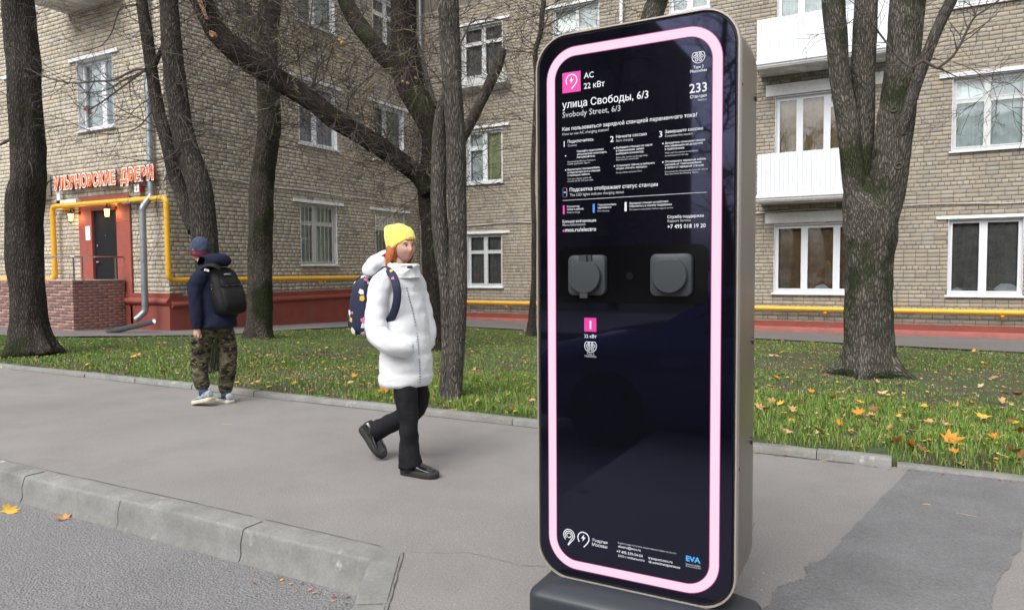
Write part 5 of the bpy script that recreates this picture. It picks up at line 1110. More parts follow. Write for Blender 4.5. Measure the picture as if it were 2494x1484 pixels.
# ------------------------------------------------------------------ charging station
TEXTS=[
 ('AC', -1.0119, -0.9738, 2.0402, 'b'),
 ('22 кВт', -1.012, -0.9319, 2.003, 'b'),
 ('улица Свободы, 6/3', -1.0986, -0.7704, 1.9423, 'b'),
 ('Svobody Street, 6/3', -1.0978, -0.8724, 1.9087, 'r'),
 ('Как пользоваться зарядной станцией переменного тока?', -1.098, -0.6013, 1.8605, 'b'),
 ('How to use AC charging station?', -1.0981, -0.9159, 1.8437, 'r'),
 ('Type 2', -0.6149, -0.5802, 2.02, 'b'),
 ('Mennekes', -0.6251, -0.5696, 2.0069, 'b'),
 ('233', -0.6276, -0.5692, 1.9403, 'b'),
 ('Станция', -0.6255, -0.5702, 1.9223, 'b'),
 ('Station', -0.5996, -0.5702, 1.9108, 'r'),
 ('1', -1.0974, -1.0845, 1.8022, 'b'),
 ('Подключитесь', -1.0768, -0.975, 1.8143, 'b'),
 ('Connect', -1.0769, -1.0404, 1.8014, 'r'),
 ('2', -0.9124, -0.8962, 1.8031, 'b'),
 ('Начните сессию', -0.8887, -0.7766, 1.8145, 'b'),
 ('Start charging', -0.8887, -0.8262, 1.8018, 'r'),
 ('3', -0.7346, -0.7185, 1.8034, 'b'),
 ('Завершите сессию', -0.711, -0.5809, 1.8147, 'b'),
 ('Complete the session', -0.711, -0.6163, 1.8018, 'r'),
 ('Скачайте приложение', -1.0405, -0.9356, 1.7775, 'b'),
 ('«Московский транспорт».', -1.0405, -0.9232, 1.7668, 'b'),
 ('Авторизуйтесь.', -1.0406, -0.9687, 1.7566, 'b'),
 ('Download the Moscow Transport', -1.0778, -0.9674, 1.7429, 'r'),
 ('mobile application. Sign in.', -1.0778, -0.9881, 1.7347, 'r'),
 ('Выключите электромобиль', -1.0779, -0.9509, 1.7139, 'b'),
 ('и подключите его к станции', -1.0779, -0.9502, 1.7033, 'b'),
 ('с помощью кабеля.', -1.078, -0.9889, 1.6927, 'b'),
 ('Turn your electric vehicle off.', -1.078, -0.9836, 1.6802, 'r'),
 ('Connect the EV with your cable.', -1.078, -0.9749, 1.6716, 'r'),
 ('Выберите станцию на карте', -0.8887, -0.7559, 1.7774, 'b'),
 ('в приложении, затем', -0.8887, -0.7864, 1.7669, 'b'),
 ('выберите коннектор.', -0.8887, -0.7858, 1.7562, 'b'),
 ('Select the station on the app map,', -0.8887, -0.7725, 1.7432, 'r'),
 ('then choose a connector.', -0.8887, -0.8051, 1.7353, 'r'),
 ('Установите таймер и выберите', -0.8887, -0.7478, 1.7141, 'b'),
 ('опцию «Начать зарядку».', -0.8887, -0.773, 1.7038, 'b'),
 ('Set up a timer and press Start.', -0.8887, -0.7928, 1.6904, 'r'),
 ('Дождитесь окончания сессии', -0.7115, -0.5744, 1.7777, 'b'),
 ('или завершите её досрочно', -0.7115, -0.5821, 1.7675, 'b'),
 ('в приложении.', -0.7114, -0.643, 1.7572, 'b'),
 ('Wait until the session is completed,', -0.7114, -0.5966, 1.7445, 'r'),
 ('or terminate it in the app.', -0.7114, -0.6291, 1.7354, 'r'),
 ('Отсоедините зарядный кабель', -0.7113, -0.5703, 1.7145, 'b'),
 ('сначала от электромобиля,', -0.7112, -0.5846, 1.7041, 'b'),
 ('а затем от зарядной станции.', -0.7112, -0.5765, 1.694, 'b'),
 ('Disconnect the charging cable from the vehicle', -0.7112, -0.5653, 1.6807, 'r'),
 ('first, then from the charging station.', -0.7111, -0.5953, 1.6724, 'r'),
 ('Подсветка отображает статус станции', -1.0695, -0.7362, 1.6366, 'b'),
 ('The LED lights indicate charging status', -1.0689, -0.8597, 1.6193, 'r'),
 ('Коннектор', -1.0801, -1.0308, 1.5784, 'b'),
 ('готов к работе', -1.0802, -1.0148, 1.5681, 'b'),
 ('Ready to charge', -1.0802, -1.0285, 1.5574, 'r'),
 ('Электромобиль', -0.9593, -0.8881, 1.5784, 'b'),
 ('заряжается', -0.9593, -0.9066, 1.5687, 'b'),
 ('EV is charging', -0.9594, -0.9148, 1.5573, 'r'),
 ('Зарядная станция не работает.', -0.8393, -0.6975, 1.5786, 'b'),
 ('Обратитесь в службу поддержки', -0.8393, -0.687, 1.5681, 'b'),
 ('The station is unavailable. Contact support service', -0.8393, -0.6824, 1.557, 'r'),
 ('Больше информации', -1.0985, -0.9654, 1.5229, 'b'),
 ('More Information', -1.0985, -1.0075, 1.5104, 'r'),
 ('mos.ru/electro', -1.0881, -0.9651, 1.489, 'b'),
 ('Служба поддержки', -0.7018, -0.5772, 1.5234, 'b'),
 ('Support Service', -0.7018, -0.6212, 1.5102, 'r'),
 ('+7 495 018 19 20', -0.7017, -0.5706, 1.4881, 'b'),
 ('22 кВт', -1.0126, -0.9647, 1.0982, 'b'),
 ('Type 2', -1.0027, -0.9731, 1.0347, 'r'),
 ('Mennekes', -1.0108, -0.9652, 1.0264, 'r'),
 ('Энергия', -0.9832, -0.9221, 0.338, 'b'),
 ('Москвы', -0.9832, -0.923, 0.3219, 'b'),
 ('Будем рады получить ваши комментарии на почту:', -0.881, -0.6656, 0.3486, 'r'),
 ('electro@mos.ru', -0.881, -0.7957, 0.3346, 'b'),
 ('+7 495 539-54-54', -0.8865, -0.7882, 0.3144, 'b'),
 ('3210 с мобильного', -0.881, -0.7808, 0.2997, 'b'),
 ('transport.mos.ru', -0.767, -0.6796, 0.3133, 'b'),
 ('vk.com/transportmos', -0.7669, -0.6521, 0.2993, 'b'),
 ('EVA', -0.6317, -0.5807, 0.333, 'e'),
 ('intermobility', -0.6316, -0.5803, 0.3184, 'r'),
 ('EVACHARGE.RU', -0.6316, -0.5802, 0.3117, 'r'),
 ('.LINE', -1.0975, -0.5668, 1.605, 'x'),
 ('.PINKBAR', -1.0977, -1.0898, 1.5707, 'x'),
 ('.BLUEBAR', -0.9787, -0.9703, 1.5711, 'x'),
 ('.WHITEBAR', -0.8571, -0.8492, 1.571, 'x'),
 ('.SQ', -1.0979, -1.0909, 1.4933, 'x'),
 ('.ICON', -1.0974, -1.0805, 1.6347, 'x'),
 ('.LOGO', -1.0974, -1.0248, 2.0337, 'x'),
 ('.CONN', -0.6213, -0.5751, 2.0548, 'x'),
 ('.ONE', -1.0126, -0.965, 1.1469, 'x'),
 ('.CONN2', -1.0107, -0.9651, 1.0701, 'x'),
 ('.SPIRAL', -1.1013, -1.0527, 0.3324, 'x'),
 ('.BOLT', -1.043, -0.9942, 0.3316, 'x'),
 ('.QR', -1.0784, -1.0453, 1.7695, 'x'),
 ('.ACtop', -1.0118, -0.9738, 2.0639, 'x'),
]
KV = 2.42
ks = empty('charging_station', (-.835, 2.6, 0), label='tall black electric car charging station with glowing pink light frame', cat='charging station'); RK = rel(ks)
M_taupe = mat('taupe metal', (.225, .195, .168), .34, metal=.55, var=[(3, .05)], bump=[('noise', 260, .05, .001)])
M_rim = mat('light taupe rim', (.42, .375, .34), .3, metal=.4)
M_gloss = mat('black glass panel', (.0035, .0035, .006), .03, spec=.8); MATS['black glass panel'].node_tree.nodes['Principled BSDF'].inputs['Specular Tint'].default_value = (.55, .58, 1, 1)
M_gasket = mat('black gasket', (.01, .01, .01), .5)
M_led = mat('pink light strip', (.02, .012, .018), .5, spec=.1, emit=((1., .755, .915), .57)); M_ledm = mat('magenta light edge', (.02, .002, .012), .5, emit=((1., .10, .50), .25))
M_base = mat('dark grey base cover', (.026, .031, .038), .42, bump=[('noise', 200, .1, .002)])
M_print = mat('white print', (.62, .65, .70), .5); M_printg = mat('grey print', (.40, .42, .46), .5); M_pink = mat('pink print', (.62, .035, .30), .5); M_blue = mat('blue print', (.05, .20, .62), .5); M_eva = mat('light blue print', (.06, .33, .75), .5)
M_sock = mat('grey socket plastic', (.030, .036, .040), .5, bump=[('noise', 300, .08, .001)])
kx, kz, kw, kh = -.835, 1.194, .748, 2.042
def ringp(w, h, r, y, n=10, cx=kx, cz=kz): return [(x, y, z) for x, z in rrect(w, h, r, n, cx, cz)]
b = MB(); b.loft([ringp(kw, kh, .128, KV), ringp(kw, kh, .128, KV+.028)] , False, False)
b = MB()   # rim: outer lip in front
b.loft([ringp(kw-.016, kh-.016, .12, KV+.006), ringp(kw-.014, kh-.014, .121, KV-.001), ringp(kw-.004, kh-.004, .126, KV-.001), ringp(kw, kh, .128, KV+.004), ringp(kw, kh, .128, KV+.030), ringp(kw-.012, kh-.012, .122, KV+.033)], False, False)
b.build('front_rim', M_rim, ks, smooth=True, sharp=30, matrix=RK)
b = MB(); b.loft([ringp(kw-.012, kh-.012, .122, KV+.029), ringp(kw-.012, kh-.012, .122, KV+.30), ringp(kw-.020, kh-.020, .120, KV+.36), ringp(kw-.05, kh-.05, .11, KV+.405), ringp(kw-.10, kh-.10, .09, KV+.42)], True, True)
b.build('body', M_taupe, ks, smooth=True, sharp=35, matrix=RK)
b = MB(); b.loft([ringp(kw-.016, kh-.016, .12, KV+.007), ringp(kw-.028, kh-.028, .114, KV+.007)], False, False); b.build('gasket', M_gasket, ks, matrix=RK)
b = MB(); b.loft([ringp(kw-.03, kh-.03, .113, KV+.008), ringp(kw-.03, kh-.03, .113, KV+.003), ringp(kw-.034, kh-.034, .111, KV+.001)], True, True); b.build('glass_front', M_gloss, ks, matrix=RK)
# light frame
lx, lz, lw, lh = -.8395, 1.190, .645, 1.944
YL = KV - .0004
def annulus(name, w0, h0, r0, w1, h1, r1, y, mt): 
    q = MB(); A, B_ = ringp(w0, h0, r0, y, 12, lx, lz), ringp(w1, h1, r1, y, 12, lx, lz); n = len(A)
    q.add(A + B_, [(i, (i+1) % n, n+(i+1) % n, n+i) for i in range(n)]); return q.build(name, mt, ks, matrix=RK)
annulus('light_frame', lw-.004, lh-.004, .115, lw-.066, lh-.066, .084, YL, M_led); annulus('light_frame_edge', lw+.001, lh+.001, .1175, lw-.0042, lh-.0042, .1148, YL, M_ledm); annulus('light_frame_edge', lw-.0658, lh-.0658, .0842, lw-.071, lh-.071, .0815, YL, M_ledm)
YT = KV - .0006
CAPS = {}
TX = empty('printed_texts', (0, 0, 0)) if False else None
for s, x0, x1, z, wt in TEXTS:
    if s.startswith('.'): continue
    mt = M_print if wt == 'b' else (M_eva if wt == 'e' else M_printg)
    o = text_on(s, x0, x1, z, YT, 'printed_text', mt, ks, cap=(.0215 if s in '123' else None), bold=.009 if wt == 'b' else (.045 if wt == 'e' else 0.003), zs=1.05 if wt != 'e' else .9); o.matrix_local = RK
def flat(name, poly, mt, y=YT):
    q = MB(); q.add([(x, y, z) for x, z in poly], [tuple(range(len(poly)))]); return q.build(name, mt, ks, matrix=RK)
def rect(name, x0, x1, z0, z1, mt, y=YT): return flat(name, [(x0, z0), (x1, z0), (x1, z1), (x0, z1)], mt, y)
def arc(name, cx, cz, r, w, a0, a1, mt, y=YT, tail=None, n=24):
    P = [(cx + r*math.cos(math.radians(a0+(a1-a0)*k/n)), cz + r*math.sin(math.radians(a0+(a1-a0)*k/n))) for k in range(n+1)]
    if tail: P += tail
    return stroke(name, P, w, mt, y)
def stroke(name, P, w, mt, y=YT):
    q = MB(); V = []
    for i, p in enumerate(P):
        a = P[max(0, i-1)]; c = P[min(len(P)-1, i+1)]; d = Vector((c[0]-a[0], c[1]-a[1])); d.normalize(); nx, nz = -d.y*w/2, d.x*w/2; V += [(p[0]+nx, y, p[1]+nz), (p[0]-nx, y, p[1]-nz)]
    q.add(V, [(2*i, 2*i+1, 2*i+3, 2*i+2) for i in range(len(P)-1)]); return q.build(name, mt, ks, matrix=RK)
rect('printed_rule', -1.0975, -.5668, 1.6043, 1.6063, M_printg); rect('printed_bar', -1.0977, -1.0898, 1.5545, 1.587, M_pink); rect('printed_bar', -.9787, -.9703, 1.5545, 1.587, M_blue); rect('printed_bar', -.8571, -.8492, 1.5545, 1.587, M_print); rect('printed_square', -1.0979, -1.0909, 1.4893, 1.4975, M_pink)
rect('logo_square', -1.0974, -1.0248, 1.997, 2.0705, M_pink, YT+.0001)
def bolt(cx, cz, s, mt, y): flat('printed_bolt', [(cx+.012*s, cz+.06*s), (cx-.045*s, cz-.012*s), (cx-.006*s, cz-.012*s), (cx-.02*s, cz-.065*s), (cx+.045*s, cz+.012*s), (cx+.008*s, cz+.012*s)], mt, y)
def pin(cx, cz, r, w, mt, y, a0=-128): arc('printed_logo', cx, cz, r, w, 215, -20, mt, y, tail=[(cx+r*.62, cz-r*.78), (cx+r*.02, cz-r*1.42)])
pin(-1.061, 2.040, .0215, .0042, M_print, YT-.0002); bolt(-1.061, 2.041, .2, M_print, YT-.0002)
# small icon of the station
for (a, c, d, e, mt) in ((-1.0974, -1.096, 1.62, 1.649, M_blue), (-1.0819, -1.0805, 1.62, 1.649, M_print), (-1.0955, -1.0825, 1.6505, 1.6520, M_pink), (-1.0955, -1.0825, 1.6172, 1.6186, M_pink), (-1.0935, -1.0855, 1.633, 1.637, M_printg)): rect('printed_icon', a, c, d, e, mt)
# bullets of the instructions
for (x, z) in ((-1.0855, 1.7685), (-1.0855, 1.7165), (-.895, 1.7800), (-.895, 1.7165), (-.7185, 1.7805), (-.7185, 1.7172)): flat('printed_dot', [(x + .0026*math.cos(a), z + .0026*math.sin(a)) for a in [PI*k/6 for k in range(12)]], M_print)
def connector(cx, cz, r):
    P = [(cx + r*math.cos(a), cz + r*math.sin(a)) for a in [math.radians(140 + 260*k/24) for k in range(25)]]; P = P + [P[0]]; stroke('printed_connector', P, r*.10, M_print)
    for dx, dz, q in ((-.30, .42, .14), (.30, .42, .14), (-.55, .02, .20), (0, .02, .20), (.55, .02, .20), (-.29, -.5, .20), (.29, -.5, .20)):
        P = [(cx+dx*r + q*r*math.cos(a), cz+dz*r + q*r*math.sin(a)) for a in [PI*k/8 for k in range(17)]]; stroke('printed_connector', P, r*.10, M_print)
connector(-.598, 2.0585, .0215); connector(-.988, 1.068, .0232)
rect('socket_number', -1.0126, -.965, 1.121, 1.172, M_pink); o = text_on('1', -.996, -.980, 1.131, YT-.0002, 'printed_text', M_print, ks, bold=.03, cap=.031); o.matrix_local = RK
# city transport and energy logos at the foot
for k, r in enumerate((.0225, .0158, .0088)): arc('printed_logo', -1.077, .345, r, .0034, 232 - k*6, -40 if k < 2 else -128, M_print, YT, tail=[(-1.077 + r*.35, .345 - r*.95 - .004), (-1.0875 + r*.35 + .0, .345 - .0355 - r*.15)] if k < 2 else None)
arc('printed_logo', -1.018, .344, .0225, .0042, 225, -30, M_print, YT, tail=[(-1.018+.0145, .344-.019), (-1.018+.001, .344-.034)]); bolt(-1.018, .345, .22, M_print, YT)
# recess with the two covered sockets
b = MB(); b.loft([ringp(.55, .205, .03, YT, 6, -.8375, 1.330), ringp(.545, .20, .028, YT+.0002, 6, -.8375, 1.330)], True, False); b.build('socket_field', mat('matt black field', (.002, .002, .003), .12, spec=.4), ks, matrix=RK)
for k, (sx, lid) in enumerate(((-.9955, 1), (-.684, 0))):
    b = MB(); z = 1.328; b.loft([ringp(.147, .147, .022, YT-.0003, 6, sx, z), ringp(.147, .147, .022, YT-.016, 6, sx, z), ringp(.142, .142, .02, YT-.022, 6, sx, z), ringp(.118, .118, .03, YT-.026, 6, sx, z)], False, True)
    so_ = b.build('socket', M_sock, ks, smooth=True, sharp=40, matrix=RK)
    b = MB(); n = 40; cz = z - (.004 if lid else .0); r = .062
    b.loft([[(sx + f*r*math.cos(a), y, cz + f*r*min(math.sin(a), .86)) for a in [2*PI*j/n for j in range(n)]] for f, y in ((.98, YT-.024), (1, YT-.038), (.99, YT-.043), (.95, YT-.046), (.5, YT-.047))], True, True)
    if lid: b.box(sx-.016, YT-.044, z-.082, sx+.013, YT-.036, z-.06); b.box(sx-.020, YT-.044, z+.044, sx+.009, YT-.024, z+.072); b.box(sx-.027, YT-.030, z+.052, sx-.0205, YT-.021, z+.073); b.box(sx+.011, YT-.034, z+.050, sx+.024, YT-.021, z+.073)
    b.build('socket_lid', M_sock, so_, smooth=True, sharp=40)
b = MB(); n = 20; b.add([(-.838 + .014*math.cos(2*PI*j/n), YT-.0003, 1.325 + .014*math.sin(2*PI*j/n)) for j in range(n)], [tuple(range(n))]); b.build('reader_window', mat('reader', (.006, .006, .008), .3, spec=.2), ks, matrix=RK)
# bolts in the side
for (v, z, r) in ((2.725, 1.97, .013), (2.715, 1.083, .013), (2.705, .712, .013), (2.49, 1.965, .006), (2.485, .66, .006), (2.48, 1.07, .005)):
    b = MB(); x = kx + kw/2 - .006; b.tube([(x-.005, v, z), (x+(.006 if r > .01 else .0012), v, z)], r, 14); b.build('bolt', mat('dark bolt', (.10, .09, .085), .35, metal=.7) if r > .01 else M_gasket, ks, smooth=True, sharp=40, matrix=RK)
# base cover
b = MB(); bx, by, bw_, bd = -.803, 2.465, .80, .335
def br_(w, d, r, z): return [(x, y, z) for x, y in rrect(w, d, r, 8, bx, by)]
b.loft([br_(bw_, bd, .05, 0), br_(bw_, bd, .05, .128), br_(bw_-.006, bd-.006, .048, .142), br_(bw_-.02, bd-.02, .044, .152), br_(bw_-.05, bd-.05, .04, .160), br_(bw_-.13, bd-.1, .035, .178)], True, True)
b.build('base_cover', M_base, ks, smooth=True, sharp=50, matrix=RK)
# ------------------------------------------------------------------ the two children
M_skin = mat('skin', (.56, .33, .25), .5, spec=.35, var=[(9, .05)]); MATS['skin'].node_tree.nodes['Principled BSDF'].inputs['Subsurface Weight'].default_value = .12
MATS['skin'].node_tree.nodes['Principled BSDF'].inputs['Subsurface Radius'].default_value = (.01, .004, .002)
M_coat = mat('white quilted coat', (.73, .745, .77), .55, bump=[('noise', 24, .16, .010), ('noise', 9, .22, .03)], sheen=.1)
M_hat = mat('lemon knit', (.80, .70, .13), .85, bump=[('weave', 90, .12, .002)], var=[(8, .04)], sheen=.3)
M_hair = mat('copper hair', (.42, .13, .035), .5, var=[(60, .35)], bump=[('weave', 60, .4, .003)])
M_pants = mat('black trousers', (.0075, .008, .011), .75, bump=[('noise', 14, .6, .02)], spec=.25)
M_patent = mat('black patent leather', (.007, .007, .009), .12, coat=.8); M_sole = mat('black sole', (.018, .018, .018), .7)
M_lip = mat('lips', (.50, .16, .14), .45); M_brow = mat('brow', (.16, .075, .04), .8); M_eye = mat('eye', (.05, .035, .03), .3); M_eyew = mat('eye white', (.55, .52, .5), .4); M_cheek = M_skin
M_navyp = mat('navy printed fabric', (.010, .016, .046), .75, bump=[('noise', 60, .2, .003)])
M_navy = mat('navy fleece', (.0105, .014, .033), .9, bump=[('noise', 120, .3, .003), ('noise', 7, .3, .02)], spec=.2); M_black = mat('black nylon', (.0085, .008, .0085), .7, spec=.25, bump=[('noise', 150, .2, .002), ('noise', 12, .35, .012)])
M_beanie = mat('navy knit', (.030, .045, .085), .9, bump=[('weave', 110, .2, .002)], var=[(30, .2)]); M_maroon = mat('maroon knit', (.12, .012, .028), .9, bump=[('weave', 110, .2, .002)])
M_shoe = mat('grey running shoe', (.30, .33, .36), .7, var=[(25, .3)], col2=((.10, .12, .14), 13, .55, .6)); M_soleb = mat('cream sole', (.62, .57, .44), .6, var=[(20, .15)]); M_sock2 = mat('blue sock', (.03, .06, .15), .9)
M_zip = mat('silver zip', (.30, .32, .35), .5)
def camo():
    M = bpy.data.materials.new('camouflage cloth'); M.use_nodes = True; t = M.node_tree; N = t.nodes; L = t.links; b = N['Principled BSDF']; b.inputs['Roughness'].default_value = .9; b.inputs['Specular IOR Level'].default_value = .2
    tc = N.new('ShaderNodeTexCoord'); mp = N.new('ShaderNodeMapping'); mp.inputs['Scale'].default_value = (1, 1, 1.9); L.new(tc.outputs['Object'], mp.inputs['Vector'])
    c = None
    for k, (colr, sc, th) in enumerate((((.050, .045, .028), 0, 0), ((.105, .095, .058), 14, .50), ((.018, .015, .012), 12, .57), ((.155, .14, .092), 21, .60))):
        if k == 0: r = N.new('ShaderNodeRGB'); r.outputs[0].default_value = (*colr, 1); c = r.outputs[0]; continue
        n = N.new('ShaderNodeTexNoise'); n.noise_dimensions = '4D'; n.inputs['W'].default_value = k*3.3; n.inputs['Scale'].default_value = sc; n.inputs['Detail'].default_value = 2; L.new(mp.outputs[0], n.inputs['Vector'])
        g = N.new('ShaderNodeMapRange'); g.inputs['From Min'].default_value = th; g.inputs['From Max'].default_value = th + .012; L.new(n.outputs['Fac'], g.inputs['Value'])
        mx = N.new('ShaderNodeMix'); mx.data_type = 'RGBA'; L.new(g.outputs[0], mx.inputs[0]); L.new(c, mx.inputs[6]); mx.inputs[7].default_value = (*colr, 1); c = mx.outputs[2]
    L.new(c, b.inputs['Base Color']); n = N.new('ShaderNodeTexNoise'); n.inputs['Scale'].default_value = 13; L.new(tc.outputs['Object'], n.inputs['Vector']); bp = N.new('ShaderNodeBump'); bp.inputs['Strength'].default_value = .6; bp.inputs['Distance'].default_value = .02; L.new(n.outputs['Fac'], bp.inputs['Height']); L.new(bp.outputs[0], b.inputs['Normal']); return M
M_camo = camo()

def smooth_part(b, name, mt, parent, sub=1, wr=0., wrs=9., seed=0, fn=None, **kw):
    'loft -> subdivided smooth mesh with cloth wrinkles of amplitude wr'
    loc = parent.location if not parent.parent else parent.parent.location
    me = b.mesh(name, True); bm = bmesh.new(); bm.from_mesh(me)
    if sub: 
        bmesh.ops.triangulate(bm, faces=[f for f in bm.faces if len(f.verts) > 4])
        for _ in range(sub): bmesh.ops.subdivide_edges(bm, edges=bm.edges, cuts=1, use_grid_fill=True, smooth=.0)
        for _ in range(2 * sub): bmesh.ops.smooth_vert(bm, verts=bm.verts, factor=.35, use_axis_x=True, use_axis_y=True, use_axis_z=True)
    bm.normal_update()
    if wr:
        for v in bm.verts:
            q = v.co * wrs + Vector((seed*7.1, 0, 0)); n_ = 1 - abs(noise.noise(q))*2.6; v.co += v.normal * wr * (n_ - .35)
    if fn:
        for v in bm.verts: fn(v)
    bm.to_mesh(me); bm.free()
    for v in me.vertices: v.co -= loc
    for p in me.polygons: p.use_smooth = True
    me.update(); return link(name, me, parent, mt, **kw)
def ell(c, a, b_, n=20, pw=1., ph=0):
    'closed ring about c with half-axis vectors a and b_'
    o = []
    for k in range(n):
        t = 2*PI*k/n + ph; x, y = math.cos(t), math.sin(t)
        if pw != 1: x = math.copysign(abs(x)**pw, x); y = math.copysign(abs(y)**pw, y)
        o.append(Vector(c) + a*x + b_*y)
    return o
def limb(pts, n=14, squash=None):
    'rings along (x,y,z,r) joints, smooth'
    P = spline(pts, .035); b = MB(); b.tube([p[:3] for p in P], [p[3] for p in P], n); return b
def jt(px, py, v, w): p = at(px, py, v); return (p.x, p.y, p.z, w)

def head(center, fwd, up, parent, sx=.076, sf=.094, sz=.112, name='body'):
    'a face and skull as one mesh; returns frame'
    f = Vector(fwd).normalized(); u = (Vector(up) - f*Vector(up).dot(f)).normalized(); r = f.cross(u)   # r = the person's right
    def P(a, e, k=0.): # a azimuth from front (+ to the right), e elevation
        x, y, z = math.cos(e)*math.sin(a), math.cos(e)*math.cos(a), math.sin(e)
        lat, fr, ht = x*sx, y*sf, z*sz
        if z < 0:
            t = min(1, -z); lat *= 1 - .42*t**1.6; fr = fr*(1 - .10*t) + (.012*t if y > 0 else -.0*t)
            if y < 0: fr *= 1 - .45*t
        if y > 0: fr *= 1 - .07*abs(x)**2
        def g(ca, ce, wa, we): 
            da = (a - ca + PI) % (2*PI) - PI; return math.exp(-(da/wa)**2 - ((e-ce)/we)**2)
        d = .019*g(0, -.20, .13, .15) + .009*g(0, .0, .09, .22) + .005*g(0, -.55, .28, .12) + .009*g(0, -.92, .35, .2) - .0075*(g(.42, .07, .2, .13) + g(-.42, .07, .2, .13)) + .004*(g(.4, .27, .3, .09) + g(-.4, .27, .3, .09)) + .004*(g(.62, -.28, .3, .22) + g(-.62, -.28, .3, .22)) - .003*g(0, -.42, .3, .05) + .004*g(0, -.42, .18, .06)
        return Vector(center) + r*lat + f*(fr + (d+k)*math.cos(a)*math.cos(e)) + r*((d+k)*math.sin(a)*math.cos(e)) + u*(ht - .004*g(0, -.30, .12, .1))
    return P, f, r, u
def head_mesh(P, b, na=64, ne=44):
    rings = [[P(2*PI*k/na, -PI/2 + PI*(i+.5)/ne) for k in range(na)] for i in range(ne)]; b.loft(rings, True, True)
def onface(P, a, e, wa, we, k, n=12): return [P(a + wa*math.cos(2*PI*j/n), e + we*math.sin(2*PI*j/n), k) for j in range(n)]
def face_patch(P, a, e, wa, we, k, mt, name, parent, th=.002):
    b = MB(); loc = parent.location; R1 = [p - loc for p in onface(P, a, e, wa, we, k-.002)]; R2 = [p - loc for p in onface(P, a, e, wa*.75, we*.7, k+th)]; b.loft([R1, R2], False, True); return b.build(name, mt, parent, smooth=True)

# ---- girl in white -------------------------------------------------
GV = 3.85; g0 = onground(1003, 1140); girl = empty('person', (g0.x, GV, 0), label='girl in a long white puffer coat and yellow beanie walking on the pavement', cat='person')
U_ = Vector((1, 0, 0)); Vv = Vector((0, 1, 0)); Zz = Vector((0, 0, 1))
hc = at(981, 601, GV); P, f, r, u = head(hc, Vector((.93, -.37, -.02)), Vector((.02, 0, 1)), girl, sx=.073, sf=.093, sz=.108)
b = MB(); head_mesh(P, b); nk = hc + Vector((-.025, 0, -.09)); b.loft([ell(nk + Zz*z_ + U_*x_, U_*q, Vv*q*.95, 20) for z_, x_, q in ((.03, 0, .05), (-.02, -.003, .048), (-.10, -.012, .055), (-.16, -.02, .07))]); smooth_part(b, 'body', M_skin, girl, 0)
for s_ in (1, -1):
    face_patch(P, .40*s_, .075, .135, .062, .001, M_eyew, 'eye', girl, .0015); face_patch(P, .36*s_, .075, .07, .060, .0032, M_eye, 'iris', girl, .001); face_patch(P, .40*s_, .135, .155, .022, .003, M_brow, 'eyelid', girl, .0012); face_patch(P, .42*s_, .235, .20, .026, .0015, M_brow, 'eyebrow', girl, .001)
face_patch(P, 0, -.485, .19, .058, .002, M_lip, 'lips', girl, .0018)
# cheeks catch a little colour
M_blush = mat('blush skin', (.58, .26, .21), .5, spec=.3); 
# hair: side locks below the hat on both sides and behind
for s_ in (1, -1):
    b = MB(); q = hc + r*.066*s_
    b.loft([ell(q + U_*x_ + Zz*z_ + r*s_*o_, U_*w_, Vv*t_, 14) for x_, z_, w_, t_, o_ in ((-.005, .03, .045, .012, .002), (-.018, -.02, .042, .016, .006), (-.032, -.06, .036, .017, .007), (-.046, -.095, .028, .015, .006), (-.058, -.125, .016, .010, .004), (-.066, -.14, .004, .004, .003))])
    smooth_part(b, 'hair', M_hair, girl, 1, .003, 40)
b = MB(); b.loft([ell(hc + U_*x_ + Zz*z_, U_*w_, Vv*t_, 18) for x_, z_, w_, t_ in ((-.03, .02, .07, .076), (-.045, -.05, .055, .07), (-.055, -.10, .04, .055))]); smooth_part(b, 'hair', M_hair, girl, 1, .003, 40)
R = random.Random(12); b = MB()
for k in range(90):
    s_ = 1 if k % 2 else -1; fr = R.uniform(-.055, .036); q = hc + r*.070*s_ + f*fr + Zz*R.uniform(-.005, .03); L_ = R.uniform(.10, .165)*(1 - .5*abs(fr-.0)/.06*.4); pts = [q]
    for j in range(6): pts.append(pts[-1] + Zz*(-L_/6) - f*(.006 + .002*j) + r*s_*(.003 - .002*j) + Vector((R.gauss(0, .0022), R.gauss(0, .0022), 0)))
    b.tube(pts, [.0042, .0042, .004, .0036, .003, .002, .0008], 4)
smooth_part(b, 'hair', M_hair, girl, 0)
# beanie
def hring(cx, cz, ang, a, l, n=28): d = Vector((math.cos(ang), 0, math.sin(ang))); return ell(hc + U_*cx + Zz*cz, d*a, Vv*l, n)
b = MB(); b.loft([hring(-.006, .000, .50, .099, .072), hring(-.005, .004, .50, .111, .083), hring(-.010, .014, .48, .113, .086), hring(-.018, .045, .42, .110, .088), hring(-.034, .082, .30, .105, .084), hring(-.050, .113, .20, .099, .074), hring(-.062, .137, .14, .088, .055), hring(-.068, .150, .12, .068, .034), hring(-.070, .154, .12, .03, .012)], False, True)
smooth_part(b, 'beanie', M_hat, girl, 1, .005, 14, 2)
b = MB(); c = P(.02, .60, .013); b.loft([[c + r*.016*math.cos(a)*q + u*.011*math.sin(a)*q + f*(o_-.002) for a in [2*PI*k/12 for k in range(12)]] for q, o_ in ((1, -.004), (1, .004), (.7, .006))]); smooth_part(b, 'badge', mat('badge', (.72, .50, .45), .4), girl, 0)
b = MB(); c = P(.02, .50, .010); b.loft([[c + r*.030*math.cos(a)*q + u*.007*math.sin(a)*q + f*(o_-.002) for a in [2*PI*k/12 for k in range(12)]] for q, o_ in ((1, -.004), (1, .003))]); smooth_part(b, 'badge', mat('amber print', (.60, .34, .03), .7), girl, 0)
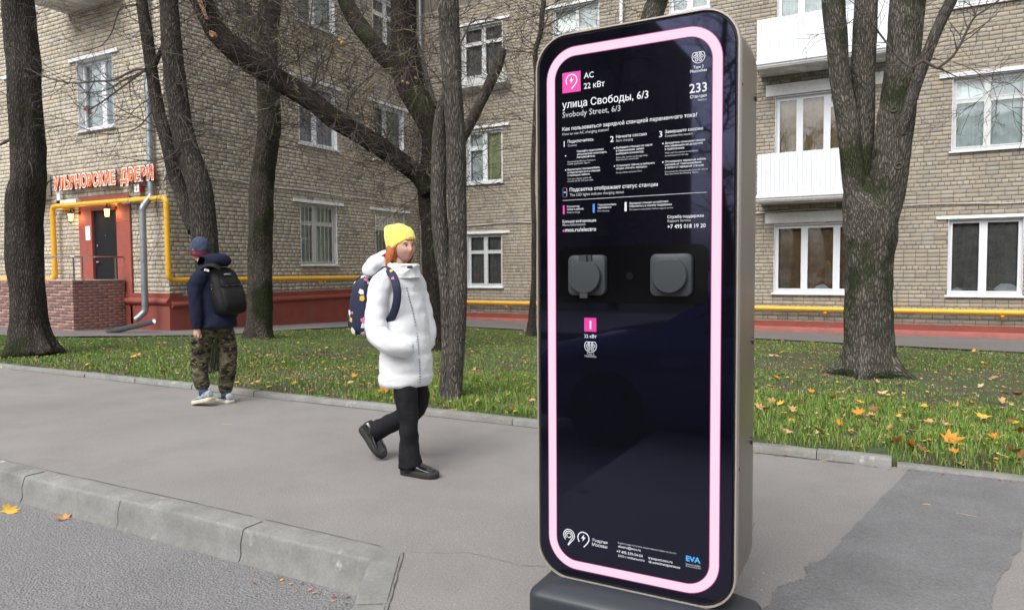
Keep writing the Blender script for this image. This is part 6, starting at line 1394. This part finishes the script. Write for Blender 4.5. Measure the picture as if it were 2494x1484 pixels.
# coat
def cring(px, py, fb, la, yaw=0, n=40, dv=0., pw=1.):
    c = at(px, py, GV + dv); a = Vector((math.cos(yaw), math.sin(yaw), 0)); return ell(c, a*fb, Vector((-a.y, a.x, 0))*la, n, pw)
rows = [(978, 646, .075, .085), (974, 658, .095, .12), (971, 668, .112, .155), (970, 680, .125, .180), (971, 700, .135, .192), (974, 725, .142, .186), (979, 752, .148, .182), (983, 780, .152, .184), (986, 810, .156, .188), (988, 840, .160, .192), (989, 870, .164, .198), (989, 895, .167, .203), (989, 915, .169, .206), (988, 928, .166, .203), (987, 936, .155, .19), (986, 933, .12, .15)]
b = MB(); b.loft([cring(x, y, a, l) for x, y, a, l in rows], False, False)
zt = at(970, 660, GV).z; zb = at(988, 934, GV).z; seams = [at(980, y, GV).z for y in (706, 760, 808, 855, 902)]
def quilt(v, amp=.0065, seams=seams, w=.013):
    d = min(abs(v.co.z + .012*noise.noise(v.co*5) - s_) for s_ in seams); k = math.exp(-(d/w)**2); v.co -= v.normal * amp * k
    v.co += v.normal * .004 * noise.noise(Vector((v.co.x*9, v.co.y*9, v.co.z*22)))
coat = smooth_part(b, 'coat', M_coat, girl, 2, .003, 8, 1, fn=quilt)
# collar and hood
b = MB(); cc = at(984, 655, GV)
def colr(z_, a, l, x_, tip=.0): return [cc + U_*(x_ + a*math.cos(t)) + Vv*l*math.sin(t) + Zz*(z_ + tip*math.cos(t)) for t in [2*PI*k/32 for k in range(32)]]
b.loft([colr(-.06, .125, .135, -.02), colr(-.02, .112, .118, -.012), colr(.012, .104, .106, -.004, -.004), colr(.032, .104, .103, .000, -.006), colr(.038, .094, .092, .000, -.006), colr(.02, .083, .08, -.002, -.006), colr(-.03, .08, .078, -.01)], False, False); smooth_part(b, 'collar', M_coat, coat, 2, .009, 13, 3)
b = MB(); q = at(925, 640, GV)
b.loft([ell(q + Vector((x_, 0, z_)), Vector((math.cos(t_), 0, math.sin(t_)))*a_, Vv*l_, 26) for x_, z_, a_, l_, t_ in ((.09, .055, .03, .065, -.9), (.08, .045, .060, .100, -.75), (.05, .020, .080, .130, -.5), (.015, -.015, .086, .15, -.3), (.0, -.05, .088, .155, -.15), (.01, -.085, .088, .145, .0))], True, True); smooth_part(b, 'hood', M_coat, coat, 1, .010, 10, 5)
b = MB(); q = at(944, 612, GV-.045); b.loft([ell(q, Vector((.02*s_, 0, .012*s_)), Vv*.04*s_ + Zz*.03*s_, 12) for s_ in (.4, 1)] + [ell(q + Vector((-.02, 0, -.01)), Vector((.018, 0, .01)), Vv*.05 + Zz*.02, 12)]); smooth_part(b, 'hood_lining', M_maroon if False else mat('crimson lining', (.42, .015, .05), .8), coat, 0)
# zip line and placket
for k in range(34):
    t = k/33; py = 700 + 222*t; 
    if 0.42 < t < .47 or .71 < t < .74: continue
    q = cring(0, 0, .1, .1) if False else None
    row = min(range(len(rows)), key=lambda i: abs(rows[i][1]-py)); px, _, fb, la = [np.interp(py, [rw[1] for rw in rows[:15]], [rw[j] for rw in rows[:15]]) for j in (0, 1, 2, 3)]
    c = at(px, py, GV); th = -.42 + .10*t; p = c + U_*math.cos(th)*(fb+.005) + Vv*math.sin(th)*(la+.005)
    b = MB() if k == 0 else b; b.box(p.x-.003, p.y-.004, p.z-.006, p.x+.003, p.y+.003, p.z+.006)
b.v = [tuple(Vector(v)-girl.location) for v in b.v]; b.build('front_seam', M_zip, coat)
b = MB(); q = at(988, 651, GV-.10); b.box(q.x+.02, q.y-.012, q.z-.006, q.x+.055, q.y+.0, q.z+.012); b.v = [tuple(Vector(v)-girl.location) for v in b.v]; b.build('zip_pull', M_sole, coat)
# sleeves
b = limb([jt(944, 670, GV-.13, .055), jt(930, 686, GV-.185, .070), jt(921, 715, GV-.21, .074), jt(917, 750, GV-.22, .071), jt(915, 785, GV-.23, .073), jt(920, 812, GV-.235, .074), jt(938, 830, GV-.24, .074), jt(962, 842, GV-.22, .066), jt(985, 848, GV-.18, .058), jt(1000, 850, GV-.13, .045)], 22)
sz = [at(918, y, GV-.24).z for y in (712, 745, 778)]
def q2(v, _=0):
    d = min(abs(v.co.z - s_) for s_ in sz); v.co -= v.normal*.0055*math.exp(-(d/.012)**2); v.co += v.normal*.004*noise.noise(Vector((v.co.x*26, v.co.y*10, v.co.z*18)))
smooth_part(b, 'sleeve', M_coat, coat, 1, .004, 15, 7, fn=q2)
b = limb([jt(1006, 672, GV+.13, .055), jt(1017, 695, GV+.17, .060), jt(1026, 730, GV+.195, .060), jt(1034, 765, GV+.205, .058), jt(1040, 800, GV+.205, .062), jt(1038, 830, GV+.18, .064), jt(1025, 848, GV+.12, .052), jt(1010, 855, GV+.05, .04)], 20); smooth_part(b, 'sleeve', M_coat, coat, 1, .004, 15, 8, fn=q2)
for px, py, w_, mt_ in ((933, 824, .028, M_sole), (969, 845, .024, mat('teal lining', (.05, .22, .20), .7))):
    b = MB(); q = at(px, py, GV-.235); b.loft([ell(q + Vv*o_, U_*w_*s_, Zz*.009*s_, 10) for o_, s_ in ((.02, 1), (0, .9), (-.004, .5))]); smooth_part(b, 'pocket_lining', mt_, coat, 0)
# backpack
bp_ = empty('backpack', (at(900, 735, GV).x, GV, .9), label='navy backpack with pink white and yellow print on the back of the girl', cat='backpack')
c = at(900, 736, GV+.01)
def brow(dz, w, l, dx=0): return ell(c + Zz*dz + U_*dx, U_*w, Vv*l, 28, .62)
b = MB(); b.loft([brow(-.215, .05, .11, .01), brow(-.20, .080, .135, .0), brow(-.14, .095, .145, -.004), brow(-.04, .098, .148, -.002), brow(.06, .09, .145, .004), brow(.13, .075, .135, .014), brow(.175, .055, .11, .022), brow(.195, .03, .07, .026)])
smooth_part(b, 'bag', M_navyp, bp_, 1, .004, 12)
b = MB(); b.loft([ell(c + Zz*(-.10+dz) + U_*(-.085+dx), U_*w, Vv*l, 20, .6) for dz, w, l, dx in ((-.095, .02, .08, .015), (-.08, .035, .105, 0), (0, .042, .115, -.003), (.07, .034, .105, .004), (.085, .015, .08, .015))]); smooth_part(b, 'front_pocket', M_navyp, bp_, 1, .003, 14)
def strip(pts, w, t, nrm, n=2):
    P = spline([(*p, 0) for p in pts], .02); b = MB(); rings = []
    for i, p in enumerate(P):
        a = Vector(P[max(0, i-1)][:3]); e = Vector(P[min(len(P)-1, i+1)][:3]); d = (e-a).normalized(); nn = Vector(nrm(Vector(p[:3]))).normalized(); s = d.cross(nn).normalized(); nn = s.cross(d); q = Vector(p[:3]); rings.append([q - s*w - nn*t, q - s*w*.8 + nn*t, q + s*w*.8 + nn*t, q + s*w - nn*t])
    b.loft(rings); return b
SP = [at(x, y, GV + d) for x, y, d in ((915, 668, -.10), (928, 655, -.145), (944, 657, -.165), (957, 672, -.185), (965, 695, -.20), (967, 720, -.20), (963, 748, -.195), (952, 775, -.185), (938, 795, -.16))]
b = strip(SP, .030, .006, lambda p: p - at(975, p.z and 720, GV)); smooth_part(b, 'strap', M_navyp, bp_, 1)
SP = [at(x, y, GV + d) for x, y, d in ((1002, 662, .12), (1014, 678, .145), (1022, 700, .155), (1025, 725, .16))]; b = strip(SP, .022, .006, lambda p: p - at(985, 700, GV)); smooth_part(b, 'strap', mat('grey violet strap', (.20, .16, .22), .8), bp_, 0)
b = MB(); b.tube(bend([c + Zz*.185 + Vv*-.03, c + Zz*.225 + Vv*-.03, c + Zz*.225 + Vv*.03, c + Zz*.185 + Vv*.03], .03), .008, 8); smooth_part(b, 'carry_handle', M_navyp, bp_, 0)
# printed motifs: small flat patches laid on the bag
R = random.Random(4); motm = [mat('motif pink', (.60, .16, .32), .8), mat('motif white', (.70, .68, .66), .8), mat('motif yellow', (.62, .42, .06), .8), mat('motif lilac', (.42, .22, .45), .8)]
bag = [o for o in bp_.children if o.name.startswith('bag')][0]; pk = [o for o in bp_.children if o.name.startswith('front_pocket')][0]; stp = [o for o in bp_.children if o.name.startswith('strap')][0]
def motifs(src, n, s0, s1, seed):
    R = random.Random(seed); me = src.data; groups = {0: MB(), 1: MB(), 2: MB(), 3: MB()}; polys = [p for p in me.polygons if p.area > 1e-6]
    for i in range(n):
        p = R.choice(polys); nn = p.normal; t1 = nn.orthogonal().normalized(); t2 = nn.cross(t1); c = p.center + nn*.0045; s = R.uniform(s0, s1); a = R.uniform(0, 6); k = R.choice((0, 0, 1, 1, 2, 3)); m_ = R.choice((4, 5, 7)); pts = [c + (t1*math.cos(a+2*PI*j/m_) + t2*math.sin(a+2*PI*j/m_)) * s*R.uniform(.6, 1.1) - nn*.0015 for j in range(m_)]
        groups[k].add(pts + [c], [(j, (j+1) % m_, m_) for j in range(m_)])
    for k, g in groups.items():
        if g.v: g.build('printed_motifs', motm[k], src, kind='stuff')
motifs(bag, 120, .012, .030, 1); motifs(pk, 46, .012, .028, 2); motifs(stp, 10, .012, .022, 3)
# legs
b = limb([jt(984, 912, GV-.08, .066), jt(985, 938, GV-.09, .078), jt(992, 985, GV-.10, .073), jt(996, 1035, GV-.105, .065), jt(995, 1080, GV-.105, .064), jt(998, 1110, GV-.105, .072), jt(1000, 1136, GV-.105, .079)], 20)
leg1 = smooth_part(b, 'trousers', M_pants, girl, 1, .008, 10, 11)
b = limb([jt(1003, 912, GV+.08, .066), jt(1012, 944, GV+.09, .086), jt(1017, 978, GV+.095, .080), jt(1000, 1004, GV+.10, .072), jt(965, 1022, GV+.10, .066), jt(935, 1038, GV+.10, .066), jt(915, 1047, GV+.10, .072)], 20); smooth_part(b, 'trousers', M_pants, girl, 1, .008, 10, 12)
def shoe(heel, fwd, up, L, w, mt, smt, parent, top=.085, prof=None, solet=.028):
    'heel = back end of the sole bottom'
    f = Vector(fwd).normalized(); u = (Vector(up) - f*Vector(up).dot(f)).normalized(); s = f.cross(u); H = Vector(heel)
    O = [(0, .55, top*.75), (.04, .78, top*1.0), (.14, .86, top*1.02), (.26, .84, top*1.0), (.38, .86, top*.86), (.52, .94, top*.70), (.66, 1.0, top*.60), (.80, .98, top*.52), (.91, .80, top*.42), (.985, .45, top*.26)]
    b = MB(); rings = []
    for t, ww, hh in O:
        c = H + f*L*t; ring = []
        for k in range(16):
            a = 2*PI*k/16; x, y = math.cos(a), math.sin(a); hh_ = hh - solet; z = solet + hh_*(.5 + .5*math.copysign(abs(y)**.7, y)); ww_ = w*ww*(1 if y < .2 else 1 - .35*(y-.2)); ring.append(c + s*x*ww_*.5*1.0 + u*z)
        rings.append(ring)
    b.loft(rings); up_ = smooth_part(b, 'shoe', mt, parent, 1)
    b = MB(); rings = []
    for zz, k in ((0, .96), (.004, 1.0), (solet, 1.02), (solet+.004, .98)):
        ring = []; side = [(t, ww) for t, ww, _ in O] + [(1.01, .2)]
        for t, ww in side: ring.append(H + f*(L*(t*k + (1-k)/2)) + s*w*ww*.53*k + u*(zz + (.012*max(0, t-.75)*4*.0)))
        for t, ww in side[::-1]: ring.append(H + f*(L*(t*k + (1-k)/2)) - s*w*ww*.53*k + u*zz)
        rings.append(ring)
    b.loft(rings); smooth_part(b, 'sole', smt, up_, 0)
    return up_
q = at(981, 1152, GV-.10); q.z = .0; sh = shoe((q.x, q.y, 0), (1, .02, 0), (0, 0, 1), .275, .105, M_patent, M_sole, girl, .115, solet=.038)
for t in (.42, .50, .57):
    b = MB(); c = Vector((q.x + .262*t, q.y, .095*(.86 - (t-.42)*1.4))); b.tube([c + Vv*-.022 + Zz*-.002, c + Zz*.006, c + Vv*.022 + Zz*-.002], .003, 6); smooth_part(b, 'lace', M_zip, sh, 0)
hp_ = at(882, 1052, GV+.10); tp_ = at(928, 1118, GV+.10); sh2 = shoe(hp_ + Vector((-.01, 0, .03)), (tp_ - hp_), Vector((1, 0, .45)), .275, .105, M_patent, M_sole, girl, .115, solet=.038)
b = limb([jt(1000, 1120, GV-.105, .045), jt(999, 1146, GV-.105, .05)], 12); smooth_part(b, 'sock', M_sole, girl, 0)
b = limb([jt(925, 1043, GV+.10, .045), jt(905, 1052, GV+.10, .048)], 12); smooth_part(b, 'sock', M_sole, girl, 0)

# ---- boy with the black backpack ----------------------------------
BV = 4.86; b0 = onground(518, 978); boy = empty('person', (b0.x, BV, 0), label='boy in navy hoodie and camouflage trousers walking away on the pavement', cat='person')
fb_ = Vector((-.93, -.36, 0)).normalized()      # the way he looks
hc2 = at(486, 611, BV); P2h, f2, r2, u2 = head(hc2, Vector((-.95, -.12, -.22)), Vector((-.2, 0, 1)), boy, .073, .093, .108)
b = MB(); head_mesh(P2h, b, 40, 28); nk = hc2 + Vector((.03, 0, -.09)); b.loft([ell(nk + Zz*z_ + U_*x_, U_*q_, Vv*q_, 18) for z_, x_, q_ in ((.03, 0, .052), (-.04, .02, .053), (-.12, .045, .065))])
ear = P2h(-PI/2 - .05, -.05, 0); b.loft([ell(ear + r2*-.004*k_, f2*.016*s_ , u2*.027*s_, 14) for k_, s_ in ((0, .7), (1, 1), (3, 1.05), (4.2, .9), (3.4, .6), (2.0, .4))]); smooth_part(b, 'body', M_skin, boy, 0)
def hr2(cx, cz, tilt, a, l, n=26): d = Vector((math.cos(tilt), 0, math.sin(tilt))); return ell(hc2 + U_*cx + Zz*cz, d*a, Vv*l, n)
b = MB(); b.loft([hr2(.006, -.052, -.16, .095, .076), hr2(.008, -.046, -.16, .104, .087), hr2(.008, -.015, -.14, .109, .090), hr2(.008, .008, -.10, .108, .089)], False, False); smooth_part(b, 'beanie_band', M_maroon, boy, 1, .002, 30)
b = MB(); b.loft([hr2(.008, .004, -.10, .107, .089), hr2(.010, .04, -.10, .106, .088), hr2(.014, .082, -.12, .096, .080), hr2(.020, .115, -.15, .076, .062), hr2(.024, .136, -.2, .05, .040), hr2(.026, .144, -.2, .018, .014)], False, True); smooth_part(b, 'beanie', M_beanie, boy, 1, .007, 22, 2)
def bring(px, py, fb, la, yaw=.05, dv=0., n=34): c = at(px, py, BV+dv); a = Vector((math.cos(yaw), math.sin(yaw), 0)); return ell(c, a*fb, Vector((-a.y, a.x, 0))*la, n)
b = MB(); b.loft([bring(508, 642, .075, .085), bring(510, 650, .09, .13), bring(512, 660, .105, .170), bring(515, 675, .125, .195), bring(519, 700, .135, .195), bring(523, 730, .140, .185), bring(526, 760, .150, .190), bring(529, 780, .160, .198), bring(531, 795, .165, .205), bring(531, 797, .15, .19), bring(531, 790, .12, .16)], True, True)
jk = smooth_part(b, 'hoodie', M_navy, boy, 1, .010, 7, 3)
b = limb([jt(498, 668, BV-.13, .065), jt(484, 678, BV-.185, .076), jt(475, 700, BV-.215, .074), jt(475, 725, BV-.225, .068), jt(477, 750, BV-.23, .062), jt(479, 775, BV-.235, .056), jt(479, 794, BV-.235, .048), jt(479, 799, BV-.235, .044)], 18); smooth_part(b, 'sleeve', M_navy, jk, 1, .008, 12, 4)
b = limb([jt(538, 668, BV+.12, .065), jt(556, 680, BV+.18, .074), jt(566, 705, BV+.2, .07), jt(568, 740, BV+.2, .062), jt(562, 775, BV+.2, .052)], 16); smooth_part(b, 'sleeve', M_navy, jk, 1, .008, 12, 5)
b = MB(); q = at(516, 631, BV)
b.loft([ell(q + Vector((x_, 0, z_)), Vector((math.cos(t_), 0, math.sin(t_)))*a_, Vv*l_, 26) for x_, z_, a_, l_, t_ in ((-.10, -.035, .055, .10, 1.0), (-.05, -.01, .09, .125, .75), (.0, .025, .10, .14, .35), (.05, .03, .105, .145, .1), (.09, .01, .095, .14, -.15), (.10, -.03, .09, .13, -.1), (.05, -.07, .09, .13, 0))], True, True); smooth_part(b, 'hood', M_navy, jk, 1, .009, 9, 6)
o = None
me, co = text_mesh('FIG', .03, 0, 3); me = me.copy(); sc_t = .030; n_b = Vector((.72, -.66, .12)).normalized(); xr = Vector((.70, .68, -.18)).normalized(); up_b = xr.cross(-n_b) if False else n_b.cross(xr); org = at(496.5, 659, BV-.19)
up_b = -n_b.cross(xr) if up_b.z < 0 else up_b
V2 = [tuple(org + xr*float(c[0])*sc_t*1.05 + up_b*float(c[1])*sc_t*1.05 - boy.location) for c in co]; me.vertices.foreach_set('co', np.array(V2, np.float32).ravel()); me.update(); me.materials.clear(); link('printed_text', me, jk, M_sw)
# hand: palm, four curled fingers and thumb
hb = at(480, 806, BV-.235); b = MB(); hd = Vector((-.05, 0, -1)).normalized(); pf = Vector((-1, .1, 0)).normalized(); ps = hd.cross(pf).normalized()
b.tube([hb + Zz*.045, hb + Zz*.02, hb, hb - Zz*.03, hb - Zz*.05], [.026, .027, .033, .036, .026], 14)
for k in range(4):
    o_ = pf*(.027 - .018*k) ; base = hb - Zz*.045 + o_ + Vv*-.008; L_ = (.026, .030, .028, .022)[k]
    b.tube([base + Zz*.02, base, base + hd*L_*.7 + Vv*.006, base + hd*L_*.8 + Vv*.026, base + hd*L_*.1 + Vv*.036, base + Zz*.012 + Vv*.030], [.0095, .0102, .0098, .009, .0082, .006], 8)
b.tube([hb + pf*.020 + Zz*.01, hb + pf*.037 - Zz*.015, hb + pf*.040 - Zz*.040, hb + pf*.034 - Zz*.058 + Vv*.01], [.012, .0115, .0105, .008], 8); smooth_part(b, 'hand', M_skin, boy, 0)
# trousers
b = limb([jt(504, 780, BV-.10, .095), jt(500, 805, BV-.10, .098), jt(492, 835, BV-.10, .092), jt(488, 870, BV-.10, .086), jt(487, 900, BV-.10, .080), jt(490, 925, BV-.10, .074), jt(493, 940, BV-.10, .066), jt(494, 946, BV-.10, .050)], 20); tr1 = smooth_part(b, 'trousers', M_camo, boy, 1, .010, 11, 21)
b = limb([jt(540, 780, BV+.10, .095), jt(545, 805, BV+.10, .098), jt(552, 835, BV+.10, .094), jt(555, 870, BV+.10, .086), jt(554, 900, BV+.10, .078), jt(551, 930, BV+.10, .072), jt(549, 946, BV+.10, .066), jt(549, 955, BV+.10, .050)], 20); smooth_part(b, 'trousers', M_camo, boy, 1, .010, 11, 22)
b = MB(); b.loft([bring(524, 775, .13, .18), bring(523, 792, .135, .19), bring(522, 812, .12, .175), bring(521, 825, .06, .09)]); smooth_part(b, 'trousers', M_camo, boy, 1, .006, 11, 23)
b = MB(); q = at(472, 838, BV-.17); b.box(q.x-.015, q.y-.02, q.z-.07, q.x+.13, q.y+.01, q.z+.06); b.box(q.x-.02, q.y-.028, q.z+.02, q.x+.135, q.y+.005, q.z+.062); smooth_part(b, 'cargo_pocket', M_camo, boy, 0)
q = at(514, 968, BV-.10); shoe((q.x+.015, q.y, .062), (-1, -.05, -.22), (-.2, 0, 1), .275, .10, M_shoe, M_soleb, boy, .105, solet=.032)
q = at(566, 985, BV+.10); shoe((q.x-.02, q.y+.0, .0), (-1, .25, 0), (0, 0, 1), .27, .10, M_shoe, M_soleb, boy, .105, solet=.032)
b = limb([jt(494, 944, BV-.10, .045), jt(497, 962, BV-.10, .048)], 12); smooth_part(b, 'sock', M_sock2, boy, 0)
b = limb([jt(549, 952, BV+.10, .045), jt(550, 968, BV+.10, .048)], 12); smooth_part(b, 'sock', M_sock2, boy, 0)
# backpack, leaning
bb = empty('backpack', (at(552, 707, BV).x, BV, .95), label='black school backpack with front pocket hanging on the boy in the navy hoodie', cat='backpack')
c = at(549, 704, BV+.03); ax = (at(561, 768, BV+.03) - at(531, 640, BV+.03)).normalized() * -1; xb = Vector((1, -.12, 0)); xb = (xb - ax*xb.dot(ax)).normalized(); yb = ax.cross(xb).normalized()
def pr_(t, w, l, dx=0, pw=.6): return ell(c + ax*t + xb*dx, xb*w, yb*l, 30, pw)
b = MB(); b.loft([pr_(-.265, .05, .10, .01), pr_(-.25, .085, .135, .012), pr_(-.20, .105, .158, .012), pr_(-.08, .112, .165, .006), pr_(.06, .10, .155, .0), pr_(.15, .082, .135, -.008), pr_(.21, .06, .105, -.018), pr_(.235, .03, .06, -.025)]); bag2 = smooth_part(b, 'bag', M_black, bb, 1, .008, 9, 31)
b = MB(); b.loft([ell(c + ax*t + xb*(.105+dx), xb*w, yb*l, 24, .6) for t, w, l, dx in ((-.235, .02, .09, -.02), (-.22, .035, .115, -.005), (-.12, .042, .125, .0), (-.02, .034, .118, -.01), (.0, .012, .10, -.022))]); smooth_part(b, 'front_pocket', M_black, bb, 1, .004, 14, 32)
b = MB(); b.loft([ell(c + ax*t + xb*(.092+dx), xb*w, yb*l, 24, .6) for t, w, l, dx in ((.0, .02, .09, -.01), (.012, .03, .105, -.002), (.06, .03, .098, -.008), (.10, .02, .08, -.02), (.11, .008, .06, -.03))]); smooth_part(b, 'upper_pocket', M_black, bb, 1, .004, 14, 33)
b = MB()
for k in range(7):
    yy = -.10 + .2*k/6; b.tube([c + ax*(.008) + xb*.128 + yb*yy, c + ax*(.006) + xb*.128 + yb*(yy+.034)], .0035, 5)
smooth_part(b, 'zip', mat('dark zip', (.06, .06, .06), .4), bb, 0)
b = MB(); p = c + ax*.13 + xb*.083; b.loft([[p + yb*sx_*.038 + ax*sz_*.009 + xb*o_ for sx_, sz_ in ((-1, -1), (1, -1), (1, 1), (-1, 1))] for o_ in (0, .012)]); smooth_part(b, 'label_tag', mat('tag grey', (.22, .22, .22), .5), bb, 0)
for sy in (-.15, .155):
    b = MB(); p = c + ax*(.02 if sy > 0 else .05) + yb*sy*1.02 + xb*.02; b.tube([p, p - Zz*.035, p - Zz*.045 + xb*.008], [.006, .006, .008], 6); smooth_part(b, 'zip_tag', M_sw, bb, 0)
b = MB(); b.tube(bend([c + ax*.20 - xb*.04 + yb*-.04, c + ax*.26 - xb*.06 + yb*-.045, c + ax*.26 - xb*.06 + yb*.045, c + ax*.20 - xb*.04 + yb*.04], .035), .012, 8); smooth_part(b, 'carry_handle', M_black, bb, 0)
SP = [at(x, y, BV + d) for x, y, d in ((538, 655, -.08), (520, 645, -.13), (500, 646, -.155), (487, 655, -.165))]; b = strip(SP, .03, .007, lambda p: p - at(520, 690, BV)); smooth_part(b, 'strap', M_black, bb, 1)
# ------------------------------------------------------------------ the side of the street behind the camera (seen in the glass)
M_carp = mat('dark blue car paint', (.04, .065, .24), .14, metal=.3, coat=1.)
M_tyre = mat('tyre', (.012, .012, .012), .8); M_rimc = mat('wheel rim', (.35, .35, .37), .3, metal=.9); M_cglass = mat('car glass', (.01, .012, .014), .05)
car = empty('parked_car', (-.8, -1.65, -.165), label='dark blue car parked in the bay behind the camera', cat='car')
def carsec(x, hw, zb, zs, zt, tw):
    'half width, bottom, shoulder, top, top half width'
    pts = [(hw*.9, zb), (hw, zb+.12), (hw*1.0, zs-.12), (hw*.97, zs), (tw + (hw*.97-tw)*.25, zs+(zt-zs)*.75 if zt-zs > .1 else zt-.005), (tw, zt), (tw*.5, zt+.02)]
    ring = [(x, y, z) for y, z in pts] + [(x, -y, z) for y, z in pts[::-1]]
    return ring
b = MB(); b.loft([carsec(x, hw, zb, zs, zt, tw) for x, hw, zb, zs, zt, tw in ((-2.2, .60, .35, .62, .66, .5), (-2.12, .80, .22, .68, .76, .66), (-1.9, .88, .2, .76, .86, .74), (-1.4, .90, .2, .84, .96, .76), (-.95, .90, .2, .88, 1.03, .76), (-.25, .90, .2, .92, 1.46, .60), (.3, .90, .2, .93, 1.52, .60), (1.1, .90, .2, .94, 1.47, .58), (1.75, .89, .22, .94, 1.08, .62), (2.1, .84, .3, .9, 1.02, .62), (2.2, .7, .4, .8, .95, .5))])
bd = b.build('body', M_carp, car, smooth=True, sharp=38)
for s in (1, -1):
    b = MB(); b.add([(-.78, s*.80, 1.0), (.05, s*.905, .97), (.05, s*.66, 1.40), (-.22, s*.66, 1.40)], [(0, 1, 2, 3)]); b.add([(.12, s*.905, .97), (1.0, s*.905, .98), (.95, s*.65, 1.40), (.12, s*.66, 1.41)], [(0, 1, 2, 3)]); b.build('side_window', M_cglass, car)
    b = MB(); b.tube([(-2.15, s*.55, .66), (-2.0, s*.72, .72), (-1.8, s*.82, .76)], [.05, .07, .03], 10); b.build('headlight', mat('headlight', (.6, .62, .65), .15), car, smooth=True)
    for x in (-1.35, 1.35):
        b = MB(); b.tube([(x, s*.72, .33), (x, s*.915, .33)], .33, 28); w_ = b.build('wheel', M_tyre, car, smooth=True, sharp=40); b = MB(); b.tube([(x, s*.90, .33), (x, s*.925, .33)], .05, 16); [b.tube([(x, s*.918, .33), (x + .22*math.cos(2*PI*k/10), s*.918, .33 + .22*math.sin(2*PI*k/10))], .012, 5) for k in range(10)]; b.build('rim', mat('dark rim', (.05, .05, .055), .4, metal=.6), w_)
# opposite pavement, trees, and unseen houses added to darken the glass reflections
slab('far_pavement', -60, -16, 60, -9, 0, M_asph, kind='structure')
sheet('far_lawn', [(-60, -40), (60, -40), (60, -16), (-60, -16)], -.02, M_soil)
for i, (x0, x1, h) in enumerate(((-46, -12, 15), (-6, 30, 14))):
    e = empty('added_opposite_house', ((x0+x1)/2, -30, 0), label=('unseen brick block added across the street on the left to darken reflections' if i == 0 else 'unseen brick block added across the street behind the camera to darken reflections'), cat='building'); b = MB(); b.box(x0, -42, -.5, x1, -30, h); o = b.build('wall', mat('far brick', (.24, .20, .16), .9, var=[(3, .1)]), e, matrix=rel(e))
    b = MB()
    for fl in range(4):
        for k in range(int((x1-x0)/3.4)): X = x0 + 1.2 + k*3.4; b.box(X, -30.03, 1.4+fl*3.4, X+1.4, -29.96, 3.1+fl*3.4)
    b.build('windows', M_cglass, e, matrix=rel(e), kind='stuff')
random.seed(77); XS = (-13, -8.5, -4.6, -.5, 3.8, 8.5, -17.5, -21.5); ORD = ('first', 'second', 'third', 'fourth', 'fifth', 'sixth', 'seventh', 'eighth')
for i, (x, y) in enumerate([(-13, -17.5), (-8.5, -18), (-4.6, -17.2), (-.5, -18.2), (3.8, -17.4), (8.5, -18), (-17.5, -18.3), (-21.5, -17.3)]):
    e = empty('street_tree', (x, y, 0), label='bare tree across the street, ' + ORD[sorted(XS).index(x)] + ' from the left as seen from the charger', cat='tree', group='bare trees across the street'); Pt = [(x, y, -.1, .2), (x+.1, y, 2, .17), (x-.1+random.uniform(-.3, .3), y, 5, .13), (x+random.uniform(-.6, .6), y, 9, .07), (x, y, 12, .03)]
    bark_part('trunk', Pt, B_dark, e, n=12, seed=40+i); w = Twigs(60+i); w.off(Pt, 46, 2.6, .035, 2, .25, .98, .7, 0); w.build(e)

# ------------------------------------------------------------------ things on the window sills
def sill_bag(x, w, h, label, seed, colr=(.45, .50, .52)):
    e = empty('plastic_bag', (x, VC+RV+.03, .74), label=label, cat='bag'); b = MB(); b.loft([ell((0, .0, z_), Vector((w*q, 0, 0)), Vector((0, .03*q + .004, 0)), 18) for z_, q in ((0, .8), (h*.3, 1), (h*.65, .8), (h*.9, .45), (h, .15))])
    me = b.mesh('bag', False)
    for v in me.vertices: v.co += Vector((noise.noise(v.co*22 + Vector((seed, 0, 0)))*.03, noise.noise(v.co*30)*.012, noise.noise(v.co*26 + Vector((0, seed, 0)))*.03))
    link('bag', me, e, mat('crumpled film', colr, .35))
sill_bag(-1.78, .19, .16, 'crumpled pale bag on the sill of the brown draped window', 1); sill_bag(2.30, .24, .20, 'large crumpled grey bag behind the lace window at the right', 2, (.30, .36, .37)); sill_bag(1.30, .12, .09, 'small white bundle in the corner of the lace window', 3, (.5, .52, .52))
e = empty('potted_plant', (-2.66, VC+RV+.035, .74), label='green leafy plant on the sill of the brown draped window', cat='plant'); R = random.Random(2); b = MB()
for i in range(46):
    a = R.uniform(0, PI); L_ = R.uniform(.10, .26); x = R.uniform(-.13, .13); dx, dz = math.cos(a)*L_*.8, math.sin(a)*L_; y = R.uniform(-.012, .012)
    b.add([(x-.008, y, 0), (x+.008, y, 0), (x+dx*.6+.01, y, dz*.8), (x+dx, y+R.uniform(-.01, .01), dz*.75), (x+dx*.6-.01, y, dz*.8)], [(0, 1, 2, 4), (4, 2, 3)])
b.build('leaves', mat('plant green', (.07, .14, .03), .6), e)
